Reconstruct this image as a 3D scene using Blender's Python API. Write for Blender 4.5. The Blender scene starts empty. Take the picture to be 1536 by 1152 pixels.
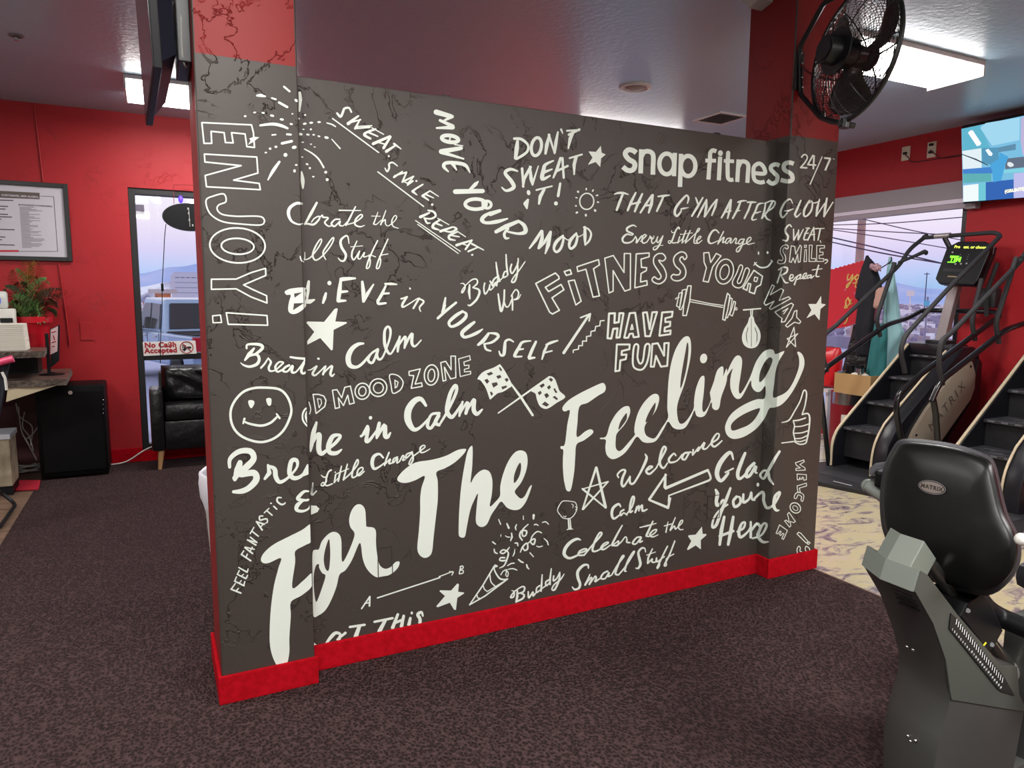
import bpy, bmesh, math, random
from mathutils import Vector, Matrix, geometry
import numpy as np
random.seed(7)
S = bpy.context.scene
COL = S.collection

# ------------------------------------------------------------------ camera
FPX, YAW, PITCH, ROLL, CH = 1071.42, math.radians(26.486), math.radians(6.995), math.radians(0.330), 1.55
_f = Vector((math.sin(YAW)*math.cos(PITCH), math.cos(YAW)*math.cos(PITCH), -math.sin(PITCH)))
_r = Vector((math.cos(YAW), -math.sin(YAW), 0)); _u = _r.cross(_f)
CR = math.cos(ROLL)*_r + math.sin(ROLL)*_u
CU = -math.sin(ROLL)*_r + math.cos(ROLL)*_u
CF = _f
EYE = Vector((0, 0, CH))
cam = bpy.data.objects.new('camera', bpy.data.cameras.new('camera')); COL.objects.link(cam)
M = Matrix((CR, CU, -CF)).transposed().to_4x4(); M.translation = EYE
cam.matrix_world = M
cam.data.sensor_width = 36; cam.data.lens = FPX*36/1536; cam.data.clip_start = .05; cam.data.clip_end = 6000
S.camera = cam

# ------------------------------------------------------------------ world: dusk sky
W = bpy.data.worlds.new('dusk_sky'); S.world = W; W.use_nodes = True
nt = W.node_tree; nt.nodes.clear()
out = nt.nodes.new('ShaderNodeOutputWorld'); bg = nt.nodes.new('ShaderNodeBackground')
tc = nt.nodes.new('ShaderNodeTexCoord'); sp = nt.nodes.new('ShaderNodeSeparateXYZ')
rp = nt.nodes.new('ShaderNodeValToRGB'); bg.inputs[1].default_value = 1.12
nt.links.new(tc.outputs['Generated'], sp.inputs[0]); nt.links.new(sp.outputs[2], rp.inputs[0])
def srgb(r, g, b):
    f = lambda c: ((c/255+.055)/1.055)**2.4 if c > 10 else c/255/12.92
    return (f(r), f(g), f(b), 1)
els = rp.color_ramp.elements
els[0].position = 0; els[0].color = srgb(160, 190, 235)
els[1].position = 1; els[1].color = srgb(200, 205, 235)
for pos, c in ((.012, (165, 198, 240)), (.03, (190, 208, 248)), (.055, (222, 214, 248)), (.085, (245, 232, 252)), (.13, (255, 248, 255)), (.3, (250, 246, 255)), (.6, (225, 225, 250))):
    e = els.new(pos); e.color = srgb(*c)
nt.links.new(rp.outputs[0], bg.inputs[0]); nt.links.new(bg.outputs[0], out.inputs[0])

S.view_settings.view_transform = 'Standard'; S.view_settings.look = 'None'
S.view_settings.gamma = 1; S.view_settings.use_curve_mapping = False
S.view_settings.exposure = 0.0
S.cycles.use_denoising = True
S.cycles.max_bounces = 8; S.cycles.diffuse_bounces = 4; S.cycles.glossy_bounces = 4; S.cycles.transmission_bounces = 6
S.cycles.sample_clamp_indirect = 6

ZC, XR, YB = 3.145, 6.80, 7.40          # ceiling height, right wall, back wall

def area(name, loc, sx, sy, power, col=(1, .97, .94), rot=(0, 0, 0)):
    L = bpy.data.lights.new(name, 'AREA'); L.shape = 'RECTANGLE'; L.size = sx; L.size_y = sy
    L.energy = power; L.color = col
    o = bpy.data.objects.new(name, L); o.location = loc; o.rotation_euler = rot; COL.objects.link(o); return o
# fluorescent fixtures: (x, y, length along x, width along y, watts)
LAMPS = [(4.48, 3.30, 1.24, .40, 45), (.50, 6.38, 1.24, .50, 34), (.10, 1.65, 1.24, .40, 26), (2.5, -.7, 1.24, .50, 140), (-2.0, 3.6, 1.24, .40, 75), (5.2, -.6, 1.24, .40, 60), (-.3, -.9, 1.24, .50, 140), (4.28, 6.2, 1.24, .5, 40)]  # both strongest lamps are unseen, added to brighten the mural
for k, (x, y, a, b, w) in enumerate(LAMPS):
    area('fixture_light', (x, y, ZC-.105), a*.96, b*.9, w)

# ------------------------------------------------------------------ pixel rays onto real planes
def ray(px, py): return ((px-768)/FPX)*CR - ((py-576)/FPX)*CU + CF
def onZ(px, py, z): d = ray(px, py); return EYE + d*((z-CH)/d.z)
def onY(px, py, y): d = ray(px, py); return EYE + d*(y/d.y)
def onX(px, py, x): d = ray(px, py); return EYE + d*(x/d.x)
def project(P):
    q = Vector(P)-EYE; z = q.dot(CF); return (768+FPX*q.dot(CR)/z, 576-FPX*q.dot(CU)/z)

# ------------------------------------------------------------------ materials
MATS = {}
def mat(name, col, rough=.5, metal=0, emit=0, bump=None, var=None, coat=0, spec=None, trans=0, alpha=1):
    """bump=(kind, scale, strength, distance); var=(kind, scale, colour2, low, high)"""
    if name in MATS: return MATS[name]
    m = bpy.data.materials.new(name); m.use_nodes = True; n = m.node_tree.nodes; l = m.node_tree.links
    b = n['Principled BSDF']; c = srgb(*col)
    b.inputs['Base Color'].default_value = c; b.inputs['Roughness'].default_value = rough; b.inputs['Metallic'].default_value = metal
    if spec is not None: b.inputs['Specular IOR Level'].default_value = spec
    if coat: b.inputs['Coat Weight'].default_value = coat; b.inputs['Coat Roughness'].default_value = .15
    if trans: b.inputs['Transmission Weight'].default_value = trans
    if alpha < 1: b.inputs['Alpha'].default_value = alpha
    if emit: b.inputs['Emission Color'].default_value = c; b.inputs['Emission Strength'].default_value = emit
    def tex(kind, scale, stretch=None, obj=False):
        t = n.new('ShaderNodeTexCoord'); mp = n.new('ShaderNodeMapping'); l.new(t.outputs['Object'], mp.inputs[0])
        if stretch: mp.inputs['Scale'].default_value = stretch
        if kind == 'voronoi':
            x = n.new('ShaderNodeTexVoronoi'); x.inputs['Scale'].default_value = scale; o = x.outputs['Distance']
        elif kind == 'wave':
            x = n.new('ShaderNodeTexWave'); x.inputs['Scale'].default_value = scale; x.inputs['Distortion'].default_value = 3; o = x.outputs['Fac']
        else:
            x = n.new('ShaderNodeTexNoise'); x.inputs['Scale'].default_value = scale; x.inputs['Detail'].default_value = 6; o = x.outputs['Fac']
        l.new(mp.outputs[0], x.inputs['Vector']); return o
    if var:
        kind, sc, c2, lo, hi = var[:5]; st = var[5] if len(var) > 5 else None
        o = tex(kind, sc, st); r = n.new('ShaderNodeValToRGB'); r.color_ramp.elements[0].position = lo; r.color_ramp.elements[1].position = hi
        r.color_ramp.elements[0].color = c; r.color_ramp.elements[1].color = srgb(*c2)
        l.new(o, r.inputs[0]); l.new(r.outputs[0], b.inputs['Base Color'])
    if bump:
        kind, sc, st, dist = bump[:4]; sr = bump[4] if len(bump) > 4 else None
        o = tex(kind, sc, sr); bp = n.new('ShaderNodeBump'); bp.inputs['Strength'].default_value = st; bp.inputs['Distance'].default_value = dist
        l.new(o, bp.inputs['Height']); l.new(bp.outputs[0], b.inputs['Normal'])
    MATS[name] = m; return m

def stucco(name, col, rough=.45, strength=1.0, var=.12, spec=.2):
    """skip-trowel plaster: flat patches with thin sharp ridges between them"""
    m = bpy.data.materials.new(name); m.use_nodes = True; n = m.node_tree.nodes; l = m.node_tree.links
    b = n['Principled BSDF']; b.inputs['Roughness'].default_value = rough
    t = n.new('ShaderNodeTexCoord')
    no = n.new('ShaderNodeTexNoise'); no.inputs['Scale'].default_value = 5.5; no.inputs['Detail'].default_value = 5; no.inputs['Roughness'].default_value = .62; no.inputs['Distortion'].default_value = .6
    l.new(t.outputs['Object'], no.inputs['Vector'])
    # ridge where noise crosses .5
    s1 = n.new('ShaderNodeMath'); s1.operation = 'SUBTRACT'; s1.inputs[1].default_value = .53; l.new(no.outputs['Fac'], s1.inputs[0])
    ab = n.new('ShaderNodeMath'); ab.operation = 'ABSOLUTE'; l.new(s1.outputs[0], ab.inputs[0])
    mr = n.new('ShaderNodeMapRange'); mr.inputs['From Min'].default_value = 0; mr.inputs['From Max'].default_value = .012; mr.inputs['To Min'].default_value = 1; mr.inputs['To Max'].default_value = 0
    l.new(ab.outputs[0], mr.inputs['Value'])
    # mask so that the ridges come and go
    n2 = n.new('ShaderNodeTexNoise'); n2.inputs['Scale'].default_value = 3.1; n2.inputs['Detail'].default_value = 2; l.new(t.outputs['Object'], n2.inputs['Vector'])
    m2 = n.new('ShaderNodeMapRange'); m2.inputs['From Min'].default_value = .46; m2.inputs['From Max'].default_value = .62; l.new(n2.outputs['Fac'], m2.inputs['Value'])
    mu = n.new('ShaderNodeMath'); mu.operation = 'MULTIPLY'; l.new(mr.outputs[0], mu.inputs[0]); l.new(m2.outputs[0], mu.inputs[1])
    n3 = n.new('ShaderNodeTexNoise'); n3.inputs['Scale'].default_value = 38; n3.inputs['Detail'].default_value = 4; l.new(t.outputs['Object'], n3.inputs['Vector'])
    m3 = n.new('ShaderNodeMath'); m3.operation = 'MULTIPLY_ADD'; m3.inputs[1].default_value = .22; l.new(n3.outputs['Fac'], m3.inputs[0]); l.new(mu.outputs[0], m3.inputs[2])
    bp = n.new('ShaderNodeBump'); bp.inputs['Strength'].default_value = strength; bp.inputs['Distance'].default_value = .004
    l.new(m3.outputs[0], bp.inputs['Height']); l.new(bp.outputs[0], b.inputs['Normal'])
    mx = n.new('ShaderNodeMix'); mx.data_type = 'RGBA'; c = srgb(*col); mx.inputs[6].default_value = c
    mx.inputs[7].default_value = tuple(v*(1-var*2.2) for v in c[:3])+(1,); l.new(mu.outputs[0], mx.inputs[0]); l.new(mx.outputs[2], b.inputs['Base Color'])  # ridge lines also darkened in colour, painting shade onto the relief
    MATS[name] = m; return m

# ------------------------------------------------------------------ mesh helpers
class MB:
    def __init__(s): s.b = bmesh.new()
    def box(s, c, d, rot=None, bev=0, mi=0):
        g = bmesh.ops.create_cube(s.b, size=1, matrix=Matrix.Translation(Vector(c)) @ (rot.to_4x4() if rot else Matrix.Identity(4)) @ Matrix.Diagonal((*d, 1)))
        fs = set(f for v in g['verts'] for f in v.link_faces)
        for f in fs: f.material_index = mi
        if bev:
            es = list(set(e for v in g['verts'] for e in v.link_edges))
            bmesh.ops.bevel(s.b, geom=es, offset=bev, segments=2, affect='EDGES', profile=.6)
        return s
    def box2(s, a, b, bev=0, mi=0):
        a, b = Vector(a), Vector(b); return s.box((a+b)/2, [abs(x) for x in (b-a)], bev=bev, mi=mi)
    def cyl(s, a, b, r, r2=None, seg=20, cap=True):
        a, b = Vector(a), Vector(b); d = b-a; q = d.to_track_quat('Z', 'Y').to_matrix().to_4x4()
        bmesh.ops.create_cone(s.b, cap_ends=cap, segments=seg, radius1=r, radius2=r if r2 is None else r2, depth=d.length, matrix=Matrix.Translation((a+b)/2) @ q); return s
    def sphere(s, c, r, seg=16, sc=(1, 1, 1), rot=None):
        bmesh.ops.create_uvsphere(s.b, u_segments=seg, v_segments=max(6, seg//2), radius=r, matrix=Matrix.Translation(Vector(c)) @ (rot.to_4x4() if rot else Matrix.Identity(4)) @ Matrix.Diagonal((*sc, 1))); return s
    def tube(s, pts, r, seg=10, closed=False, cap=True):
        pts = [Vector(p) for p in pts]; n = len(pts); rings = []
        prev = None
        for i, p in enumerate(pts):
            if closed: t = (pts[(i+1) % n]-pts[i-1])
            else: t = pts[min(i+1, n-1)]-pts[max(i-1, 0)]
            if t.length < 1e-9: t = Vector((0, 0, 1))
            t.normalize()
            if prev is None:
                a = Vector((0, 0, 1)) if abs(t.z) < .9 else Vector((1, 0, 0)); nx = t.cross(a).normalized()
            else:
                nx = prev - t*prev.dot(t); nx = nx.normalized() if nx.length > 1e-6 else t.orthogonal().normalized()
            prev = nx; ny = t.cross(nx)
            rr = r[i] if isinstance(r, (list, tuple)) else r
            rings.append([s.b.verts.new(p + nx*math.cos(6.28318*k/seg)*rr + ny*math.sin(6.28318*k/seg)*rr) for k in range(seg)])
        for i in range(n if closed else n-1):
            A, B = rings[i], rings[(i+1) % n]
            for k in range(seg): s.b.faces.new((A[k], A[(k+1) % seg], B[(k+1) % seg], B[k]))
        if cap and not closed: s.b.faces.new(rings[0][::-1]); s.b.faces.new(rings[-1])
        return s
    def prism(s, poly, vec, bev=0):
        """poly: coplanar 3-D points; extruded along vec"""
        vec = Vector(vec); a = [s.b.verts.new(Vector(p)) for p in poly]; b = [s.b.verts.new(Vector(p)+vec) for p in poly]
        n = len(poly); fs = [s.b.faces.new(a[::-1]), s.b.faces.new(b)]
        for i in range(n): fs.append(s.b.faces.new((a[i], a[(i+1) % n], b[(i+1) % n], b[i])))
        bmesh.ops.recalc_face_normals(s.b, faces=fs)
        if bev:
            es = list(set(list(fs[0].edges)+list(fs[1].edges)))
            bmesh.ops.bevel(s.b, geom=es, offset=bev, segments=2, affect='EDGES', profile=.6)
        return s
    def lathe(s, c, prof, seg=24, M=None):
        rings = []
        for r, z in prof:
            ring = []
            for k in range(seg):
                v = Vector((r*math.cos(6.28318*k/seg), r*math.sin(6.28318*k/seg), z))
                if M: v = M @ v
                ring.append(s.b.verts.new(v+Vector(c)))
            rings.append(ring)
        for A, B in zip(rings, rings[1:]):
            for k in range(seg): s.b.faces.new((A[k], A[(k+1) % seg], B[(k+1) % seg], B[k]))
        if prof[0][0] > 1e-4: s.b.faces.new(rings[0][::-1])
        if prof[-1][0] > 1e-4: s.b.faces.new(rings[-1])
        return s
    def quad(s, *p):
        s.b.faces.new([s.b.verts.new(Vector(q)) for q in p]); return s
    def grid(s, fn, nu, nv):
        V = [[s.b.verts.new(fn(i/nu, j/nv)) for j in range(nv+1)] for i in range(nu+1)]
        for i in range(nu):
            for j in range(nv): s.b.faces.new((V[i][j], V[i+1][j], V[i+1][j+1], V[i][j+1]))
        return s
    def obj(s, name, m, parent=None, smooth=False, sub=0, solid=0, kind=None, loc=None):
        me = bpy.data.meshes.new(name)
        o = bpy.data.objects.new(name, me)
        base = Vector((0, 0, 0))
        if parent is not None: base = Vector(WPOS.get(parent.name, (0, 0, 0)))
        elif loc is not None: base = Vector(loc)
        if base.length: bmesh.ops.translate(s.b, verts=s.b.verts, vec=-base)
        bmesh.ops.recalc_face_normals(s.b, faces=s.b.faces) if solid == 0 and len(s.b.faces) < 60000 and not getattr(s, 'flat', 0) else None
        s.b.to_mesh(me); s.b.free()
        for mm in (m if isinstance(m, (list, tuple)) else [m]): me.materials.append(mm)
        if smooth:
            me.shade_smooth() if hasattr(me, 'shade_smooth') else None
            if smooth != 2: me.set_sharp_from_angle(angle=math.radians(38))
        COL.objects.link(o)
        if parent is not None: o.parent = parent; WPOS[o.name] = base
        else:
            o.location = base; WPOS[o.name] = base
        if solid: md = o.modifiers.new('t', 'SOLIDIFY'); md.thickness = solid; md.offset = 0
        if sub: md = o.modifiers.new('s', 'SUBSURF'); md.levels = sub; md.render_levels = sub
        if kind: o['kind'] = kind
        return o
WPOS = {}
def thing(name, label, cat, loc=(0, 0, 0), group=None):
    o = bpy.data.objects.new(name, None); o.location = loc; COL.objects.link(o); WPOS[o.name] = Vector(loc)
    o.empty_display_size = .1
    tag(o, label, cat, group); return o
def tag(o, label, cat, group=None):
    o['label'] = label; o['category'] = cat
    if group: o['group'] = group
    return o
def fillet(pts, r, n=5):
    pts = [Vector(p) for p in pts]; out = [pts[0]]
    for a, p, b in zip(pts, pts[1:], pts[2:]):
        u = (a-p); v = (b-p); k = min(r, u.length*.45, v.length*.45); u.normalize(); v.normalize()
        A, B = p+u*k, p+v*k
        for i in range(n+1):
            t = i/n; out.append(A*(1-t)**2 + p*2*t*(1-t) + B*t*t)
    out.append(pts[-1]); return out
def cr(pts, n=6, closed=False):
    pts = [tuple(p) for p in pts]; N = len(pts); res = []
    if N < 3 and not closed: return pts
    rng = range(N) if closed else range(N-1)
    for i in rng:
        p0 = pts[i-1] if (closed or i > 0) else pts[0]; p1 = pts[i]; p2 = pts[(i+1) % N]
        p3 = pts[(i+2) % N] if (closed or i+2 < N) else pts[-1]
        for k in range(n):
            t = k/n
            res.append(tuple(.5*((2*b)+(-a+c)*t+(2*a-5*b+4*c-d)*t*t+(-a+3*b-3*c+d)*t**3) for a, b, c, d in zip(p0, p1, p2, p3)))
    if not closed: res.append(pts[-1])
    return res
# ------------------------------------------------------------------ setting
carpet = mat('carpet', (48, 37, 37), .95, bump=('voronoi', 110, 1.0, .014, (1, .6, 1)), var=('voronoi', 110, (74, 57, 57), .35, .62, (1, .6, 1)), spec=.1)
red = stucco('red_paint', (166, 12, 24), .6, .5, .15, .02)
redcol = stucco('column_red_paint', (128, 14, 12), .6, .8, .2, .04)
grey = stucco('mural_brown_grey_paint', (62, 55, 50), .5, 1.0, .13, .15)
redcarpet = mat('red_carpet_base', (156, 6, 18), .95, bump=('noise', 260, .6, .004), var=('noise', 40, (184, 12, 30), .3, .7), spec=.1)
blackm = mat('black_frame_metal', (20, 20, 22), .4)
white = mat('mural_white_paint', (222, 230, 220), .45, bump=('noise', 24, .25, .004))
ceilm = bpy.data.materials.new('ceiling_paint'); ceilm.use_nodes = True
n = ceilm.node_tree.nodes; l = ceilm.node_tree.links; b = n['Principled BSDF']
b.inputs['Base Color'].default_value = srgb(160, 186, 204); b.inputs['Roughness'].default_value = .3; b.inputs['Specular IOR Level'].default_value = .6
t = n.new('ShaderNodeTexCoord'); no = n.new('ShaderNodeTexNoise'); no.inputs['Scale'].default_value = 30; no.inputs['Detail'].default_value = 5
l.new(t.outputs['Object'], no.inputs['Vector']); bp = n.new('ShaderNodeBump'); bp.inputs['Strength'].default_value = .5; bp.inputs['Distance'].default_value = .006
l.new(no.outputs['Fac'], bp.inputs['Height']); l.new(bp.outputs[0], b.inputs['Normal'])

# vinyl floor: beige with mauve and ochre streaks
vin = bpy.data.materials.new('vinyl_floor'); vin.use_nodes = True
n = vin.node_tree.nodes; l = vin.node_tree.links; b = n['Principled BSDF']; b.inputs['Roughness'].default_value = .22
t = n.new('ShaderNodeTexCoord'); mp = n.new('ShaderNodeMapping'); mp.inputs['Scale'].default_value = (.8, 1.7, 1); mp.inputs['Rotation'].default_value = (0, 0, .5)
l.new(t.outputs['Object'], mp.inputs[0]); no = n.new('ShaderNodeTexNoise'); no.inputs['Scale'].default_value = 5; no.inputs['Detail'].default_value = 9; no.inputs['Roughness'].default_value = .66; no.inputs['Distortion'].default_value = 1.2
l.new(mp.outputs[0], no.inputs['Vector']); r = n.new('ShaderNodeValToRGB'); e = r.color_ramp.elements
e[0].position = .34; e[0].color = srgb(84, 78, 90); e[1].position = .7; e[1].color = srgb(178, 164, 160)
for ps, c in ((.42, (136, 122, 124)), (.5, (180, 170, 142)), (.58, (182, 170, 132))):
    q = e.new(ps); q.color = srgb(*c)
l.new(no.outputs['Fac'], r.inputs[0]); l.new(r.outputs[0], b.inputs['Base Color'])
woodm = mat('wood_plank_floor', (92, 72, 60), .5, var=('noise', 5, (130, 104, 84), .35, .65, (.4, 6, 1)))

X0, X1, Y0 = -5.0, XR, -4.0
o = MB().box2((-.93, Y0, -.02), (3.335, YB, 0)).obj('floor', carpet, kind='structure')
o = MB().box2((3.335, Y0, -.02), (X1, YB+.1, -.004)).obj('floor', vin, kind='structure')
tr_ = MB().tube([(3.335, Y0, -.001), (3.34, -1, -.001), (3.335, 1.2, -.001), (3.33, 2.78, -.001)], .005, seg=6).obj('trim_1', mat('carpet_edge_thread', (120, 96, 86), .9), kind='structure')
o = MB().box2((X0, Y0, -.02), (-.93, YB, -.006)).obj('floor', woodm, kind='structure')
for k in range(9):       # plank joints of the wood-look strip near the desk
    y = 4.3+k*.18
    MB().box2((-2.4, y, -.0062), (-.94, y+.172, -.004), bev=.001).obj('plank', woodm, parent=o)
MB().box2((X0, Y0, ZC), (X1+.2, YB+.2, ZC+.1)).obj('ceiling', ceilm, kind='structure')

# back wall (with the mural panel in front of it) with two window openings
WX0, WX1, WZ0, WZ1 = -.165, 1.35, .10, 2.50
VX0, VX1, VZ0, VZ1 = 4.42, 5.95, .10, 2.45
mb = MB()
for a, b_ in (((X0, 0), (WX0, ZC)), ((WX0, WZ1), (WX1, ZC)), ((WX0, 0), (WX1, WZ0)), ((WX1, 0), (VX0, ZC)), ((VX0, VZ1), (VX1, ZC)), ((VX0, 0), (VX1, VZ0)), ((VX1, 0), (X1, ZC))):
    mb.box2((a[0], YB, a[1]), (b_[0], YB+.14, b_[1]))
wb = mb.obj('wall_back', red, kind='structure')
MB().tube([(-.826, YB-.008, ZC-.01), (-.80, YB-.008, 2.5)], .006, seg=6).obj('cable_cover', red, parent=wb)
MB().tube([(-.73, YB-.008, 1.83), (-.70, YB-.008, 1.35), (-.69, YB-.008, 1.1)], .007, seg=6).obj('cable_cover', red, parent=wb)
mb = MB(); mb.box2((-.602, YB-.008, 1.14), (-.5, YB, 1.30), bev=.003)
tag(mb.obj('blank_plate', red, loc=(-.55, YB-.004, 1.22)), 'red painted blank outlet plate on the wall above the black cabinet', 'wall plate')
MB().box2((X0, YB-.015, 0), (WX0-.0, YB-.001, .13), bev=.003).obj('baseboard_back', redcarpet, kind='structure')
MB().box2((WX0+.0, YB-.015, 0), (2.9, YB-.001, .095), bev=.003).obj('baseboard_back', redcarpet, kind='structure')

glass = bpy.data.materials.new('window_glass'); glass.use_nodes = True; n = glass.node_tree.nodes; l = glass.node_tree.links
n.clear(); mo = n.new('ShaderNodeOutputMaterial'); tb = n.new('ShaderNodeBsdfTransparent'); gl = n.new('ShaderNodeBsdfGlossy'); gl.inputs['Roughness'].default_value = .02
lw = n.new('ShaderNodeLayerWeight'); lw.inputs[0].default_value = .5; pw = n.new('ShaderNodeMath'); pw.operation = 'POWER'; pw.inputs[1].default_value = 5; l.new(lw.outputs['Facing'], pw.inputs[0]); fr = n.new('ShaderNodeMath'); fr.operation = 'MULTIPLY_ADD'; fr.inputs[1].default_value = .9; fr.inputs[2].default_value = .035; l.new(pw.outputs[0], fr.inputs[0]); mx = n.new('ShaderNodeMixShader'); tb.inputs[0].default_value = (.95, .96, .97, 1)
l.new(fr.outputs[0], mx.inputs[0]); l.new(tb.outputs[0], mx.inputs[1]); l.new(gl.outputs[0], mx.inputs[2]); l.new(mx.outputs[0], mo.inputs[0])

def window_back(name, x0, x1, z0, z1, mids):
    w = MB()
    fw = .055
    w.box2((x0, YB+.02, z0), (x0+fw, YB+.12, z1), bev=.003); w.box2((x1-fw, YB+.02, z0), (x1, YB+.12, z1), bev=.003)
    w.box2((x0+fw, YB+.02, z1-fw), (x1-fw, YB+.12, z1), bev=.003); w.box2((x0+fw, YB+.02, z0), (x1-fw, YB+.12, z0+fw), bev=.003)
    for m in mids: w.box2((x0+fw, YB+.03, m-.03), (x1-fw, YB+.11, m+.03), bev=.003)
    o = w.obj(name, blackm, kind='structure')
    zs = [z0+fw]+[v for m in mids for v in (m-.03, m+.03)]+[z1-fw]
    for a, b_ in zip(zs[::2], zs[1::2]): MB().box2((x0+fw, YB+.066, a), (x1-fw, YB+.072, b_)).obj('pane', glass, parent=o)
    return o
window_back('window_1', WX0, WX1, WZ0, WZ1, [.97])
window_back('window_2', VX0, VX1, VZ0, VZ1, [])

# right wall with the big storefront window
RY0, RY1, RZ0, RZ1 = 4.19, 7.1, .06, 2.62
mb = MB()
for a, b_ in (((Y0, 0), (RY0, ZC)), ((RY0, RZ1), (RY1, ZC)), ((RY0, 0), (RY1, RZ0)), ((RY1, 0), (YB+.14, ZC))):
    mb.box2((XR, a[0], a[1]), (XR+.16, b_[0], b_[1]))
wr = mb.obj('wall_right', red, kind='structure')
w = MB()
w.box2((XR+.02, RY0, RZ0), (XR+.12, RY0+.055, RZ1), bev=.003); w.box2((XR+.02, RY1-.055, RZ0), (XR+.12, RY1, RZ1), bev=.003)
w.box2((XR+.02, RY0+.055, RZ1-.055), (XR+.12, RY1-.055, RZ1), bev=.003); w.box2((XR+.02, RY0+.055, RZ0), (XR+.12, RY1-.055, RZ0+.05), bev=.003)
w3 = w.obj('window_3', blackm, kind='structure')
MB().box2((XR+.066, RY0+.055, RZ0+.05), (XR+.072, RY1-.055, RZ1-.055)).obj('pane', glass, parent=w3)
# roller blind with its fascia, rolled up at the top of that window
zt = onX(1345, 291, XR-.06).z; zb1 = onX(1440, 297, XR-.06).z
bl = thing('roller_blind', 'grey fascia of the rolled-up blind across the top of the right-hand window', 'blind', (XR-.04, 5.6, 2.5))
fas = mat('blind_fascia_grey', (150, 143, 148), .6); fas2 = mat('blind_fascia_light', (226, 216, 232), .5); fas3 = mat('blind_rail_grey', (160, 150, 160), .5)
MB().box2((XR-.075, RY0-.02, 2.475), (XR-.001, RY1, 2.635), bev=.003).obj('fascia', fas, parent=bl)
MB().box2((XR-.07, RY0-.02, 2.435), (XR-.001, RY1, 2.474), bev=.002).obj('fabric_roll', fas2, parent=bl)
MB().box2((XR-.062, RY0-.02, 2.385), (XR-.001, RY1, 2.434), bev=.004).obj('bottom_rail', fas3, parent=bl)
MB().box2((XR-.08, RY0-.12, 2.37), (XR-.001, RY0-.021, 2.455), bev=.004).obj('end_bracket', fas, parent=bl)
MB().box2((XR-.012, Y0, 0), (XR-.001, RY0, .12), bev=.003).obj('baseboard_right', redcarpet, kind='structure')

# walls out of view behind and left of the camera
plain = mat('pale_grey_wall_paint', (206, 206, 208), .6)
MB().box2((X0-.14, Y0, 0), (X0, YB+.14, ZC)).obj('wall_left', plain, kind='structure')
MB().box2((X0, Y0-.14, 0), (XR, Y0, ZC)).obj('wall_front', plain, kind='structure')

# ------------------------------------------------------------------ mural partition: column, panel, column
CX0, CX1, CY = .160, .507, 2.78
PY_, RX0, RX1 = 2.874, 2.985, 3.345
def column(name, x0, x1, y1, zpaint, side_grey=False):
    m = MB()
    for (za, zb, mi) in ((0, zpaint, 0), (zpaint, ZC, 1)):
        v = [(x0, CY), (x1, CY), (x1, y1), (x0, y1)]
        mis = (mi, 1, 1, 1 if (mi or not side_grey) else 0)
        for i in range(4):
            a, b_ = v[i], v[(i+1) % 4]
            f = m.b.faces.new([m.b.verts.new((a[0], a[1], za)), m.b.verts.new((b_[0], b_[1], za)), m.b.verts.new((b_[0], b_[1], zb)), m.b.verts.new((a[0], a[1], zb))]); f.material_index = mis[i]
    bmesh.ops.remove_doubles(m.b, verts=m.b.verts, dist=1e-5)
    es = [e for e in m.b.edges if abs(e.verts[0].co.z-e.verts[1].co.z) > .1]
    bmesh.ops.bevel(m.b, geom=es, offset=.007, segments=3, affect='EDGES', profile=.5)
    return m.obj(name, [grey, redcol], smooth=True, kind='structure')
colL = column('column', CX0, CX1, 3.17, 2.372)
colR = column('column', RX0, RX1, 3.105, 2.385, True)
m = MB(); m.box2((CX1-.01, PY_, 0), (RX0+.01, 3.0, 2.368), bev=.004)
panel = m.obj('wall_center', grey, kind='structure')
# faint cover plates painted over on the panel
for (a, b_) in (((567, 822), (588, 862)), ((1062, 745), (1078, 776))):
    p, q = onY(a[0], a[1], PY_), onY(b_[0], b_[1], PY_)
    m = MB(); m.box2((p.x, PY_-.0008, q.z), (q.x, PY_, p.z))
    for r_ in (((p.x-.003, q.z-.003), (q.x+.003, q.z)), ((p.x-.003, p.z), (q.x+.003, p.z+.003)), ((p.x-.003, q.z), (p.x, p.z)), ((q.x, q.z), (q.x+.003, p.z))): m.box2((r_[0][0], PY_-.004, r_[0][1]), (r_[1][0], PY_, r_[1][1]))
    m.obj('cover_plate', grey, parent=panel)
BH = .112
m = MB(); m.box2((CX0-.014, CY-.014, 0), (CX1+.012, CY, BH), bev=.005); m.box2((CX0-.014, CY, 0), (CX0, 3.18, BH), bev=.004); m.obj('baseboard_left', redcarpet, kind='structure')
MB().box2((CX1, PY_-.014, 0), (RX0-.014, PY_, BH), bev=.005).obj('baseboard_center', redcarpet, kind='structure')
m = MB(); m.box2((RX0-.014, CY-.014, 0), (RX1+.012, CY, BH), bev=.005); m.box2((RX0-.014, CY, 0), (RX0, PY_, BH), bev=.004); m.box2((RX1, CY, 0), (RX1+.012, 3.1, BH), bev=.004); m.obj('baseboard_right', redcarpet, kind='structure')

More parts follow.
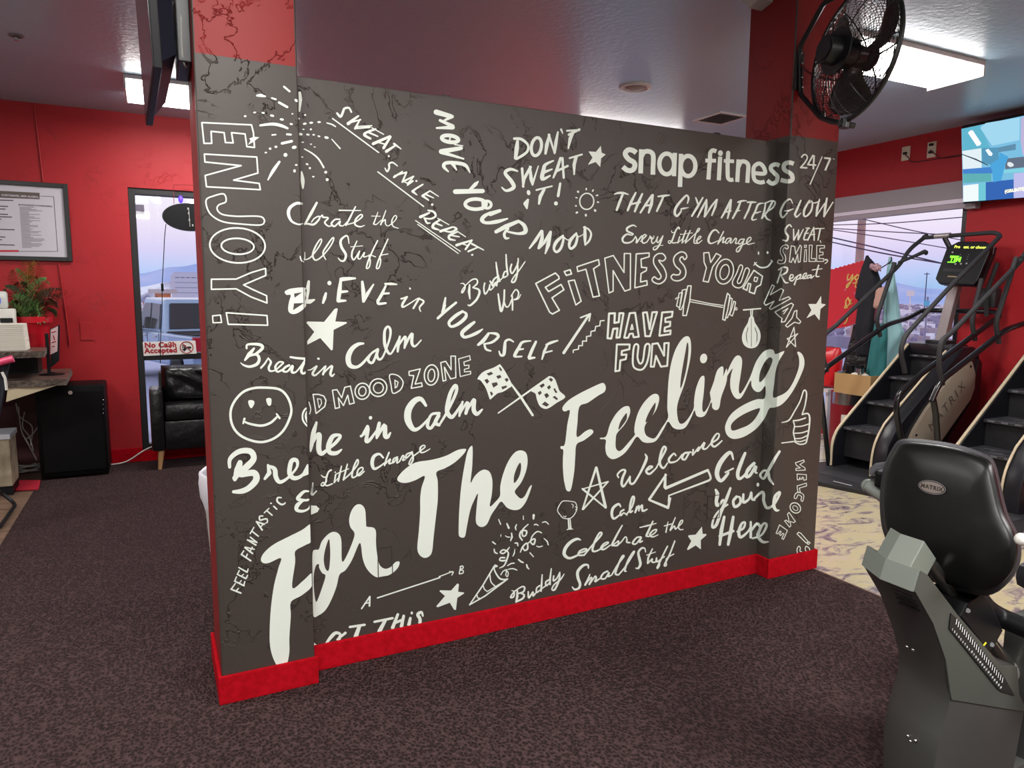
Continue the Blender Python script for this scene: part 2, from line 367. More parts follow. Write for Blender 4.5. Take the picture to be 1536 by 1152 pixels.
# ------------------------------------------------------------------ painted lettering on the partition
STROKES = r'''# enjoy
@L painted_outline_word
F A
c9 92,339 393,353 405,400 411,490 365,485 354,408 272,400 282,462 235,460 227,400 148,392 152,465 105,465
f 408,425 440,428 415,447 400,458 372,474 388,448 380,436
c9 107,530 425,548 432,645 285,688 440,708 447,746 120,728 112,660 330,600 111,578
C9 120,805 160,785 225,772 238,818 195,838 185,865 215,895 300,907 452,910 457,958 330,954 220,940 150,900 122,850
e10 308,1084,168,106,3
e10 309,1089,99,48,3
F D
c9 150,238 300,237 390,198 478,172 480,215 345,272 400,300 485,338 487,382 390,345 300,296 150,299
c8 157,460 205,455 212,500 160,502
c9 240,441 487,458 491,517 252,511
@L painted_firework
F A
l12 590,121 624,150
l18 427,175,12 450,174,20 477,180,10
l14 516,190,10 540,198,12
l14 560,217 610,245
s16 446,356,12 520,348,18 575,358,18 612,374,12
l12 518,414,9 540,412,9
l12 608,410 632,412
l16 578,465 637,452
E 355,300,8,6,0
E 412,278,9,5,0
E 464,280,10,6,10
E 518,297,13,7,15
E 577,320,13,7,10
E 652,489,15,10,-10
E 506,497,8,7,0
E 541,486,9,7,0
E 480,521,8,5,0
E 599,535,12,12,0
E 634,348,10,6,10
E 654,632,8,10,0
E 664,596,8,6,0
E 641,286,6,4,0
E 664,205,12,8,40
s20 562,577,14 525,630,20 493,686,8
@P painted_firework
F A
l18 686,158,16 690,200,20 684,270,10
E 716,346,12,7,-10
E 755,340,12,7,-5
E 803,336,11,6,0
E 718,293,7,6,0
E 680,315,7,5,0
s9 850,341,7 880,350,9 902,363,8
E 708,380,7,4,0
E 753,380,7,6,0
E 735,412,11,6,10
E 770,413,8,5,0
E 802,422,9,5,20
E 848,430,14,8,15
E 690,409,14,8,10
l10 880,440,6 930,496,9
E 704,458,8,4,0
E 754,470,7,4,0
E 776,487,7,3,0
s10 714,499,7 760,525,9 800,560,10 831,611,11
E 701,548,6,4,0
E 730,591,9,6,20
E 747,615,7,7,0
E 843,640,9,8,0
E 852,685,10,9,40
E 768,667,8,5,0
s20 697,638,10 703,690,24 705,736,10
@P painted_brush_word
F a
s17 178,87,12 160,57,14 128,62,17 118,85,17 100,120,18 75,95,14
s17 228,115,14 155,170,24
s13 155,165,14 245,142,10
l14 240,140,10 205,205,17 230,190,8 325,185,9
l22 310,195,14 215,205,10
s15 352,210,14 290,232,17 272,252,20 315,278,15
l9 325,200,8 410,247,8
l13 300,232,14 368,262,10
l15 455,262,18 335,315,22
l13 460,265,16 410,345,20
l10 360,302,10 420,318,10
l14 485,315,16 535,352,8
l18 498,325,12 430,370,22
E 447,404,7,7,0
l9 42,133 374,378
@P painted_brush_word
F a
s12 510,475,8 475,450,12 450,460,14 450,490,14 435,515,12 420,490,8
l9 368,517 698,766
l15 545,515,10 485,555,16
l11 490,545,10 575,520,12 545,590,14 625,550,12
l10 628,550,8 585,600,12 560,590,6
E 646,583,8,7,0
l13 620,583,14 582,612,12
l13 692,608,12 640,640,14 618,658,18 650,683,8
l14 742,655,10 690,690,18 735,722,9
l8 745,655,10 805,694,7
l10 718,682,12 770,705,8
E 760,753,9,9,0
@P painted_brush_word
F a
s15 730,795,12 770,805,16 785,835,15 750,855,13 700,850,9
l19 740,812,12 675,842,22
s11 705,850,14 722,885,14 745,885,8
s15 818,862,12 775,890,18 765,918,20 808,935,10
l9 800,852,8 880,898,7
l11 788,888,14 830,905,10
s14 915,915,12 935,930,16 895,950,14 840,940,10
l15 905,915,12 820,945,20
s14 940,950,10 885,975,18 885,1000,17 925,1010,9
l9 940,945,8 1000,985,7
l11 900,975,12 955,985,9
l15 1045,1010,12 935,1045,20
l13 1045,1010,14 1000,1075,14
l9 975,1035,8 1015,1048,8
l13 1045,1035,14 1130,1080,8
l12 1090,1060,10 1020,1090,14
E 1048,1115,8,7,0
l7 640,868 962,1090
l7 655,895 948,1105
@P painted_brush_word
F b
l34 75,95,42 195,130,34
l30 200,130,28 130,165,14
l30 105,160,22 205,205,28
l26 205,215,34 78,220,14
e30 184,305,66,26,8
l12 186,285 178,330
l28 285,360,8 220,350,10
l34 270,378,30 115,405,40
l34 115,410,30 290,462,14
s32 340,570,10 300,510,28 200,492,28 145,498,28 135,525,26 170,562,12
l18 205,500,30 235,550,10
l34 225,720,38 440,715,34
l28 330,715,20 385,660,30 405,640,10
e28 385,818,82,40,0
e22 475,822,32,28,0
l14 435,780 440,860
l34 575,870,26 500,895,36
s34 500,885,20 450,915,30 435,945,32 470,965,24 555,955,30 635,932,12
s30 720,950,20 765,985,30 775,1035,34 720,1050,20 640,1035,16
l38 715,955,26 620,995,36 545,1035,28
s22 640,1010,20 610,1050,22 620,1085,20 645,1085,12
@P painted_brush_word
F e
l32 225,115,28 165,210,34 100,295,18
l26 235,115,20 230,200,40 195,295,26
l26 320,125,28 255,235,30 200,295,22
l32 320,130,28 295,260,42 265,350,16
s24 450,165,22 380,230,36 355,300,26 385,335,26 430,290,28 455,200,24 440,180,12 430,195,8
s20 455,175,10 500,210,10 530,190,10
s24 590,140,22 530,210,34 515,270,26 535,300,26 580,260,28 600,180,24 590,150,12 575,165,8
s18 600,180,10 640,165,10 660,150,8
l36 680,75,26 680,170,36 682,260,16
s20 665,75,14 715,95,18 745,145,20 725,215,22 682,262,16
@P painted_brush_word
F B
s26 775,450,20 830,455,22 880,500,18 870,555,20 795,605,20
l26 800,470,22 795,520,34 785,600,26
e24 945,512,38,70,10
l24 1045,420,16 1025,500,30 1015,565,18
l22 1040,420,18 1085,560,14
l26 1110,400,14 1095,480,26 1085,560,18
l14 1135,380,16 1147,410,8
l26 1180,390,14 1275,385,16
l24 1275,380,18 1195,420,20
l30 1230,395,22 1205,450,28 1190,525,12
s28 800,700,12 745,685,24 705,715,26 755,780,30 770,825,30 715,850,20 680,825,10
l28 835,680,20 845,820,16
l26 900,670,22 850,760,24 842,818,16
l26 895,665,16 905,760,28 915,805,14
l24 960,660,8 915,800,18
s26 1075,620,12 1015,650,24 1000,690,30 990,760,30 1050,735,12
l16 1000,710,24 1065,685,12
l34 1130,600,20 1105,680,24 1075,750,14
l30 1145,600,18 1155,750,18
l18 1100,700 1185,660
l28 1200,600,14 1295,572,14
l30 1250,590,26 1235,650,26 1235,725,12
E 885,865,14,20,-10
l28 880,920,18 865,950,40 872,985,14
l26 945,845,14 1065,815,12
l30 1005,840,22 975,895,28 965,950,16
l24 1128,795,18 1112,890,22
E 1095,948,15,16,0
@P painted_star
F B
f 1440,505 1446,558 1478,572 1442,602 1436,670 1400,630 1340,652 1376,596 1345,548 1402,552
@P painted_sun
F B
e10 1332,932,54,62,5
E 1328,838,6,10,0
E 1379,849,6,11,25
E 1411,886,11,6,-10
E 1418,938,10,6,10
E 1396,1002,9,11,-30
E 1325,1038,8,11,0
E 1256,1018,11,8,-30
E 1249,967,8,6,0
E 1253,904,10,5,15
E 1265,858,8,10,-40
@P painted_logo
F c
s66 305,215 262,184 205,174 165,205 162,245 205,300 270,340 287,380 270,430 225,452 175,440 127,400
l62 373,168 363,488
s62 375,260 410,205 470,195 520,225 532,290 528,400 526,505
e58 710,362,98,137,0
l58 818,215 806,525
l58 900,228 886,668
e58 994,390,97,134,0
F d
s48 112,170 70,158 42,190 38,260 28,380 20,494
l44 -15,275 108,276
l48 155,230 140,502
e26 158,190,16,21,0
E 158,190,26,34,0
l48 248,185 240,330 242,430
s46 240,400 245,470 270,498 308,494
l42 198,278 315,284
l48 368,262 352,522
s48 365,350 395,292 440,288 478,325 476,420 468,532
s46 668,518 615,528 555,500 538,430 545,350 590,312 630,320 665,370 665,425 540,418
s48 838,335 800,318 750,335 740,375 780,420 815,460 800,520 750,540 698,505
s50 1003,312 955,298 905,310 888,345 900,385 960,420 985,450 985,500 930,515 852,498
s17 1090,240 1120,208 1150,215 1158,250 1130,300 1085,352
l19 1075,355 1160,360
l18 1225,215 1165,322 1255,328
l20 1238,215 1228,375
l13 1332,228 1190,552
l20 1352,245 1430,252
l22 1425,250 1365,390
l5 1452,252 1478,262
@P painted_brush_word
F c
s30 15,765,14 60,750,28 130,748,30 200,768,14
l34 125,765,30 80,880,36 45,975,30
l34 298,745,24 240,860,36 190,980,28
l34 385,760,24 330,880,40 285,995,26
l30 225,900,26 355,870,26
l32 515,775,26 430,900,32 360,1010,24
l38 525,775,28 505,900,44 470,1010,24
l24 420,920 510,905
s28 595,795,20 680,785,30 745,778,14
l32 665,800,26 620,900,32 578,990,24
s30 985,885,16 1000,820,26 975,780,24 920,830,30 840,930,34 815,1010,34 845,1055,30 895,1000,22 905,965,14
l26 895,962,14 930,955,26 1000,942,8
l28 1095,810,16 1110,850,26 1125,900,20
l32 1190,810,20 1120,930,32 1045,1055,26
l32 1240,835,18 1180,950,30 1120,1070,20
l28 1240,840,20 1235,940,36 1210,1065,22
l28 1370,840,20 1300,930,26 1220,1060,18
l34 1380,835,20 1355,930,34 1310,1045,20
@P painted_brush_word
F d
l26 278,730,24 230,830,28 170,935,18
l30 282,730,20 268,830,30 242,940,18
l16 215,870 280,855
l26 395,740,18 360,830,28 300,940,20
s22 360,755,18 400,742,20 460,738,10
l20 340,858 385,850,10
l24 430,730,8 380,745,8
s22 470,755,18 525,755,24 572,755,10
l24 510,765,22 480,850,24 435,940,20
s22 660,765,8 595,780,24 560,860,22 525,930,22 530,960,18 575,950,10
l14 570,880,18 625,862,10
l26 680,760,16 665,850,22 640,930,20
s20 670,770,14 740,740,16 790,755,18 760,820,18 680,880,16 690,940,20 735,965,10
l22 760,745 700,860,22 635,940,20
s24 990,770,10 960,720,18 900,760,22 855,850,26 855,905,26 880,930,22 925,880,16
l22 895,855,10 940,855,22 1000,830,8
l26 1085,735,18 1040,840,26 1015,895,24
s20 1015,890,22 1035,925,20 1085,880,8
s20 1185,735,18 1130,830,26 1120,905,22 1150,915,20 1200,860,22 1218,790,20 1210,740,12 1185,765,10
s14 1215,765 1260,760 1300,740
l28 1300,720,12 1275,820,30 1262,915,18
l20 1265,910,14 1360,770,16
l28 1385,710,20 1365,820,30 1352,920,20
l22 1355,915,16 1455,755,14
@P painted_script_word
F f
s17 240,70,10 205,55,16 150,80,22 145,115,20 205,145,16 190,158,12 140,150,18 98,190,22 105,230,18 150,240,18 200,220,14 230,175,10
s16 232,170,10 245,205,16 242,240,16 285,180,14 300,165,12
s14 285,225,10 330,180,14 345,160,14 320,155,12 300,200,16 310,240,14 350,230,12 385,175,10
s14 385,170,16 400,200,14 420,190,10 425,165,8
s14 405,180,10 400,215,14 410,245,14 440,225,10 465,175,12
s14 465,175,12 455,215,14 470,235,12 520,165,12
s16 520,165,12 490,245,18 455,300,16 425,312,14 420,290,10 460,270,8 520,265,8
s13 690,90,18 680,75,14 650,120,16 625,190,18 610,225,16 590,245,12 575,230,10 590,215,10 625,240,14 665,235,12
s11 608,110,6 615,130,10 650,130,8
l13 695,175,14 675,240,14
E 707,150,9,7,0
s10 675,240 720,200
l14 760,110,12 730,190,16 720,240,14
l14 805,110,12 770,190,16 755,240,14
s9 720,240 765,200
s8 722,150 780,140 830,135
s12 755,240,10 800,200,12 850,150,10 890,115,14 905,90,10 885,95,12 855,170,14 845,235,14 870,245,12
s13 865,220,10 905,195,12 918,175,12 900,172,10 875,215,16 885,245,14 930,212,8
s16 1105,135,14 1075,105,16 1035,120,20 1000,185,24 1000,230,22 1030,245,14 1100,215,8
s14 1155,120,12 1120,190,14 1095,250,14
s14 1095,250,10 1145,190,12 1160,185,14 1145,235,16 1175,225,10
s14 1230,190,12 1195,195,12 1175,230,14 1190,245,12 1235,195,12 1225,240,14 1245,235,10
s14 1245,235,10 1275,195,14 1290,200,12 1280,245,14 1310,240,10
s14 1365,200,12 1330,205,12 1310,240,14 1330,250,12 1370,210,12
s15 1372,200,12 1345,270,16 1315,325,16 1290,330,12 1295,300,12 1340,265,12 1400,240,12 1440,205,12 1435,180,10 1410,195,14 1395,235,16 1415,255,12 1478,240,8
@P painted_outline_word
F e
c15 165,665 370,555 405,590 410,615 265,705 300,750 430,675 460,730 335,815 412,945 340,985 310,965
c15 463,540 525,520 540,565 485,580
c14 505,640 570,628 640,850 585,890
c14 597,490 822,415 832,470 770,510 832,795 765,808 690,515 605,540
F f
c13 -90,400 0,372 112,550 115,350 180,352 178,725 120,745 -2,530 -2,745 -45,765
c14 240,355 375,345 375,385 290,410 295,495 350,500 345,530 290,560 285,650 350,635 355,680 225,710
C14 480,420 515,430 548,400 520,355 465,355 425,395 425,460 475,540 500,590 480,620 450,610 428,595 405,625 430,655 485,668 540,630 555,570 530,500 485,440
C14 700,400 725,385 745,415 770,385 750,345 705,335 650,370 630,420 650,480 700,530 690,570 650,575 628,570 605,595 630,630 690,635 745,600 760,540 740,480 700,430
c13 947,345 1000,340 1020,445 1078,350 1128,375 1040,490 995,650 940,640 975,500 950,440
e13 1165,540,92,132,12
e12 1165,545,46,80,14
C12 1325,475 1355,490 1330,570 1300,640 1310,665 1340,640 1385,510 1425,525 1395,610 1350,695 1300,710 1255,685 1250,640 1290,560
F C
c9 985,962 1040,1000 1028,1055 1000,1070 988,1112 955,1100 965,1050 950,1045 940,1090 915,1078 955,1010
c7 990,1005 1010,1010 1002,1035 985,1030
F g
c8 200,562 218,572 185,640 272,590 290,605 255,685 330,655 345,670 190,755 178,745 215,690 150,722 136,705
c8 222,775 350,705 368,718 300,850 272,855 278,825 262,815 240,795
l7 290,790 325,745 285,770
c8 395,762 392,815 425,850 415,865 375,855 320,895 305,882 355,825 375,770
@P painted_face
F g
E 93,312,6,14,0
E 164,308,8,11,0
s11 62,385,8 70,400,12 110,425,12 160,420,12 190,390,12 198,368,8
l7 55,408 78,385
l7 190,368 205,382
@P painted_brush_word
F g
s14 352,105,10 335,90,12 305,120,16 305,150,16 325,180,16 315,215,14 285,210,12
l13 368,125,10 370,210,12
l12 370,210,12 408,140,10
l13 408,130,10 405,205,14
l10 405,205,12 445,125,8
s12 485,115,12 460,160,12 450,205,12 480,205,8
l10 465,115,8 495,118,8
l10 455,160,10 485,155,8
l12 528,110,10 480,210,12
l12 528,110,10 530,210,12
l9 495,170 535,165
l12 540,120,10 610,118,6
l12 578,125,12 560,210,10
l8 578,215,8 583,230,6
@P painted_outline_word
F g
C7 325,255 300,248 270,270 265,310 285,350 275,372 255,365 242,385 262,397 300,385 305,340 285,300 295,270 320,280
c7 350,255 378,260 385,320 420,250 430,262 420,380 405,385 400,320 380,390 365,350 350,385 335,380
c6 458,285 470,285 470,378 450,380
c6 455,250 470,250 468,268 453,268
c6 492,250 515,250 508,355 540,355 540,378 490,378
c6 550,253 612,253 612,272 575,275 575,305 600,305 600,325 570,330 570,355 605,355 605,378 550,378
s8 615,365,10 630,365,12 635,378,8 615,395,6
@P painted_script_word
F g
s12 250,445,10 280,425,12 318,428,14 315,460,14 285,480,12 265,485,10
l13 275,440,12 240,545,12
s11 270,485 300,540,12 325,545,8
s11 335,515,10 360,505,10 365,485,8 345,485,10 338,520,12 360,530,10 385,500,8
l12 400,490,10 375,560,12
s10 390,500,10 425,480,12 415,510,10 395,520,8
s10 420,515,8 460,495,10 470,470,8 450,478,10 440,510,12 470,510,8
s10 505,485,10 480,490,10 475,510,10 500,500,8 510,485,8 505,510,10 530,490,8
s13 565,408,12 545,490,12 570,495,8
l9 515,445,8 592,435,7
@P painted_star
F g
f 585,648 586,708 622,716 580,752 572,842 534,792 470,824 508,760 484,712 546,712
@P painted_line_star
F g
l8 372,895 385,1048
l8 372,895 312,1052
l7 312,1052 402,945
l7 402,945 318,985
l8 318,985 385,1048
@B painted_brush_word
F h
F 668,445 700,420 760,403 905,398 920,480 905,560 915,605 860,662 790,698 735,692 708,650 718,560 738,482 690,478
h 775,463 872,448 782,512
h 775,577 893,572 765,655
@P painted_brush_word
F h
l50 945,325,30 930,440,50 915,560,30
l44 905,555,50 960,555,50 1010,535,20
E 1184,342,24,26,0
l44 1143,460,26 1130,510,40 1110,570,26
s46 1480,288,22 1400,292,40 1320,300,46
l46 1315,300,30 1300,430,50 1285,545,44
l38 1290,548,40 1370,545,22
l38 1310,445,36 1390,438,24
F j
l30 150,145,24 160,240,40 160,335,24
l26 258,170,14 200,260,34 165,335,20
l22 370,165,20 430,165,26 482,170,12
l28 375,185,20 340,260,30 300,330,30
s26 300,320,26 305,355,26 375,350,20
l22 350,260,20 405,255,20
l24 580,290,18 525,310,14
s20 580,290,18 540,350,24 535,385,20 570,375,14 680,305,10
l22 695,305,20 640,400,18
s20 690,305,14 740,335,18 700,390,16 710,430,10
l10 520,305,10 545,300,10
E 608,210,8,12,-30
l26 948,300,18 935,380,30
l26 1050,345,22 945,430,28 875,495,24
l26 940,370,30 920,440,26
F k
s40 260,515,30 180,565,40 105,640,34 130,690,30 210,660,38 290,590,40 300,540,30 262,518,22
s46 395,640,30 330,690,44 255,760,44 275,810,34 340,800,34 430,760,36 490,720,14
s36 560,770,30 500,850,44 440,900,28
s32 580,765,20 650,775,34 670,810,32 600,870,28 510,890,18
s26 510,890,24 530,950,26 585,970,18
s28 845,865,16 800,840,24 755,860,28 745,930,38 735,1010,36 700,1020,26 680,975,16
s30 1045,855,14 950,870,30 910,930,36 870,1000,38 860,1035,24 940,1035,20
l20 905,955,24 960,948,18
l34 1105,865,28 1060,960,36 1025,1045,36
l28 1030,1055,36 1090,1048,22
s28 1355,852,18 1280,875,32 1225,900,24
l32 1240,890,24 1200,980,32 1175,1065,18
l24 1210,990,20 1290,970,18
@P painted_star
F h
f 1268,632 1280,640 1252,785 1380,792 1385,805 1232,882 1222,1110 1205,1118 1078,975 930,1052 928,1012 1010,905 918,800 930,785 1122,790 1242,642
@P painted_script_word
F k
s16 235,195,6 270,195,14 290,230,16 270,285,18 250,300,16 260,260,12 310,200,12 370,150,16 420,145,16 430,190,18 380,240,18
l26 340,210,20 335,290,30 345,370,16
s24 385,245,14 440,260,22 455,300,26 420,380,26 350,445,22 322,440,12
s16 515,190,18 505,250,18 520,315,20 560,260,14 575,200,12 575,270,16 620,235,12
s14 660,170,14 630,190,14 620,225,16 660,190,14 
l20 648,-10,16 665,90,20 690,170,16
F E
s12 590,470,12 610,510,10
l13 635,325,10 645,400,14 650,450,12 640,505,12
s12 655,430,12 620,455,14 605,500,14 645,480,10 690,440,8
s12 720,395,12 700,400,12 690,440,14 720,430,10
l13 712,265,10 715,340,14 725,420,14
s12 755,340,12 745,380,14 760,410,12 800,340,12 805,295,10
s14 800,330,12 800,400,14 780,470,14 755,475,12 770,440,10 810,390,10 858,320,8
F k
s22 670,315,18 685,420,24 705,515,26 735,410,22 742,270,20
s18 735,390,14 760,460,18 795,450,16 830,370,16
s20 830,320,14 835,400,20 835,500,18
s18 820,340,14 870,265,16 905,300,18 890,360,16 850,380,14 900,370,14 930,320,10
@P painted_script_word
F j
s46 160,738,20 110,745,34 50,790,44 15,870,52 30,945,46 90,965,30 150,930,26 230,840,20 300,790,20
s24 300,795,24 240,830,20 205,895,26 250,920,24 300,800,24
s20 300,800,26 290,850,26 310,890,24 350,860,18 410,700,20 420,610,24 395,575,22 365,620,26 365,740,30 395,820,26 430,830,18 490,720,20 510,670,12
s26 510,670,20 495,760,28 490,815,20
s24 495,760,20 555,675,22 565,700,28 555,780,20
s26 555,780,16 600,680,24 630,645,26 625,730,30 655,765,20 715,705,12
@L painted_script_word
F i
s34 230,250,22 235,210,24 300,200,30 390,210,36 410,250,36 330,320,30
l50 315,250,24 260,320,50 210,385,22
s30 240,340,30 340,320,30 375,370,34 350,430,36 270,460,30 200,445,22 160,415,8
l28 480,360,14 440,425,22 395,475,22
s26 480,365,14 510,410,26 485,470,26 500,510,24 560,500,18 640,430,20 650,410,18 600,410,20 560,465,26 590,520,24 680,470,20
s26 720,445,26 670,470,24 650,510,26 700,515,22 760,450,28 750,520,30 800,520,20 880,420,20 930,330,18
s26 890,420,26 860,500,30 880,540,26 935,510,24
s22 735,350,22 810,362,26 920,370,26
@P painted_script_word
F i
s24 935,500,8 970,495,14 1035,455,18 1030,470,22 990,540,28 1020,560,22 1080,510,16 1130,460,18
l28 1140,455,20 1110,550,26
s24 1110,545,16 1170,480,20 1215,455,26 1195,540,30 1215,568,24 1240,545,14
E 1057,369,16,13,20
@L painted_face
F i
C28 400,702 600,720 700,810 745,950 720,1070 650,1200 540,1290 400,1330 250,1300 130,1230 60,1120 45,980 90,860 180,760 280,715
F 250,855 283,845 315,858 318,890 290,937 270,930 252,890
F 455,835 490,820 515,835 512,895 495,912 470,895
s26 195,1090,20 270,1120,26 400,1140,28 500,1110,28 560,1060,26 590,1030,20
s20 205,1060,26 190,1115,18
s22 575,1005,20 610,1055,24
@L painted_outline_word
F i
C20 950,935 905,950 875,1010 880,1080 920,1135 950,1150 950,1128 925,1090 910,1030 925,980 950,960
s12 952,985 930,1020 930,1060 950,1090
@P painted_outline_word
F i
s12 948,870 968,950 955,1005
c14 995,780 1060,780 1120,800 1145,850 1130,920 1030,1000
c10 1045,830 1085,835 1095,880 1065,935
F N
c9 300,232 335,228 372,290 395,210 438,200 468,330 432,340 418,270 385,350 345,290 355,365 322,372
e10 530,240,56,62,10
e9 530,240,28,36,10
e10 652,212,66,68,10
e9 653,214,38,40,10
C9 740,115 800,118 840,160 838,200 815,235 765,255 750,190
c8 780,155 805,170 795,205 782,215
c9 888,88 975,68 935,185 985,175 990,202 905,218 925,120 890,118
e10 1060,115,54,78,5
e9 1060,118,26,48,5
c9 1132,20 1170,10 1212,75 1210,-30 1245,-30 1248,135 1208,145 1160,55 1172,155 1150,162
F j
c9 1075,885 1180,855 1188,895 1125,915 1130,950 1175,945 1172,975 1130,985 1130,1010 1190,1005 1190,1030 1090,1055
@P painted_flags
F p
F 472,160 492,172 560,270 650,450 600,505 520,555 440,580 345,660 325,640 275,500 200,390 155,370 200,300 270,250 390,205
h 285,292 355,265 382,298 318,322
h 425,328 482,310 502,345 450,370
h 462,205 482,198 512,240 490,262
h 252,385 298,366 326,405 292,440
h 358,430 435,415 450,452 385,495
h 545,372 582,352 606,385 572,415
h 498,482 575,462 580,490 516,522
h 335,562 355,548 383,585 355,615
l30 640,440,26 780,630,36 950,890,34
l24 455,860,18 780,630,26 1190,340,26
F 1210,330 1270,370 1310,470 1340,545 1420,630 1300,710 1190,785 1120,798 1050,755 1010,660 990,580 930,535 1050,455 1150,370
h 1180,372 1212,350 1246,380 1218,412
h 1045,465 1105,430 1125,462 1080,500
h 1155,488 1195,455 1215,490 1182,525
h 1248,512 1270,500 1308,565 1278,572
h 1022,565 1065,538 1082,572 1045,606
h 1115,595 1158,570 1190,612 1145,650
h 1235,632 1270,612 1316,655 1300,675
h 1082,735 1128,692 1190,740 1150,768
@P painted_arrow
F E
l24 1155,1020,22 1345,735,18
l12 1285,750 1360,720 1350,775
@P painted_zigzag
F E
l9 1228,1018 1228,1000 1268,992 1270,965 1298,965 1300,930 1330,930 1330,895 1362,890 1365,855 1395,850 1400,818 1432,812 1436,775 1465,772
@P painted_outline_word
F F
c13 58,300 95,298 92,360 120,355 125,298 150,298 125,452 105,455 112,395 85,398 72,460 48,458
c12 190,298 225,295 248,448 215,452 210,428 190,430 180,455 155,455
c8 205,370 212,400 196,402
c12 275,295 300,292 318,400 335,292 365,290 320,445 290,445
c12 398,293 465,288 460,320 418,330 418,355 450,352 448,380 415,390 412,415 452,408 450,432 380,442
c12 108,498 190,498 188,528 140,540 138,565 170,562 165,592 130,600 125,665 98,670
C12 220,505 245,505 240,580 255,620 275,600 290,505 318,505 305,600 280,650 250,660 215,640 210,580
c12 335,495 370,490 410,570 412,490 440,488 430,635 390,640 358,570 345,640 325,640
@P painted_barbell
F f
c13 780,690 815,690 800,850 765,1000 728,1000 738,880
c11 722,735 765,725 735,880 710,940 690,935 705,840
c11 690,765 725,760 695,920 662,900
E 655,826,8,8,0
l9 660,815 690,810
l10 805,832 1010,875 1150,895
l10 800,855 1000,890 1145,915
c13 1195,768 1220,790 1200,930 1170,1050 1145,1040 1165,890
c11 1225,812 1245,825 1225,950 1195,1025 1178,1020 1205,900
c11 1262,850 1280,860 1262,960 1245,1005 1218,990 1240,930
e9 1286,930,10,14,0
@P painted_punching_bag
F F
l9 918,277 1028,268
c7 964,275 976,275 974,318 966,318
F 958,322 982,322 990,355 1020,405 1028,450 1012,500 985,520 950,520 920,498 908,455 920,405 945,360
h 946,385 934,430 936,470 948,495 941,470 939,430 949,392
h 967,330 970,330 971,512 967,512
h 992,385 1008,430 1007,470 996,498 1002,470 1003,432 989,392
@L painted_large_lettering
F H
F 668,28 600,68 500,118 410,165 345,220 322,268 340,292 380,290 458,258 440,330 410,450 390,600 382,740 384,850 405,935 440,992 492,985 515,900 515,800 525,650 526,556 600,510 670,445 670,360 610,410 535,460 555,285 555,212 620,172 668,138
@P painted_large_lettering
F H
F 672,225 690,202 715,198 735,145 780,95 820,80 855,100 868,150 872,280 905,240 950,130 955,85 930,50 920,0 935,-60 965,-100 1000,-105 1028,-70 1035,20 1040,45 1085,52 1102,80 1102,150 1108,220 1125,300 1160,330 1200,320 1235,285 1262,285 1250,325 1205,365 1140,390 1090,380 1040,330 1012,260 1000,170 985,165 940,270 895,340 855,370 835,450 800,540 760,610 715,645 678,650 674,520 672,380
H 782,130 758,200 748,270 760,330 782,340 792,250 790,170
H 715,300 695,310 680,380 682,470 692,545 705,545 740,450 760,378 738,360 718,325
F G
f 750,810 790,812 815,835 800,860 750,882
F I
F 500,170 440,180 350,225 240,255 120,275 40,325 -12,380 -20,410 10,430 60,430 120,410 190,380 165,470 155,560 155,650 145,800 133,930 150,985 190,1008 230,990 248,950 258,850 275,700 290,560 290,420 280,350 345,320 420,275 480,220 505,185
F 545,150 518,195 495,300 470,460 455,640 450,800 455,840 478,852 500,840 515,760 540,640 572,560 598,515 590,600 582,720 600,760 635,770 670,745 700,680 740,620 778,575 820,620 870,640 920,632 965,580 1000,495 1012,448 990,470 960,530 930,552 900,530 882,495 930,430 965,350 980,270 970,205 930,182 880,200 830,270 790,370 770,460 768,530 735,575 690,612 705,520 710,420 690,350 650,330 610,345 570,385 542,430 555,300 558,165
H 918,280 895,320 876,380 876,432 900,410 920,370 930,320 928,285
F l
F 400,500 375,497 300,530 200,580 120,630 75,680 75,710 95,718 130,712 110,820 90,975 60,990 58,1010 78,1022 75,1090 75,1160 82,1250 90,1290 100,1330 115,1345 135,1338 150,1280 165,1180 172,1080 182,978 240,945 305,895 312,870 290,858 250,875 185,918 190,800 205,680 270,650 350,595 400,565 412,530
F 580,675 540,690 490,740 445,820 415,912 370,925 370,935 412,942 408,1000 420,1060 460,1092 510,1080 565,1040 612,978 657,916 700,955 750,965 810,945 870,850 902,798 940,845 990,860 1040,840 1085,760 1108,710 1125,752 1165,762 1200,735 1245,632 1252,690 1275,707 1300,690 1320,600 1361,480 1361,380 1330,450 1332,375 1315,368 1285,400 1262,480 1250,570 1225,660 1190,718 1172,712 1170,660 1180,580 1188,460 1175,438 1150,460 1120,540 1105,630 1100,700 1050,785 1010,815 985,800 972,740 972,680 990,610 1030,500 1070,330 1082,230 1075,150 1050,127 1010,150 960,230 925,340 905,470 897,600 895,700 900,768 850,850 800,925 760,925 725,900 715,850 730,810 770,760 810,700 832,620 815,582 770,590 710,650 665,730 640,820 636,880 640,902 590,962 540,1018 510,1028 490,1000 490,940 500,890 560,820 600,740 600,690
H 572,732 540,775 520,815 512,862 545,825 575,780 578,745
H 800,650 765,700 735,760 725,805 765,770 795,710 803,665
H 1050,180 1035,260 1015,370 1000,470 998,535 1015,500 1045,380 1060,260 1060,195
E 1180,302,28,38,10
F m
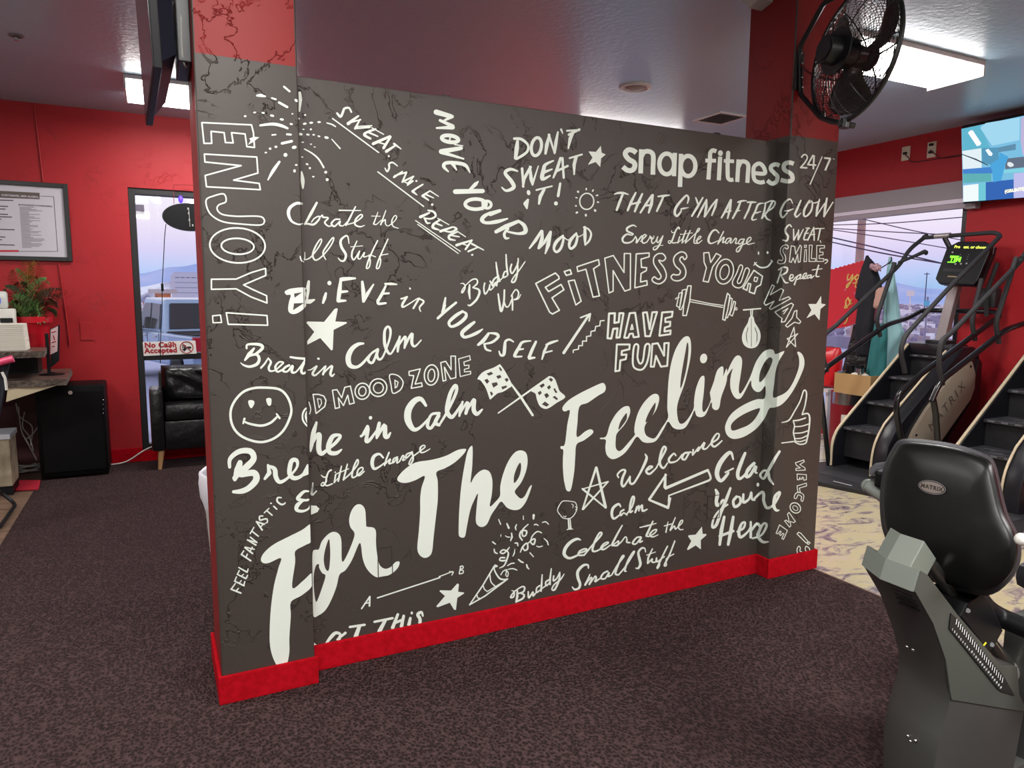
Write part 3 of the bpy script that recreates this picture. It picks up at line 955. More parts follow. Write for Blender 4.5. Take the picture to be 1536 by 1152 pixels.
F 250,365 270,365 275,400 272,478 300,430 340,340 380,275 415,262 440,290 443,340 430,440 415,540 415,590 430,608 470,550 520,450 570,320 630,235 690,205 730,215 748,250 820,222 822,240 780,310 750,400 735,520 725,640 780,630 850,590 900,520 940,430 962,350 960,280 945,235 965,230 995,260 1010,310 1005,370 970,460 920,560 860,650 800,710 740,735 690,745 650,830 580,920 500,980 430,1012 360,1020 310,990 288,930 300,870 340,800 410,740 500,690 580,660 648,650 655,540 620,580 590,595 555,580 530,540 522,490 480,570 440,640 405,658 370,635 340,570 335,500 345,430 358,380 320,430 280,510 255,610 240,720 220,755 195,757 175,740 170,705 190,560 210,440 225,390
H 712,285 690,280 650,320 615,390 600,450 602,505 640,475 690,390 720,310
H 608,748 560,752 470,790 390,840 345,890 345,935 370,945 430,925 500,895 560,840
f 150,600 215,420 245,420 205,640 165,700
@L painted_script_word
F G
s44 125,515,24 130,450,32 200,395,40 285,395,46 310,450,46 260,510,50 200,560,50 160,600,30
l60 205,480,40 190,540,60 165,610,30
s46 215,575,40 310,560,50 330,610,50 280,670,44 220,700,40 155,705,24
l34 420,500,18 430,560,34 395,605,20
s30 420,505,16 470,530,34 480,590,36 510,630,30 570,600,20 640,520,18 640,465,30 600,470,34 585,560,36 620,600,34 680,580,24 745,500,20
l30 725,500,16 690,575,24 742,540,50
F o
s24 860,110,12 810,110,26 765,150,34 750,185,34 835,195,20 850,185,12 800,200,16 745,240,40 735,285,34 790,300,26 850,275,16 872,220,12
@P painted_script_word
F N
s40 178,480,18 155,560,36 140,650,30 132,700,14
s34 150,640,14 175,590,26 200,575,36 195,680,40 215,720,34 260,690,22
s34 260,690,18 320,640,26 360,590,24 345,575,22 300,590,34 270,660,38 280,710,34 330,715,30 370,688,12
s24 520,585,20 560,560,12
s26 570,510,24 530,580,18 575,520,22 560,620,30 590,610,24 640,540,14
E 593,444,13,14,0
l34 660,485,26 645,560,34 640,600,16
s30 645,595,14 700,500,30 705,580,36 725,590,28 745,560,14
s44 1018,350,20 980,300,34 930,315,44 885,380,52 880,460,52 920,530,36 970,520,22 1050,440,18
s30 1120,410,24 1060,420,20 1030,500,26 1060,520,24 1120,420,26 1090,480,30 1120,500,22
s26 1120,500,16 1180,400,20 1250,250,24 1245,195,26 1205,260,30 1180,380,34 1200,430,34 1230,430,26 1290,340,14
l30 1300,320,16 1285,380,28 1275,430,16
s26 1275,420,14 1330,330,20 1340,350,30 1325,410,24
s28 1325,400,16 1375,320,24 1390,310,28 1385,380,34 1410,415,30 1450,380,14
@P painted_script_word
F N
l14 150,945,10 140,1030,12
l14 150,1035,14 178,1005,8
s12 290,845,14 270,860,12 255,900,14 250,935,14 230,965,12 212,960,8 230,940,10 255,965,12 300,950,10
s10 215,885,8 235,900,10 262,895,8
l12 325,880,12 315,940,14
E 322,862,6,6,0
l12 370,815,10 355,880,14 345,930,14
s8 315,940 350,900
l12 415,800,10 395,880,14 385,920,14
l8 330,875,8 425,835,8
s11 385,920,10 440,870,12 495,800,12 492,765,12 465,820,14 450,890,14 470,900,12 530,850,10 530,825,10 500,840,12 490,880,14 510,885,12 545,855,8
s18 690,750,14 660,722,18 620,740,26 605,790,28 620,835,22 660,820,14 700,790,10
l13 735,710,12 715,760,14 700,810,12
s12 705,800,10 745,760,12 735,795,14 760,790,10
s12 800,745,12 770,760,12 765,790,12 800,755,12 795,790,12 815,780,8
s12 815,780,10 840,735,12 850,745,12 840,770,12 860,765,8
s12 905,710,12 870,725,12 865,755,12 905,720,10
s12 912,705,12 920,760,14 900,800,12 888,795,10 910,750,10 960,710,10 1010,670,10 1000,655,10 975,675,14 980,710,12 1010,705,10 1050,682,6
@L painted_small_lettering
F o
l16 105,1048,14 200,1085,16
l15 110,1045,14 148,992,10
l12 155,1065,14 178,1040,10
l16 140,970,14 230,1015,16
l14 142,970,12 158,930,12
l12 185,990,12 205,965,10
l14 228,1015,14 238,975,12
l16 165,905,12 245,945,16
l14 168,905,12 185,868,12
l12 205,925,12 225,905,10
l14 250,945,16 265,915,12
l16 180,840,12 260,885,16
l14 262,885,14 270,852,10
l16 205,715,14 295,775,16
l15 205,715,12 228,680,12
l12 250,745,12 262,712,12
l16 240,650,14 312,705,16
l14 242,645,14 330,665,12
l12 285,690,12 310,645,12
l16 270,580,12 345,625,16
l14 262,575,14 355,600,12
l14 290,548,12 355,600,14
l14 290,515,12 325,455,12
l16 305,490,14 368,540,14
l16 350,400,14 405,480,16
l16 350,400,16 425,425,16
l12 385,455,12 415,425,10
s14 412,345,12 380,350,14 385,385,16 425,375,14 450,375,14 455,405,12 435,415,8
l14 425,315,12 470,272,10
l15 450,295,14 500,338,14
l15 515,252,14 545,280,14
E 490,224,10,7,0
s16 588,170,12 555,170,16 550,205,18 590,235,18 622,225,12 625,215,8
@P painted_small_lettering
F H
l10 1060,520,10 1005,600,10
l10 1060,520,12 1058,582,12
l8 1025,565 1062,560
l9 1112,528 1536,390
F I
l8 300,1152 405,1112
l8 380,1112 410,1118 398,1140
l8 465,1075,8 455,1128,8
s8 462,1075 480,1070 485,1085 462,1100 485,1105 482,1125 455,1130
@P painted_star
F J
f 472,632 485,640 478,700 525,706 528,714 472,750 460,850 445,848 410,790 310,828 298,820 370,735 325,695 330,688 420,690
@P painted_party_popper
F J
l12 572,808,10 680,650,12 775,490,12
l12 572,808,10 700,735,12 885,595,12
s10 780,480,10 800,490,12 775,500,12 785,540,12 820,590,14 860,600,14 885,595,12
s9 740,560,10 750,620,10 790,660,10
s9 685,650,9 695,680,9 712,692,9
s9 632,720,9 640,750,9 655,752,9
l8 715,700,8 880,600,8
s9 830,560 850,530 880,520 870,560 885,575 890,540 870,530
s12 820,505,8 860,480,12 890,400,14 885,370,12 850,355,12 825,375,12 850,385,12 880,360,12 900,335,8
s11 860,420,14 830,420,12 820,440,12 850,445,14 870,440,10
s10 890,515,8 930,510,10 962,522,8
s10 885,485,9 915,468,10 940,465,9
s12 990,375,8 1010,330,14 1045,300,12 1050,345,14 1025,360,12 1010,335,10
s12 1045,310,8 1090,270,12 1112,270,12 1100,310,14 1075,290,10 1090,240,10 1130,205,10 1165,215,9
s12 1005,275,12 985,240,14 1000,200,14 1040,200,14 1035,235,12 1010,240,12 1010,190,12 1055,145,8
l10 1100,70,20 1098,100,14
l10 1015,75,6 1015,105,8
s9 1172,130,8 1200,125,9 1222,145,8
s9 1105,150,9 1120,145,10 1138,155,8
l9 812,105,8 828,145,10
l16 880,140,12 895,175,16
s12 960,145,6 950,170,12 955,192,6
l12 918,218,10 922,250,14 910,280,10
l6 830,230 830,245
s8 868,240,6 885,250,8 905,250,8
l10 762,290,12 786,308,10
s10 775,350,10 780,375,12 800,385,10
s10 945,300,8 965,300,12 970,322,10
s10 1185,262,6 1210,285,10 1220,315,8
l9 1125,325,8 1145,332,10 1170,325,8
s10 945,350,6 940,385,10 928,408,6
l10 1070,380,10 1098,412,8
l14 975,435,12 995,452,14 1015,460,10
l14 1042,478,12 1048,500,14 1060,512,10
@P painted_script_word
F H
s26 765,835,14 800,790,24 830,765,22 860,775,18 850,810,24
l26 840,810,14 895,765,18
l28 925,725,16 1025,710,16
l28 990,720,24 965,790,30
l26 1092,690,16 1215,665,16
l28 1165,680,22 1125,755,28
l26 1250,640,18 1215,730,24
l26 1290,650,18 1275,720,24
l18 1225,700 1285,675
E 1345,630,8,10,0
l24 1335,665,18 1325,710,24
s20 1420,650,12 1410,625,18 1385,640,22 1400,670,22 1400,700,22
f 682,832 705,848 682,850
@P painted_script_word
F J
s12 918,690,6 940,700,12 935,740,14 910,745,14 940,700,10 1000,660,12 1025,665,14 1015,700,14 970,715,12
l18 965,690,14 965,740,20 955,785,14
s16 985,710,10 1020,725,16 1010,755,16 960,780,14
s13 1055,700,12 1060,750,16 1095,700,12 1095,735,14 1125,700,10
l14 1170,560,10 1165,640,16 1160,695,14
s13 1150,650,14 1125,670,12 1125,705,14 1160,680,10 1200,650,10
l14 1245,510,10 1235,590,16 1235,640,14
s13 1230,600,14 1200,620,14 1205,650,14 1235,620,10
s13 1265,570,12 1262,610,14 1290,590,12 1315,540,10
s14 1315,540,10 1310,600,16 1275,680,16 1250,680,12 1270,640,12 1320,600,12 1350,555,8
@P painted_script_word
F L
s26 325,320,12 290,310,24 230,340,30 180,400,32 170,460,32 220,495,24 300,465,18
s18 300,450,14 360,430,16 385,410,16 360,405,14 315,430,18 310,465,18 360,465,16
s18 360,465,16 430,380,16 510,290,18 530,255,16 505,255,16 460,340,20 440,420,20 480,425,16 540,390,14
s16 530,390,12 590,350,14 580,340,12 545,360,16 520,400,18 550,410,16 610,370,12
s20 725,180,12 680,260,18 625,370,18 660,350,12 690,330,14 680,370,18 640,375,12
s18 680,370,14 715,340,12 755,290,12 770,310,14 770,340,18 800,345,14
s18 900,290,16 860,300,16 825,350,18 860,355,14 910,290,14 890,340,18 920,330,12
l22 1020,140,14 960,270,22
s14 955,280,18 985,285,12 1040,250,12 1055,220,14 1020,230,14 990,270,18 1020,290,14 1070,270,8
l16 895,200,10 960,185,16 1052,160,8
l14 1165,145,8 1145,245,14
l10 1130,185 1200,165
s13 1235,105,10 1200,190,14 1185,230,12 1225,185,12 1235,215,14 1265,190,10
s12 1265,190,10 1300,155,12 1305,130,10 1285,140,12 1265,190,14 1280,220,12 1310,218,8
@P painted_script_word
F L
s24 400,590,12 395,560,18 350,565,24 300,620,28 300,680,28 320,740,26 310,780,22 270,795,18 245,770,10
s20 415,650,10 395,700,18 370,750,20
s18 380,740,12 425,680,14 430,700,18 410,745,18
s18 415,740,12 465,670,16 475,690,18 465,720,18 510,690,12
s18 585,620,16 545,640,16 520,685,18 560,690,14 600,630,14 590,670,18 625,655,12
s16 625,655,14 680,560,14 740,480,16 725,475,14 690,550,18 660,640,20 690,655,14
s16 690,655,14 760,570,14 840,440,14 825,440,12 780,520,18 750,610,18 765,620,10
s20 950,435,10 940,400,14 910,400,18 880,440,22 890,500,26 900,550,26 880,590,20 855,590,10
l18 1015,405,12 975,490,18 970,540,18
l11 960,465,10 1045,435,8
s15 970,545,14 1015,500,14 1010,530,16 1045,530,14 1055,490,14 1060,530,16 1100,500,12
s16 1160,380,14 1110,480,16 1060,590,18 1085,560,12 1080,520,10 1130,480,12
s16 1230,330,14 1180,460,16 1130,560,16 1150,560,12 1150,500,10 1220,455,12
@P painted_tree
F K
C8 150,590 195,585 240,590 275,600 290,640 285,680 255,730 215,755 160,750 130,720 105,680 115,640
l14 208,755,14 215,855,16
l12 225,755,10 232,855,14
l8 195,862 215,850 250,855
s7 240,615 255,625 250,650
s7 275,640 290,655 278,670
s7 160,730 180,740 185,728
@P painted_line_star
F K
l26 475,265,22 345,665,16
l26 478,265,22 565,645,28
l22 565,650,14 345,470,20
l20 345,470,10 590,400,14
l20 590,400,14 350,665,18
@P painted_script_word
F K
s18 690,360,14 680,330,16 720,290,18 755,295,20 730,360,24 720,420,24 740,445,20 790,370,16 800,350,14
s20 800,350,16 800,410,22 835,415,20 890,330,20 940,230,26 960,170,24 945,135,10
s18 950,300,12 1000,270,16 1015,255,16 985,255,16 955,300,22 990,325,20 1060,260,12
s20 1050,270,12 1110,160,18 1145,85,20 1125,65,20 1100,120,24 1085,220,26 1120,270,20 1160,220,12
s20 1240,150,14 1220,130,16 1175,180,22 1185,215,20 1250,200,14 1300,140,14
s18 1360,120,20 1320,130,20 1300,175,22 1330,185,18 1370,120,18 1390,120,10
F M
s14 235,205,16 230,250,16
s16 232,250,12 290,180,18 275,215,18
s16 278,215,12 335,140,18 320,190,20 350,195,14 390,150,10
s16 390,150,12 450,110,16 465,70,14 440,65,14 405,120,20 400,160,20 430,175,18 490,125,12
@P painted_arrow
F K
l28 1145,335,20 985,570,24
l26 985,575,20 1165,650,26
l24 1165,650,24 1185,560,22
l30 1140,330,18 1135,450,30
F M
l26 -8,545,26 365,385,22
s20 365,385,18 390,460,18 340,490,18
l16 340,490,18 20,610,12 18,660,18
@P painted_script_word
F K
s28 710,640,14 690,615,22 640,650,26 625,710,26 645,755,22 700,720,14
s18 740,670,18 710,690,16 710,725,18 740,700,14 770,720,14
s18 770,710,14 820,640,16 840,560,20 825,545,18 805,610,22 800,690,22 825,680,14
l22 865,640,14 850,695,18
s18 855,690,10 885,630,18 885,680,14
s18 885,670,10 915,625,18 920,680,22 965,665,12
@P painted_star
F L
f 1490,192 1498,262 1532,262 1532,275 1480,320 1480,410 1430,372 1355,418 1347,408 1388,330 1358,285 1362,275 1430,268
@P painted_script_word
F M
s34 590,290,14 570,230,26 530,250,36 470,330,42 445,420,40 480,480,30 540,420,24 545,400,14
s24 520,405,14 590,370,14
s28 695,235,24 660,320,32 630,410,32 640,460,28 680,440,22 740,370,20
s30 775,325,28 720,380,28 705,440,30 740,430,26 790,350,26 785,400,20 800,410,14
s28 1000,220,22 950,300,28 900,390,28 860,460,22 830,430,20 860,390,20 900,400,18 910,460,26 945,510,14
s26 435,560,20 450,600,34 440,660,30 450,700,26 500,650,22
s30 565,545,20 530,640,28 480,760,28 440,870,28 405,890,22 415,820,18 460,750,18 540,690,16
s26 620,620,24 590,660,24 605,710,26 650,680,24 650,630,20 625,620,14
s24 680,600,20 680,670,26 730,640,20 750,580,18 755,640,20 780,650,16
s24 775,640,18 840,580,24 860,600,26 860,660,26 890,720,26 950,690,20 1000,600,22 995,580,18 960,620,26 950,700,28 970,740,24 995,740,12
E 808,514,12,18,0
l34 510,800,24 485,920,34 470,1045,24
l34 590,800,24 570,920,34 545,1045,24
l28 470,970,24 590,925,24
s24 625,930,16 680,900,20 695,850,18 665,860,22 640,930,28 655,980,26 720,930,18 750,870,14
l26 745,845,20 745,980,24
s24 750,920,20 800,860,24 830,900,24 800,960,14
s24 760,990,14 840,960,18 885,880,22 865,855,18 830,900,26 810,970,28 850,1020,26 900,1020,12
@P painted_thumbs_up
F m
s12 805,872,8 870,850,12 920,770,12 970,680,12 1000,590,12 1020,580,12 1030,620,14 1015,720,12 990,795,12
s14 990,800,12 1040,790,14 1058,830,16 1052,930,14 1035,1020,14 1020,1060,12 970,1070,12 925,1050,12
s12 910,860,12 920,905,12 910,960,12 920,1010,12 925,1050,12
s12 910,855,12 960,850,14 1020,830,12
s11 920,910 985,905 1050,885
s11 915,970 985,965 1048,945
s11 920,1018 980,1015 1035,990
s11 925,1040 975,1045 1020,1030
l12 805,1058,10 910,1045,12
@P painted_outline_word
F M
c7 1140,320 1215,295 1220,310 1180,335 1225,365 1228,385 1145,388 1145,370 1185,365 1148,340
c7 1155,420 1238,425 1238,470 1215,475 1212,450 1200,448 1200,465 1182,465 1180,448 1175,470 1158,470
c7 1155,525 1238,500 1240,525 1175,545 1185,580 1162,580
C7 1185,585 1215,610 1205,660 1190,650 1195,620 1165,605 1150,635 1130,630 1145,590
e9 1140,720,50,42,40
e6 1140,722,26,18,40
c7 1085,760 1140,840 1128,850 1095,840 1100,880 1088,890 1045,835 1058,828 1085,850 1080,810 1070,775
c7 1000,870 1070,920 1035,1000 1020,990 1040,950 1028,945 1010,965 1000,955 1015,930 1005,925 985,950 970,945 
@P painted_outline_word
F M
c8 1168,935 1190,945 1255,1020 1235,1030 1155,950
c7 1262,1020 1272,1030 1255,1045 1245,1035
C8 1170,1060 1155,1090 1165,1130 1200,1140 1195,1110 1180,1100 1185,1075
C8 1235,1060 1265,1080 1262,1110 1230,1095
@B painted_script_word
F n
s28 365,108,26 310,105,30 245,150,34 228,215,34 260,290,24 330,325,16 375,318,14
l26 525,98,22 465,210,32 402,322,20
s18 402,318,14 440,320,20 495,325,22 550,270,18 548,240,14 500,262,14 470,300,12
s16 548,262,10 582,228,14 590,250,18 645,258,16 608,305,18 650,345,14 690,330,10
s18 765,272,16 715,275,16 678,318,20 712,345,18 770,290,14 762,330,18 800,340,12 840,300,10
l18 930,140,14 870,260,20 830,335,16
l16 758,178,14 985,180,10
s18 850,325,12 930,300,12 1000,245,16 985,222,14 935,270,20 925,325,18 975,350,16 1025,335,8
l14 1165,198,8 1120,320,16
l10 1098,238,8 1190,240,8
s12 1122,322,12 1150,325,10 1200,280,8
l16 1248,180,10 1195,328,16
s12 1195,320,8 1240,275,14 1245,320,12 1275,340,10 1340,290,10 1362,245,12 1340,235,10 1310,290,14 1325,345,12 1380,366,8
@B painted_script_word
F n
s14 350,660,12 362,700,14 388,718,10
s12 400,618,8 400,670,10 398,695,12 460,670,14 540,570,14 575,500,14 560,482,14 510,560,18 482,650,20 515,700,16 590,650,14 670,550,14 702,480,14 688,468,14 630,550,18 590,625,16 620,695,10
s24 862,525,10 850,455,16 822,448,18 775,495,26 785,565,28 828,640,26 815,700,22 780,708,16 748,678,10
l18 945,500,12 895,610,18 890,660,18
s14 890,660,18 915,695,16 975,600,10 955,670,16 980,685,12 1025,615,12 1015,665,14 1060,655,10
l8 880,560,8 1005,550,8
s16 1162,495,14 1110,600,16 1060,720,18 1045,785,14 1075,770,14 1085,700,14 1070,645,10 1140,665,10
s16 1270,480,14 1215,600,16 1165,720,18 1150,785,14 1178,775,14 1195,700,14 1185,655,10 1270,635,10
@P painted_script_word
F G
s16 765,645,8 757,700,16 755,728,12 790,705,8
'''
FR = {'A': (280, 100, 4.0421), 'B': (620, 120, 5.12), 'C': (900, 180, 4.2667), 'D': (280, 360, 4.0421), 'E': (620, 330, 5.12), 'F': (900, 400, 4.2667),
      'G': (320, 600, 5.12), 'H': (320, 780, 4.5176), 'I': (600, 640, 5.12), 'J': (600, 760, 5.4857), 'K': (820, 660, 6.4), 'L': (820, 760, 6.4), 'M': (1000, 640, 5.9077), 'N': (440, 540, 5.12),
      'a': (490, 150, 4.8), 'b': (640, 150, 5.2375), 'c': (920, 205, 8.8625), 'd': (1060, 205, 7.68), 'e': (780, 330, 6.9818), 'f': (920, 330, 6.9818), 'g': (1120, 320, 5.2364),
      'h': (340, 380, 7.68), 'i': (340, 490, 7.68), 'j': (520, 400, 6.4), 'k': (660, 400, 7.68), 'l': (830, 480, 5.2346), 'm': (1040, 490, 6.0632), 'n': (400, 290, 6.9818), 'o': (330, 720, 6.4), 'p': (700, 530, 9.6)}
def inside(pt, poly):
    """non-zero winding test"""
    x, y = pt; w = 0
    for (ax_, ay), (bx, by) in zip(poly, poly[1:]+poly[:1]):
        if ay <= y < by and (bx-ax_)*(y-ay)-(x-ax_)*(by-ay) > 0: w += 1
        elif by <= y < ay and (bx-ax_)*(y-ay)-(x-ax_)*(by-ay) < 0: w -= 1
    return w != 0
def poly2d(bm, polys):
    vs = []; ed = []
    for p in polys:
        k = len(vs); n = len(p); vs += [Vector(q) for q in p]; ed += [(k+i, k+(i+1) % n) for i in range(n)]
    V, E, F, *_ = geometry.delaunay_2d_cdt(vs, ed, [], 0, 1e-5)
    bv = [bm.verts.new((v.x, v.y, 0)) for v in V]
    for t3 in F:
        c = (sum(V[i].x for i in t3)/3, sum(V[i].y for i in t3)/3)
        if inside(c, polys[0]) and not any(inside(c, h) for h in polys[1:]): bm.faces.new([bv[i] for i in t3])
    bmesh.ops.delete(bm, geom=[v for v in bv if not v.link_faces], context='VERTS')
def union2d(bm):
    """merge all overlapping pieces of a word into one non-overlapping sheet"""
    polys = []; total = 0
    for f in bm.faces:
        co = [(v.co.x, v.co.y) for v in f.verts]
        for i in range(1, len(co)-1) if len(co) == 4 else [0]:
            c3 = [co[0], co[i], co[i+1]] if len(co) == 4 else co
            ar = sum(a[0]*b_[1]-b_[0]*a[1] for a, b_ in zip(c3, c3[1:]+c3[:1]))/2
            if abs(ar) < 1e-4: continue
            total += abs(ar); polys.append(c3 if ar > 0 else c3[::-1])
    rj = random.Random(1)
    for attempt in range(6):
        j = 0 if attempt == 0 else 2e-4*attempt
        vs = []; fs = []
        for c3 in polys:
            k = len(vs); vs += [Vector((x+rj.uniform(-j, j), y+rj.uniform(-j, j))) for x, y in c3]; fs.append(list(range(k, k+len(c3))))
        V, E, F, _v, _e, OF = geometry.delaunay_2d_cdt(vs, [], fs, 0, 1e-4)
        keep = [t3 for t3, of in zip(F, OF) if of]
        ua = sum(abs((V[t[1]].x-V[t[0]].x)*(V[t[2]].y-V[t[0]].y)-(V[t[2]].x-V[t[0]].x)*(V[t[1]].y-V[t[0]].y))/2 for t in keep)
        if .4*total < ua < 1.01*total: break
    ok = []; bb = [(min(p[0] for p in q), max(p[0] for p in q), min(p[1] for p in q), max(p[1] for p in q), q) for q in polys]
    for t in keep:
        A, B, C_ = V[t[0]], V[t[1]], V[t[2]]
        if abs((B.x-A.x)*(C_.y-A.y)-(C_.x-A.x)*(B.y-A.y)) > .4:
            x, y = (A.x+B.x+C_.x)/3, (A.y+B.y+C_.y)/3
            if not any(b0-.01 <= x <= b1+.01 and b2-.01 <= y <= b3+.01 and inside((x, y), q) for b0, b1, b2, b3, q in bb): continue
        ok.append(t)
    keep = ok
    nb = bmesh.new(); bv = [nb.verts.new((v.x, v.y, 0)) for v in V]
    for t3 in keep:
        try: nb.faces.new([bv[i] for i in t3])
        except ValueError: pass
    bm.free(); return nb
def disc(bm, x, y, r, n=10):
    bm.faces.new([bm.verts.new((x+r*math.cos(6.28318*k/n), y+r*math.sin(6.28318*k/n), 0)) for k in range(n)])
def ribbon(bm, pts, cap=True, closed=False):
    n = len(pts); L = []
    for i in range(n):
        a = pts[i-1] if (closed or i) else pts[0]; b_ = pts[(i+1) % n] if (closed or i < n-1) else pts[-1]
        dx, dy = b_[0]-a[0], b_[1]-a[1]; d = math.hypot(dx, dy) or 1; w = pts[i][2]/2
        x, y = pts[i][:2]
        L.append((bm.verts.new((x-dy/d*w, y+dx/d*w, 0)), bm.verts.new((x+dy/d*w, y-dx/d*w, 0))))
    for i in range(n if closed else n-1):
        A, B = L[i], L[(i+1) % n]; bm.faces.new((A[0], A[1], B[1], B[0]))
    if cap and not closed:
        for p in (pts[0], pts[-1]): disc(bm, p[0], p[1], p[2]/2)
def segs(bm, pts, closed):
    n = len(pts)
    for i in range(n if closed else n-1): ribbon(bm, [pts[i], pts[(i+1) % n]], cap=False)
    for p in pts: disc(bm, p[0], p[1], p[2]/2, 8)
def build_cmds(bm, lines, flat=False):
    fx = fy = 0; fs = 1; pend = None
    def flush():
        nonlocal pend
        if pend: poly2d(bm, pend); pend = None
    for ln in lines:
        if ln[0] == 'F' and len(ln) == 3 and ln[2] in FR: flush(); fx, fy, fs = FR[ln[2]]; continue
        head, *rest = ln.split(); c = head[0]; w = float(head[1:] or 0)
        P = [tuple(float(v) for v in q.split(',')) for q in rest]
        if c in 'eE':
            flush()
            for q in P:
                a = math.radians(q[4]); n = 36 if q[2]/fs > 4 else 12
                pts = []
                for k in range(n):
                    t = 6.28318*k/n; u, v = q[2]*math.cos(t), q[3]*math.sin(t)
                    pts.append((fx+(q[0]+u*math.cos(a)-v*math.sin(a))/fs, fy+(q[1]+u*math.sin(a)+v*math.cos(a))/fs, w/fs))
                if c == 'e': ribbon(bm, pts, closed=True)
                else: bm.faces.new([bm.verts.new((x, y, 0)) for x, y, _ in pts])
            continue
        Q = [(fx+q[0]/fs, fy+q[1]/fs, (q[2] if len(q) > 2 else w)/fs) for q in P]
        if c == 's': flush(); ribbon(bm, cr(Q, 5), cap=not flat)
        elif c == 'C': flush(); ribbon(bm, cr(Q, 5, True), closed=True)
        elif c == 'l': flush(); ribbon(bm, Q, cap=False) if flat and len(Q) == 2 else segs(bm, Q, False)
        elif c == 'c': flush(); segs(bm, Q, True)
        elif c in 'fF': flush(); pend = [[q[:2] for q in (cr(Q, 4, True) if c == 'F' else Q)]]
        elif c in 'hH' and pend is not None: pend.append([q[:2] for q in (cr(Q, 4, True) if c == 'H' else Q)])
    flush()
def side_of(A, B):
    """2-D line through A and B: returns point and normal pointing right (+x)"""
    n = Vector((B[1]-A[1], -(B[0]-A[0]), 0)).normalized()
    if n.x < 0: n = -n
    return Vector((A[0], A[1], 0)), n
LcolR = side_of(project((CX1-.003, CY, .1)), project((CX1-.003, CY, 2.3)))
Lin = side_of(project((RX0, PY_, .1)), project((RX0, PY_, 2.3)))
Lout = side_of(project((RX0, CY, .1)), project((RX0, CY, 2.3)))
Lend = side_of(project((RX1-.004, CY, .1)), project((RX1-.004, CY, 2.3)))
OFF = .0012
def letter(surface, name, lines):
    bm = bmesh.new(); build_cmds(bm, lines, name == 'painted_logo'); bm = union2d(bm)
    def bis(L, co=False, ci=False):
        bmesh.ops.bisect_plane(bm, geom=bm.verts[:]+bm.edges[:]+bm.faces[:], plane_co=L[0], plane_no=L[1], clear_outer=co, clear_inner=ci, dist=1e-5)
    verts = [[], []]; faces = []
    if surface == 'L':
        bis(LcolR, co=True); parts = {'front': bm.faces[:]}
        fn = {'front': lambda x, y: onY(x, y, CY-OFF)}; par = colL
    else:
        bis(LcolR, ci=True); bis(Lin); bis(Lout); bis(Lend, co=True)
        sd = lambda f, L: (f.calc_center_median()-L[0]).dot(L[1])
        parts = {'panel': [], 'side': [], 'front': []}
        for f in bm.faces: parts['panel' if sd(f, Lin) < 0 else 'side' if sd(f, Lout) < 0 else 'front'].append(f)
        fn = {'panel': lambda x, y: onY(x, y, PY_-OFF), 'side': lambda x, y: onX(x, y, RX0-OFF), 'front': lambda x, y: onY(x, y, CY-OFF)}; par = panel
    for key, fl in parts.items():
        if not fl: continue
        vm = {}; vs = []; fs_ = []
        for f in fl:
            idx = []
            for v in f.verts:
                if v.index not in vm or True:
                    k = (round(v.co.x, 3), round(v.co.y, 3))
                    if k not in vm:
                        vm[k] = len(vs); q = fn[key](v.co.x, v.co.y)
                        q.z = max(q.z, .06); vs.append(q)
                    idx.append(vm[k])
            idx2 = [a for i, a in enumerate(idx) if a != idx[i-1]]
            if len(set(idx2)) >= 3 and len(set(idx2)) == len(idx2): fs_.append(idx2)
        if not fs_: continue
        me = bpy.data.meshes.new(name); me.from_pydata([tuple(v) for v in vs], [], fs_); me.materials.append(white); me.validate()
        # every face looks out of the wall
        b2 = bmesh.new(); b2.from_mesh(me); want = Vector((-1, 0, 0)) if key == 'side' else Vector((0, -1, 0))
        b2.normal_update()
        for f in b2.faces:
            if f.normal.dot(want) < 0: f.normal_flip()
        b2.to_mesh(me); b2.free()
        o = bpy.data.objects.new(name, me); COL.objects.link(o); o.parent = colR if key in ('front', 'side') and surface == 'P' else par
    bm.free()
cur = None; buf = []
for ln in STROKES.split('\n')+['@end']:
    ln = ln.strip()
    if not ln or ln[0] == '#': continue
    if ln[0] == '@':
        if cur and buf:
            for sf in ('LP' if cur[0] == 'B' else cur[0]): letter(sf, cur[1], buf)
        buf = []; cur = (ln[1], ln.split()[1]) if ln != '@end' else None
    else: buf.append(ln)
# ------------------------------------------------------------------ ceiling fittings
lens = mat('fluorescent_lens', (255, 250, 246), .4, emit=12)
whitep = mat('white_enamel', (205, 200, 200), .4)
for k, (x, y, a, b, w_) in enumerate(LAMPS[:2] + LAMPS[2:]):
    lab = ['long white fluorescent ceiling light right of the black fan', 'white fluorescent ceiling light behind the wall television, above the red wall'][k] if k < 2 else None
    if lab is None: lab = ['', '', 'fluorescent ceiling light just in front of the left column', 'unseen ceiling light added to brighten the mural, behind the camera at the right', 'fluorescent ceiling light over the reception desk', 'fluorescent ceiling light over the exercise bike', 'unseen ceiling light added to brighten the mural, behind the camera at the left', 'fluorescent ceiling light hidden behind the top of the mural wall'][k]
    t = thing('ceiling_light', lab, 'ceiling light', (x, y, ZC), 'fluorescent ceiling lights' if k > 1 else None)
    MB().box2((x-a/2, y-b/2, ZC-.03), (x+a/2, y+b/2, ZC), bev=.006).obj('housing', whitep, parent=t)
    m = MB(); m.prism([(x-a/2+.015, y-b/2+.01, ZC-.03), (x-a/2+.015, y-b/2+.05, ZC-.1), (x-a/2+.015, y+b/2-.05, ZC-.1), (x-a/2+.015, y+b/2-.01, ZC-.03)], (a-.03, 0, 0)); m.obj('lens', lens, parent=t)
    for s_ in (-1, 1): MB().box((x+s_*(a/2-.004), y, ZC-.052), (.014, b, .1), bev=.003).obj('end_cap', whitep, parent=t)
P = onZ(953, 130, ZC)
t = thing('recessed_light', 'round white recessed light trim in the ceiling above the mural wall', 'ceiling light', P)
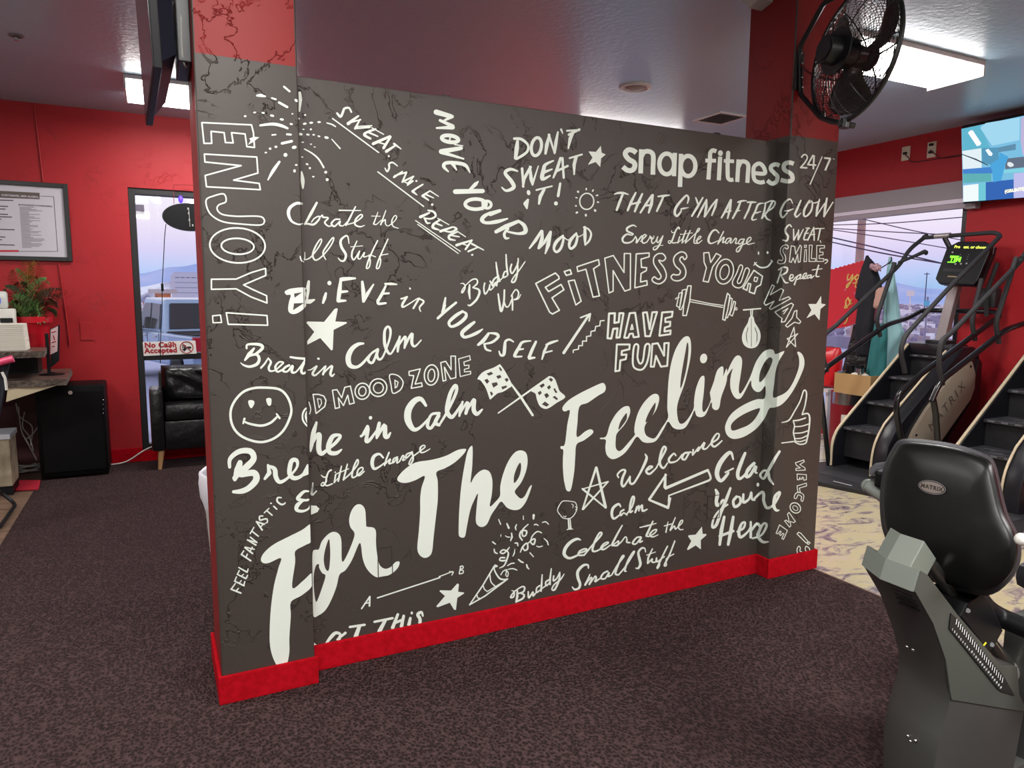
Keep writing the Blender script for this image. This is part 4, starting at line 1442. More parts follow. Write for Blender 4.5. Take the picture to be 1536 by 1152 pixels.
MB().lathe(P, [(.125, 0), (.12, -.012), (.1, -.016), (.085, -.004), (.08, -.0)], 32).obj('trim_ring', whitep, parent=t, smooth=True)
MB().sphere(P+Vector((0, 0, .0)), .08, 20, (1, 1, .35)).obj('baffle', mat('light_baffle', (150, 135, 135), .5), parent=t, smooth=True)
a_, b_, c_, d_ = [onZ(*q, ZC) for q in ((1045, 181), (1087, 168), (1117, 171), (1075, 186))]
vc = (a_+b_+c_+d_)/4
t = thing('air_vent', 'square ceiling air vent beside the red column behind the mural wall', 'vent', (vc.x, vc.y, ZC))
m = MB()
for s_ in (-1, 1):
    m.box((vc.x+s_*.15, vc.y, ZC-.006), (.03, .36, .012), bev=.003); m.box((vc.x, vc.y+s_*.165, ZC-.006), (.27, .03, .012), bev=.003)
m.obj('frame', whitep, parent=t)
for k in range(8): MB().box((vc.x, vc.y-.13+k*.037, ZC-.008), (.27, .022, .003), Matrix.Rotation(.6, 3, 'X')).obj('louvre', mat('vent_grey', (120, 112, 112), .5), parent=t)
MB().box((vc.x, vc.y, ZC-.0015), (.27, .3, .002)).obj('duct', mat('vent_dark', (25, 22, 22), .8), parent=t)
P = onZ(24, 53, ZC)
t = thing('sprinkler_head', 'small recessed sprinkler head in the ceiling at top left', 'sprinkler', P)
MB().lathe(P, [(.045, 0), (.043, -.006), (.03, -.008), (.028, -.002)], 20).obj('escutcheon', mat('vent_grey', (120, 112, 112)), parent=t, smooth=True)
MB().cyl(P, P-Vector((0, 0, .03)), .012).obj('nozzle', mat('chrome', (190, 190, 190), .2, 1), parent=t)
P = onY(1144, -4, 2.76)
t = thing('wall_speaker', 'pale grey box high on the right red column, cut by the frame top', 'speaker', (P.x, CY-.06, P.z+.06))
m = MB(); q = [onX(x, y, RX0) for x, y in ((1127, -40), (1127, 0), (1143, 17), (1160, 3), (1160, -40))]
m.prism(q, (-.10, 0, 0), bev=.006); m.obj('housing', mat('pale_grey_plastic', (190, 188, 180), .5), parent=t)

# small sensor dots on the top edge of the panel
for px in (668, 1075):
    P = onY(px, 146 if px == 668 else 200, PY_+.03); P.z = 2.368
    tag(MB().box((P.x, P.y, P.z+.006), (.035, .02, .012), bev=.003).obj('screw_cap', blackm, loc=P), 'small dark clip on the top edge of the mural wall, ' + ('above the vertical lettering' if px == 668 else 'near the right column'), 'clip')

# ------------------------------------------------------------------ television hung on the left column
blk = mat('black_plastic', (10, 11, 14), .45, spec=.25); blk2 = mat('television_back', (30, 33, 46), .5, spec=.2); scr = mat('dark_screen', (40, 34, 38), .12, spec=.8)
T1, T2 = onZ(230, 100, 2.3), onZ(219, 188, 2.3)
T1t = onY(222, 0, T1.y-.02); up = (T1t-T1).normalized(); H = .56
t = thing('television', 'black flat television hung from the left column, seen edge-on', 'television', (T1+T2)/2)
ax = (T2-T1).normalized(); nrm = ax.cross(up).normalized()
if nrm.x < 0: nrm = -nrm                     # points to the column
def tvp(a, b, c): return T1 + ax*a*(T2-T1).length + up*b*H + nrm*c
m = MB(); m.prism([tvp(0, 0, 0), tvp(1, 0, 0), tvp(1, 1, 0), tvp(0, 1, 0)], nrm*.028, bev=.004); m.obj('bezel', blk, parent=t)
m = MB(); m.prism([tvp(.012, .02, -.0015), tvp(.988, .02, -.0015), tvp(.988, .98, -.0015), tvp(.012, .98, -.0015)], nrm*.002); m.obj('screen', scr, parent=t)
m = MB(); v0 = [tvp(.03, .05, .028), tvp(.97, .05, .028), tvp(.97, .97, .028), tvp(.03, .97, .028)]; v1 = [tvp(.12, .14, .08), tvp(.88, .14, .08), tvp(.88, .93, .08), tvp(.12, .93, .08)]
A = [m.b.verts.new(v) for v in v0]; B = [m.b.verts.new(v) for v in v1]; m.b.faces.new(A[::-1]); m.b.faces.new(B)
for i in range(4): m.b.faces.new((A[i], A[(i+1) % 4], B[(i+1) % 4], B[i]))
m.obj('back_shell', blk2, parent=t)
m = MB(); m.prism([tvp(.05, .5, .0295), tvp(.05, .75, .0295), tvp(.1, .75, .055), tvp(.1, .5, .055)], nrm*.004); m.obj('label_plate', mat('pale_label', (180, 184, 172), .5), parent=t)
br = thing('wall_mount', 'black articulated bracket holding the television to the left column', 'bracket', (CX0, 3.0, 2.5))
c = tvp(.4, .5, .08)
for k, dz in enumerate((-.08, .08)):
    MB().tube([(CX0-.01, 2.98, c.z+dz), (CX0-.04, 3.05, c.z+dz), c+Vector((.005, 0, dz))], .012).obj('arm', blackm, parent=br)
MB().box((CX0-.022, 2.99, 2.58), (.044, .26, .44), bev=.004).obj('wall_plate', blackm, parent=br)
MB().box(c+Vector((.005, 0, 0)), (.02, .22, .3), bev=.004).obj('back_plate', mat('chrome', (190, 190, 190)), parent=br)
MB().tube(cr([tvp(.2, .45, .08), (CX0-.03, 2.87, c.z-.02), (CX0-.03, 2.86, c.z-.2), (CX0-.015, 2.9, 2.36), (CX0-.008, 2.93, 2.5)], 5), .003, 6).obj('cable', mat('grey_cable', (150, 150, 145), .5), parent=br)

# ------------------------------------------------------------------ poster, sign, hanging sign at the back wall
t = thing('framed_poster', 'wide black-framed price poster hanging on the red wall above the palm', 'poster', (-1.13, YB-.03, 2.16))
PX0, PX1, PZ0, PZ1 = -1.72, -.622, 1.83, 2.49
mo_ = MB(); f_ = .036
for a, b_ in (((PX0, PZ0), (PX0+f_, PZ1)), ((PX1-f_, PZ0), (PX1, PZ1)), ((PX0+f_, PZ0), (PX1-f_, PZ0+f_)), ((PX0+f_, PZ1-f_), (PX1-f_, PZ1))): mo_.box2((a[0], YB-.03, a[1]), (b_[0], YB-.002, b_[1]), bev=.003)
mo_.obj('frame', blackm, parent=t)
MB().box2((PX0+f_, YB-.012, PZ0+f_), (PX1-f_, YB-.004, PZ1-f_)).obj('paper', mat('poster_paper', (196, 192, 202), .35), parent=t)
def quadY(pts, y, name, m, par):
    mm = MB(); mm.b.faces.new([mm.b.verts.new(onY(px, py, y)) for px, py in pts]); return mm.obj(name, m, parent=par)
yp = YB-.0128
ink = mat('poster_ink', (60, 58, 62), .6); ink2 = mat('poster_grey_ink', (138, 134, 142), .6)
quadY([(-60, 283), (59.5, 289.3), (59.5, 299), (-60, 294)], yp, 'header_bar', mat('header_brown', (92, 80, 74), .5), t)
quadY([(-60, 375), (28, 375), (28, 378), (-60, 378)], yp, 'red_bar', mat('header_red', (190, 40, 60), .5), t)
def text_mesh(txt, size, bold=0, spacing=1.0, align='LEFT'):
    cu = bpy.data.curves.new('txt', 'FONT'); cu.body = txt; cu.size = size; cu.offset = bold; cu.space_character = spacing; cu.align_x = align; cu.resolution_u = 3
    ob = bpy.data.objects.new('txt', cu); COL.objects.link(ob); dg = bpy.context.evaluated_depsgraph_get()
    me = bpy.data.meshes.new_from_object(ob.evaluated_get(dg)); bpy.data.objects.remove(ob); return me
def text_obj(name, txt, size, origin, ux, uy, m, par, bold=0, spacing=1.0, align='LEFT'):
    me = text_mesh(txt, size, bold, spacing, align); ux = Vector(ux).normalized(); uy = Vector(uy).normalized(); base = WPOS[par.name]
    for v in me.vertices: v.co = Vector(origin)-base+ux*v.co.x+uy*v.co.y
    me.materials.clear(); me.materials.append(m); o = bpy.data.objects.new(name, me); COL.objects.link(o); o.parent = par; return o
text_obj('header_text', 'SPONSORSHIPS & FUNDRAISING', .0165, onY(27.5, 308, yp-.0006), (1, 0, 0), (0, 0, 1), ink, t, .0005, 1.02)
text_obj('header_text', 'CUSTOMARK, MISS ALASKA, USA', .021, onY(2, 293.7, yp-.0006), (1, 0, 0), (0, 0, 1), mat('poster_paper', (196, 192, 202)), t, .0006)
m = MB()
for k in range(34):
    y = 310+k*1.83; n_ = random.choice((14, 18, 22, 26, 30, 34)); x0 = 29+k*.13
    a, b_ = onY(x0, y, yp), onY(x0+n_, y+.4, yp); m.quad(a, b_, b_+Vector((0, 0, -.006)), a+Vector((0, 0, -.006)))
m.obj('list_lines', ink2, parent=t)
m = MB()
for y, x1 in ((309, 12), (313, 8), (321, 12), (325, 18), (328, 2), (344, 22), (355, 8), (359, 3), (367, 22), (300, 20)):
    a, b_ = onY(-40, y-2, yp), onY(x1, y, yp); m.quad(a, b_, b_+Vector((0, 0, -.008)), a+Vector((0, 0, -.008)))
m.obj('list_lines', ink, parent=t)
m = MB()
for a, b_ in (((60, 294), (80.5, 295)), ((80.5, 295), (86.5, 377)), ((86.5, 377), (28, 377))):
    p, q = onY(*a, yp), onY(*b_, yp); m.tube([p, q], .002, 4)
m.obj('border_line', ink, parent=t)

# window sign
sg = thing('no_cash_sign', 'white rectangular sign with red No Cash Accepted lettering on the window bar', 'sign', onY(254, 523, YB-.01))
wsign = mat('sign_white', (222, 218, 214), .4); rsign = mat('sign_red', (160, 20, 34), .5)
q = [onY(x, y, YB+.0) for x, y in ((214, 513), (293, 511), (295, 530.5), (215.5, 534))]
m = MB(); m.prism(q, (0, .006, 0), bev=.0015); m.obj('board', wsign, parent=sg)
ux = q[1]-q[0]
text_obj('sign_text', 'No Ca$h', .066, onY(217, 521.5, YB-.002), ux, (0, 0, 1), rsign, sg, .003, 1.08)
text_obj('sign_text', 'Accepted', .066, onY(217, 529.8, YB-.002), ux, (0, 0, 1), rsign, sg, .003, 1.08)
c = onY(280, 521, YB-.002)
m = MB(); m.tube([c+Vector((.055*math.cos(k*.2618), 0, .055*math.sin(k*.2618))) for k in range(24)], .004, 6, closed=True); m.tube([c+Vector((-.039, 0, .039)), c+Vector((.039, 0, -.039))], .004, 6); m.obj('prohibition_ring', rsign, parent=sg)
text_obj('sign_text', '$', .07, c+Vector((-.04, -.002, -.025)), (1, 0, 0), (0, 0, 1), blackm, sg, .002)
m = MB(); m.box(c+Vector((.018, 0, -.002)), (.04, .003, .018)); m.obj('note_symbol', blackm, parent=sg)

# oval sign hanging in the window, seen from behind
hs = thing('oval_window_sign', 'black oval sign seen from behind, hanging in the back window', 'sign', onY(283, 325, YB-.1))
c = onY(284, 326, YB-.1)
m = MB(); R1 = (onY(243, 323, YB-.1)-c).length
n_ = 40; F0 = [m.b.verts.new(c+Vector((R1*math.cos(k*6.28318/n_), .0, R1*.56*math.sin(k*6.28318/n_)))) for k in range(n_)]
F1 = [m.b.verts.new(c+Vector((R1*.97*math.cos(k*6.28318/n_), -.025, R1*.54*math.sin(k*6.28318/n_)))) for k in range(n_)]
m.b.faces.new(F0); m.b.faces.new(F1[::-1])
for k in range(n_): m.b.faces.new((F0[k], F1[k], F1[(k+1) % n_], F0[(k+1) % n_]))
m.obj('backing_board', blk, parent=hs)
m = MB()
for px, py in ((282, 313), (283, 320), (284, 330), (289, 338)): m.box(onY(px, py, YB-.13), (.012, .012, .02), bev=.002)
m.tube([onY(283, 312, YB-.13), onY(284, 326, YB-.132), onY(285, 340, YB-.13)], .003, 6)
m.obj('tube_clips', mat('grey_cable', (150, 150, 145)), parent=hs)
hk = onY(260.5, 277, YB-.1)
MB().tube([onY(261, 306, YB-.1), hk, onY(290, 278, YB-.06)], .003, 6).obj('hanging_wire', mat('red_wire', (120, 30, 36), .6), parent=hs)
MB().tube(cr([onY(249, 336, YB-.1), onY(247, 355, YB-.1), onY(245.5, 385, YB-.1), onY(243.5, 425, YB-.1), onY(243, 470, YB-.1), onY(241, 505, YB-.1), onY(240.5, 545, YB-.1)], 4), .004, 6).obj('power_cord', blackm, parent=hs)
MB().box(onY(243.5, 431, YB-.1), (.022, .03, .07), bev=.004).obj('inline_switch', blk, parent=hs)
lb = mat('purple_led', (90, 60, 230), .3, emit=1.2)
m = MB(); m.sphere(onY(271, 299, YB-.04), .022, 10, (1, 1, 1.6)); tag(m.obj('led_bulb', lb, smooth=True, loc=onY(271, 299, YB-.04)), 'small violet light bulb above the black oval window sign', 'light')

# ------------------------------------------------------------------ armchair in front of the back window
lea = mat('black_leather', (16, 16, 18), .28, bump=('noise', 9, .5, .02)); leg_w = mat('pale_wood_leg', (178, 138, 92), .5)
AX0, AX1, AYF, AYB = onY(226, 640, 6.93).x, .75, 6.93, 7.34
t = thing('armchair', 'black leather armchair with pale wooden legs in front of the back window', 'chair', ((AX0+AX1)/2, 7.1, 0))
zs = onY(250, 607, 6.95).z; za = onY(232, 586, 6.93).z; ztop = onY(260, 548, 7.2).z
MB().box2((AX0, AYF, .17), (AX0+.11, AYB, za), bev=.03).obj('arm', lea, parent=t, smooth=True)
MB().box2((AX1-.11, AYF, .17), (AX1, AYB, za), bev=.03).obj('arm', lea, parent=t, smooth=True)
MB().box2((AX0+.11, AYF+.02, .17), (AX1-.11, AYB-.02, zs-.15), bev=.02).obj('seat_base', lea, parent=t, smooth=True)
MB().box2((AX0+.115, AYF+.005, zs-.15), (AX1-.115, AYB-.12, zs), bev=.045).obj('seat_cushion', lea, parent=t, smooth=True)
MB().box2((AX0+.08, AYB-.1, .3), (AX1-.08, AYB, ztop-.05), bev=.03).obj('backrest', lea, parent=t, smooth=True)
m = MB(); bx0, bx1 = AX0+.105, AX1-.105
def bk(u, v):
    x = bx0+(bx1-bx0)*u; z = zs-.01+(ztop-zs+.01)*v; e = (1-(2*u-1)**6)*(1-(2*v-1)**6)
    wr_ = .012*math.sin(14*u+5*v+2*math.sin(9*v))*v + .01*math.sin(30*u*v)
    return Vector((x, AYB-.1-.11*e**.4-wr_*e, z-.03*v*(math.cos(6.28*u)*.5)*0))
m.grid(bk, 24, 18); m.obj('back_cushion', lea, parent=t, smooth=2)
for sx in (AX0+.075, AX1-.075):
    for sy in (AYF+.05, AYB-.05):
        MB().cyl((sx, sy, .17), (sx+(.02 if sx < 0 else -.02)*-1, sy, 0), .026, .016, 14).obj('leg', leg_w, parent=t, smooth=True)

# ------------------------------------------------------------------ waste bin behind the left column
bc = Vector((.335, 3.8, 0)); zr = .66
t = thing('waste_bin', 'white waste bin with a plastic liner half hidden behind the left column', 'bin', bc)
MB().lathe(bc, [(.125, .0), (.13, .01), (.165, zr-.03), (.17, zr-.02), (.165, zr-.02), (.12, .03)], 30).obj('body', mat('white_plastic', (214, 212, 205), .45), parent=t, smooth=True)
m = MB(); prof = [(.15, zr-.2), (.174, zr-.12), (.180, zr-.04), (.178, zr+.0), (.172, zr+.014), (.16, zr+.0), (.15, zr-.1), (.14, zr-.3)]
rings = []
for r_, z_ in prof: rings.append([m.b.verts.new(bc+Vector(((r_+.005*math.sin(k*1.9)+.003*math.sin(k*3.1+z_*40))*math.cos(k*6.28318/40), (r_+.005*math.sin(k*1.9))*math.sin(k*6.28318/40), z_+.006*math.sin(k*1.3)))) for k in range(40)])
for A, B in zip(rings, rings[1:]):
    for k in range(40): m.b.faces.new((A[k], A[(k+1) % 40], B[(k+1) % 40], B[k]))
m.obj('bin_liner', mat('bin_bag', (225, 224, 232), .3), parent=t, smooth=2)

# ------------------------------------------------------------------ desk corner at the left
stone = mat('live_edge_counter', (104, 84, 74), .35, var=('noise', 14, (66, 54, 50), .4, .65), bump=('noise', 30, .4, .01))
edge = mat('rough_stone_edge', (120, 108, 98), .8, var=('noise', 30, (70, 60, 54), .35, .65), bump=('noise', 40, 1, .02))
dk = thing('reception_desk', 'reception desk with two rough-edged stone worktops at the left edge', 'desk', (-1.3, 6.9, 0))
def slab(name, right_back, right_front, left_x, z, th, par):
    m = MB(); pts = [Vector((left_x, right_back.y, z)), Vector((right_back.x, right_back.y, z)), Vector((right_front.x, right_front.y, z))]
    n_ = 16; fr_ = [Vector((right_front.x+(left_x-right_front.x)*k/n_, right_front.y+random.uniform(-.012, .012), z)) for k in range(1, n_+1)]
    poly = pts+fr_; bot = [p+Vector((random.uniform(-.01, .01), random.uniform(0, .02), -th)) for p in poly]
    A = [m.b.verts.new(p) for p in poly]; B = [m.b.verts.new(p) for p in bot]
    f = m.b.faces.new(A); m.b.faces.new(B[::-1]); N = len(poly)
    for i in range(N): q = m.b.faces.new((A[i], B[i], B[(i+1) % N], A[(i+1) % N])); q.material_index = 1
    return m.obj(name, [stone, edge], parent=par)
z1_, z2_ = 1.12, .895
slab('upper_worktop', onZ(74, 516, z1_), onZ(66, 526.5, z1_), -2.0, z1_, .05, dk)
slab('lower_worktop', onZ(107, 552.5, z2_), onZ(100, 568.5, z2_), -2.0, z2_, .05, dk)
MB().box2((-2.0, 7.0, z2_), (onZ(70, 520, z1_).x-.08, 7.25, z1_-.05)).obj('shelf_support', mat('dark_panel', (20, 12, 13), .7), parent=dk)
cream = mat('cream_laminate', (206, 192, 160), .5)
m = MB(); yc = onZ(100, 568.5, z2_).y+.03
m.prism([onY(87, 577.5, yc), onY(12, 580, yc), onY(9, 603, yc)], (0, .025, 0)); m.obj('edge_panel', cream, parent=dk)
MB().box2((-2.0, 7.3, 0), (-.95, 7.385, z2_-.05)).obj('back_panel', mat('dark_maroon_panel', (60, 16, 20), .7), parent=dk)
# black cabinet
cb = thing('cabinet', 'black steel cabinet with a lock standing against the red wall', 'cabinet', (-.67, 7.15, 0))
cY = 6.95; cx0, cx1 = onY(60, 700, cY).x, onY(164, 700, cY).x; cz = .79
cabm = mat('cabinet_black', (6, 6, 7), .5, spec=.15); cabt = mat('cabinet_top', (62, 26, 36), .3)
MB().box2((cx0, cY, .015), (cx1, 7.33, cz), bev=.02).obj('body', cabm, parent=cb, smooth=True)
MB().box2((cx0+.03, cY-.012, .06), (cx1-.02, cY, cz-.05), bev=.004).obj('door', cabm, parent=cb)
c = onY(105.5, 589, cY-.014); MB().cyl(c, c+Vector((0, .02, 0)), .016).obj('lock', mat('chrome', (190, 190, 190)), parent=cb)
for k in range(4):
    for s_ in (0, 1): pass
m = MB()
for dy in (600, 606, 614, 620): m.sphere(onY(153+dy*.003, dy, cY-.013), .004, 8)
m.obj('indicator_lights', mat('chrome', (190, 190, 190)), parent=cb)

# pot plant
pc = onZ(47, 513, z1_); pc.y = 6.98; pc = Vector((onY(47, 500, 6.98).x, 6.98, z1_))
t = thing('potted_palm', 'green palm in a red pot on the upper worktop', 'plant', pc)
rt = .155; hz = onY(47, 474.5, 6.98).z-z1_
potm = mat('red_pot', (190, 16, 34), .4)
MB().lathe(pc, [(rt*.72, 0), (rt*.86, hz*.78), (rt*.88, hz*.8), (rt*.98, hz*.8), (rt, hz), (rt*.93, hz), (rt*.88, hz*.85), (.0, hz*.85)], 32).obj('pot', potm, parent=t, smooth=True)
lf = [mat('palm_green', (96, 132, 74), .45), mat('palm_dark', (60, 78, 50), .45), mat('palm_yellow', (150, 120, 50), .5), mat('palm_brown', (84, 56, 40), .5)]
top = pc+Vector((0, 0, hz*.85))
fronds = [(10, 470, 2, 0), (8, 432, 0, 1), (40, 392, 2, 2), (55, 393, 2, 2), (22, 405, 0, 0), (92, 437, 1, 3), (85, 465, 1, 1), (70, 420, 0, 0), (58, 462, 0, 0), (20, 448, 0, 0), (30, 425, 0, 1), (78, 447, 1, 3), (45, 440, 0, 0), (64, 475, 0, 0), (30, 470, 0, 0), (50, 415, 1, 1), (88, 450, 1, 3), (14, 462, 0, 0), (38, 460, 0, 0), (52, 452, 0, 1)]
for i, (fx, fy, ci, mi) in enumerate(fronds):
    tip = onY(fx, fy, 6.98+random.uniform(-.22, .12)); base = top+Vector((random.uniform(-.03, .03), random.uniform(-.03, .03), -.02))
    mid = (base+tip)/2+Vector((0, 0, .10+.05*random.random())); mid.x = base.x+(tip.x-base.x)*.35
    sp_ = [base*(1-k/12)**2+mid*2*(k/12)*(1-k/12)+tip*(k/12)**2 for k in range(13)]
    m = MB(); m.tube(sp_, [.004*(1-k/16) for k in range(13)], 5)
    for k in range(4, 26):
        u = k/26; j = int(u*12); P = sp_[j].lerp(sp_[min(j+1, 12)], u*12-j); d = (sp_[min(j+1, 12)]-sp_[max(j-1, 0)]).normalized()
        sd_ = d.cross(Vector((0, -1, .3))).normalized()
        for s_ in (-1, 1):
            L = .12*math.sin(math.pi*min(1, (u-.05)*1.0))**.6*(1.1-.5*u)
            e_ = P+(d*.75+sd_*s_*.9+Vector((0, random.uniform(-.25, .25), -.35)))*L; w_ = Vector((0, .3, 1)).cross(e_-P).normalized()*.0085
            q = P.lerp(e_, .5)+Vector((0, 0, .01))
            m.quad(P, q-w_, e_, q+w_)
    o = m.obj('frond', lf[mi], parent=t)
MB().cyl(top-Vector((0, 0, .02)), top, rt*.85, seg=20).obj('soil', mat('soil', (44, 30, 24), .9), parent=t)

# paper stack, dispenser, sign stand
pp = mat('paper_white', (222, 218, 204), .7)
y_ = 6.5; a, b_ = onY(-30, 525, y_), onY(39.5, 524.5, y_); zt_ = onY(37.5, 486, y_).z
t = thing('paper_towel_stack', 'thick block of white ribbed paper towels on the front edge of the upper worktop', 'paper towels', ((a.x+b_.x)/2, y_, z1_))
nl = 14
for k in range(nl):
    z0_ = z1_+.001+(zt_-z1_)*k/nl; MB().box2((a.x, y_, z0_), (b_.x-.0008*k, y_+.2, z0_+(zt_-z1_)/nl*.94), bev=.003).obj('towel_layer', pp, parent=t)
t = thing('dispenser', 'white countertop dispenser with a clear tank beside the palm pot', 'dispenser', (onY(5, 480, 6.75).x, 6.75, z1_))
P = onY(6, 463, 6.75); zb_ = onY(6, 487, 6.75).z
MB().box2((onY(-30, 470, 6.75).x, 6.71, z1_), (onY(23, 470, 6.75).x, 6.80, P.z), bev=.012).obj('base', mat('white_plastic', (214, 212, 205)), parent=t, smooth=True)
MB().box2((onY(1, 478, 6.72).x, 6.685, onY(6, 484, 6.7).z), (onY(20, 478, 6.72).x, 6.70, onY(6, 477, 6.7).z), bev=.004).obj('display_band', blk, parent=t)
MB().box2((onY(-30, 470, 6.75).x, 6.715, P.z), (onY(13, 470, 6.75).x, 6.79, onY(6, 437, 6.75).z), bev=.02).obj('tank', mat('clear_tank', (206, 210, 205), .2), parent=t, smooth=True)
MB().box2((onY(-5, 455, 6.73).x, 6.708, onY(1, 455, 6.73).z), (onY(2, 455, 6.73).x, 6.715, onY(1, 447, 6.73).z), bev=.002).obj('blue_label', mat('blue_label', (60, 90, 230), .4), parent=t)
bp_ = onZ(78, 562, z2_)
t = thing('sign_stand', 'black counter stand holding a tall notice frame seen at an angle', 'sign', bp_)
MB().lathe(bp_+Vector((0, 0, .002)), [(.09, 0), (.09, .006), (.03, .012), (.015, .02), (0, .02)], 28).obj('base', blk, parent=t, smooth=True)
q = [onY(74.5, 494, bp_.y), onY(88.5, 487.5, bp_.y-.0), onY(87.5, 541, bp_.y), onY(76, 551, bp_.y)]
MB().box2((bp_.x-.03, bp_.y-.008, z2_+.01), (bp_.x-.005, bp_.y+.008, onY(70, 500, bp_.y).z), bev=.003).obj('post', blk, parent=t)
m = MB(); m.prism(q, (.006, .012, 0)); m.obj('frame', blk, parent=t)
q = [onY(76, 494.5, bp_.y-.002), onY(87, 489, bp_.y-.002), onY(86, 527, bp_.y-.002), onY(75.5, 532, bp_.y-.002)]
m = MB(); m.b.faces.new([m.b.verts.new(v) for v in q]); m.obj('notice', mat('notice_paper', (200, 170, 172), .5), parent=t)
m = MB()
for a0, a1 in (((77, 499), (84, 497)), ((80, 503), (82, 510)), ((77.5, 514), (84, 512)), ((78, 520), (82, 519))):
    m.tube([onY(*a0, bp_.y-.003), onY(*a1, bp_.y-.003)], .004, 4)
m.obj('notice_print', rsign, parent=t)

# office chair with pink rail at the very left edge
pk = mat('pink_vinyl', (214, 70, 110), .4); fab = mat('navy_fabric', (22, 24, 36), .8)
yc = 5.2; P0, P1 = onY(-45, 555, yc), onY(20, 538, yc)
t = thing('gym_chair', 'chair with a pink padded top rail and dark cover cut off by the left edge', 'chair', Vector((P0.x, yc, 0)))
MB().tube([P0, P0.lerp(P1, .5), P1], .022, 12).obj('top_rail', pk, parent=t, smooth=True)
m = MB(); m.grid(lambda u, v: onY(-45+(60-18*v*u)*u, 560-17*u+(95+20*u)*v*(1-.2*u), yc+.015+.015*math.sin(9*u)), 10, 10); m.obj('back_cover', fab, parent=t, solid=.012)
MB().tube([onY(3, 558, yc-.01), onY(8, 568, yc-.01), onY(10, 585, yc-.01)], .008, 6).obj('strap', mat('white_plastic', (214, 212, 205)), parent=t)
e_ = onZ(22, 762, 0)
MB().tube(fillet([onY(-45, 640, yc), onY(-40, 700, yc), onZ(0, 738, .12), onZ(24, 756, .03), onZ(0, 790, .02)], .06), .013, 8).obj('leg', blackm, parent=t)
MB().tube(fillet([onY(-45, 655, yc), onY(-120, 720, yc), Vector((P0.x-.4, yc-.4, .014))], .06), .013, 8).obj('leg', blackm, parent=t)
# storage box, cable coil and red mat under the desk
yb_ = 6.55; a, b_ = onY(-40, 693, yb_), onY(16, 693, yb_); zt_ = onY(12, 655, yb_).z
t = thing('storage_box', 'worn pale storage box under the desk at the left edge', 'box', ((a.x+b_.x)/2, yb_, .0))
MB().box2((a.x, yb_, .07), (b_.x, yb_+.3, zt_), bev=.006).obj('body', mat('worn_cardboard', (164, 152, 128), .8, var=('noise', 9, (120, 108, 88), .4, .7)), parent=t)
MB().box2((a.x-.01, yb_-.01, zt_-.02), (b_.x+.01, yb_+.31, zt_+.02), bev=.004).obj('lid', mat('clear_lid', (190, 194, 200), .2), parent=t)
MB().box2((a.x, yb_+.02, .0), (b_.x, yb_+.28, .07)).obj('plinth', blk, parent=t)
c = onZ(42, 708, .0)
m = MB(); pts = []
for k in range(140):
    a = k*.3; r_ = .10+.02*math.sin(k*.17); pts.append(c+Vector((r_*math.cos(a), .11*math.sin(a), .012+.0006*k+.01*math.sin(k*.5))))
m.tube(pts, .006, 6); tag(m.obj('cable_coil', mat('grey_cable', (150, 150, 145)), smooth=True, loc=c), 'coiled grey cable on the floor under the desk', 'cable')
for k, pl in enumerate(([(28, 610), (32, 645), (42, 665), (55, 690)], [(37, 618), (34, 640), (44, 655), (50, 676)], [(62, 632), (50, 650), (38, 660)], [(24, 605), (30, 625), (48, 640), (46, 668)])):
    m = MB(); m.tube(cr([onY(x, y, 7.1+.03*k) for x, y in pl], 5), .005, 6)
    tag(m.obj('loose_cable', mat('grey_cable', (150, 150, 145)), smooth=True, loc=onY(*pl[0], 7.1)), ['long loose cable hanging down under the desk, longest of four', 'S-shaped loose cable in the middle under the desk', 'short loose cable curving towards the black cabinet', 'leftmost loose cable looping under the desk'][k], 'cable', 'loose cables under the desk')
cd_ = cr([onZ(166, 697, .01), onZ(190, 692, .02), Vector((-.15, 7.36, .11)), Vector((-.05, 7.375, .14)), Vector((.03, 7.37, .12))], 6)
m = MB(); m.tube(cd_, .006, 6); tag(m.obj('white_cord', mat('white_plastic', (214, 212, 205)), smooth=True, loc=cd_[0]), 'thin white cord running from the black cabinet to the back window', 'cord')
q = [onZ(x, y, 0) for x, y in ((-30, 739), (58, 735), (61, 722), (-20, 722))]
m = MB(); m.prism([v+Vector((0, 0, .0)) for v in q], (0, 0, .012), bev=.003); tag(m.obj('floor_mat', mat('red_mat', (170, 20, 44), .7), loc=q[1]), 'red floor mat under the desk at the left', 'mat')
# ------------------------------------------------------------------ television on the right wall
def lineup(P, d, n, c):            # point of the ray from the eye through pixel on plane n.x = c
    pass
tB, tT = onX(1445, 306, 6.64), onX(1441, 189, 6.53); tT.y = tB.y
yEnd = tB.y-1.16
dB, dT = Vector((6.64, yEnd, tB.z)), Vector((6.53, yEnd, tT.z))
t = thing('television', 'flat television with a bright blue picture tilted on the right wall', 'television', (tB+dT)/2)
nn = (dB-tB).cross(tT-tB).normalized()
if nn.x > 0: nn = -nn          # points to the room
m = MB(); m.prism([tB, dB, dT, tT], -nn*.045, bev=.004); m.obj('bezel', blk, parent=t)
_no = nn.dot(tB)
def onTV(px, py, e=.002): d = ray(px, py); return EYE + d*((_no+e-nn.dot(EYE))/nn.dot(d))
def tvpoly(name, pts, col, e, em=1.0, s=8.226, o=(1430, 170)):
    nm = 'screen_%d_%d_%d' % col
    mm = bpy.data.materials.get(nm)
    if not mm:
        mm = bpy.data.materials.new(nm); mm.use_nodes = True; b = mm.node_tree.nodes['Principled BSDF']; b.inputs['Base Color'].default_value = (0, 0, 0, 1); b.inputs['Emission Color'].default_value = srgb(*col); b.inputs['Emission Strength'].default_value = em; b.inputs['Roughness'].default_value = .3
    w = MB(); w.flat = 1
    w.b.faces.new([w.b.verts.new(onTV(o[0]+x/s, o[1]+y/s, e)) for x, y in pts]); return w.obj(name, mm, parent=t)
RR = lambda y: 200-12*0
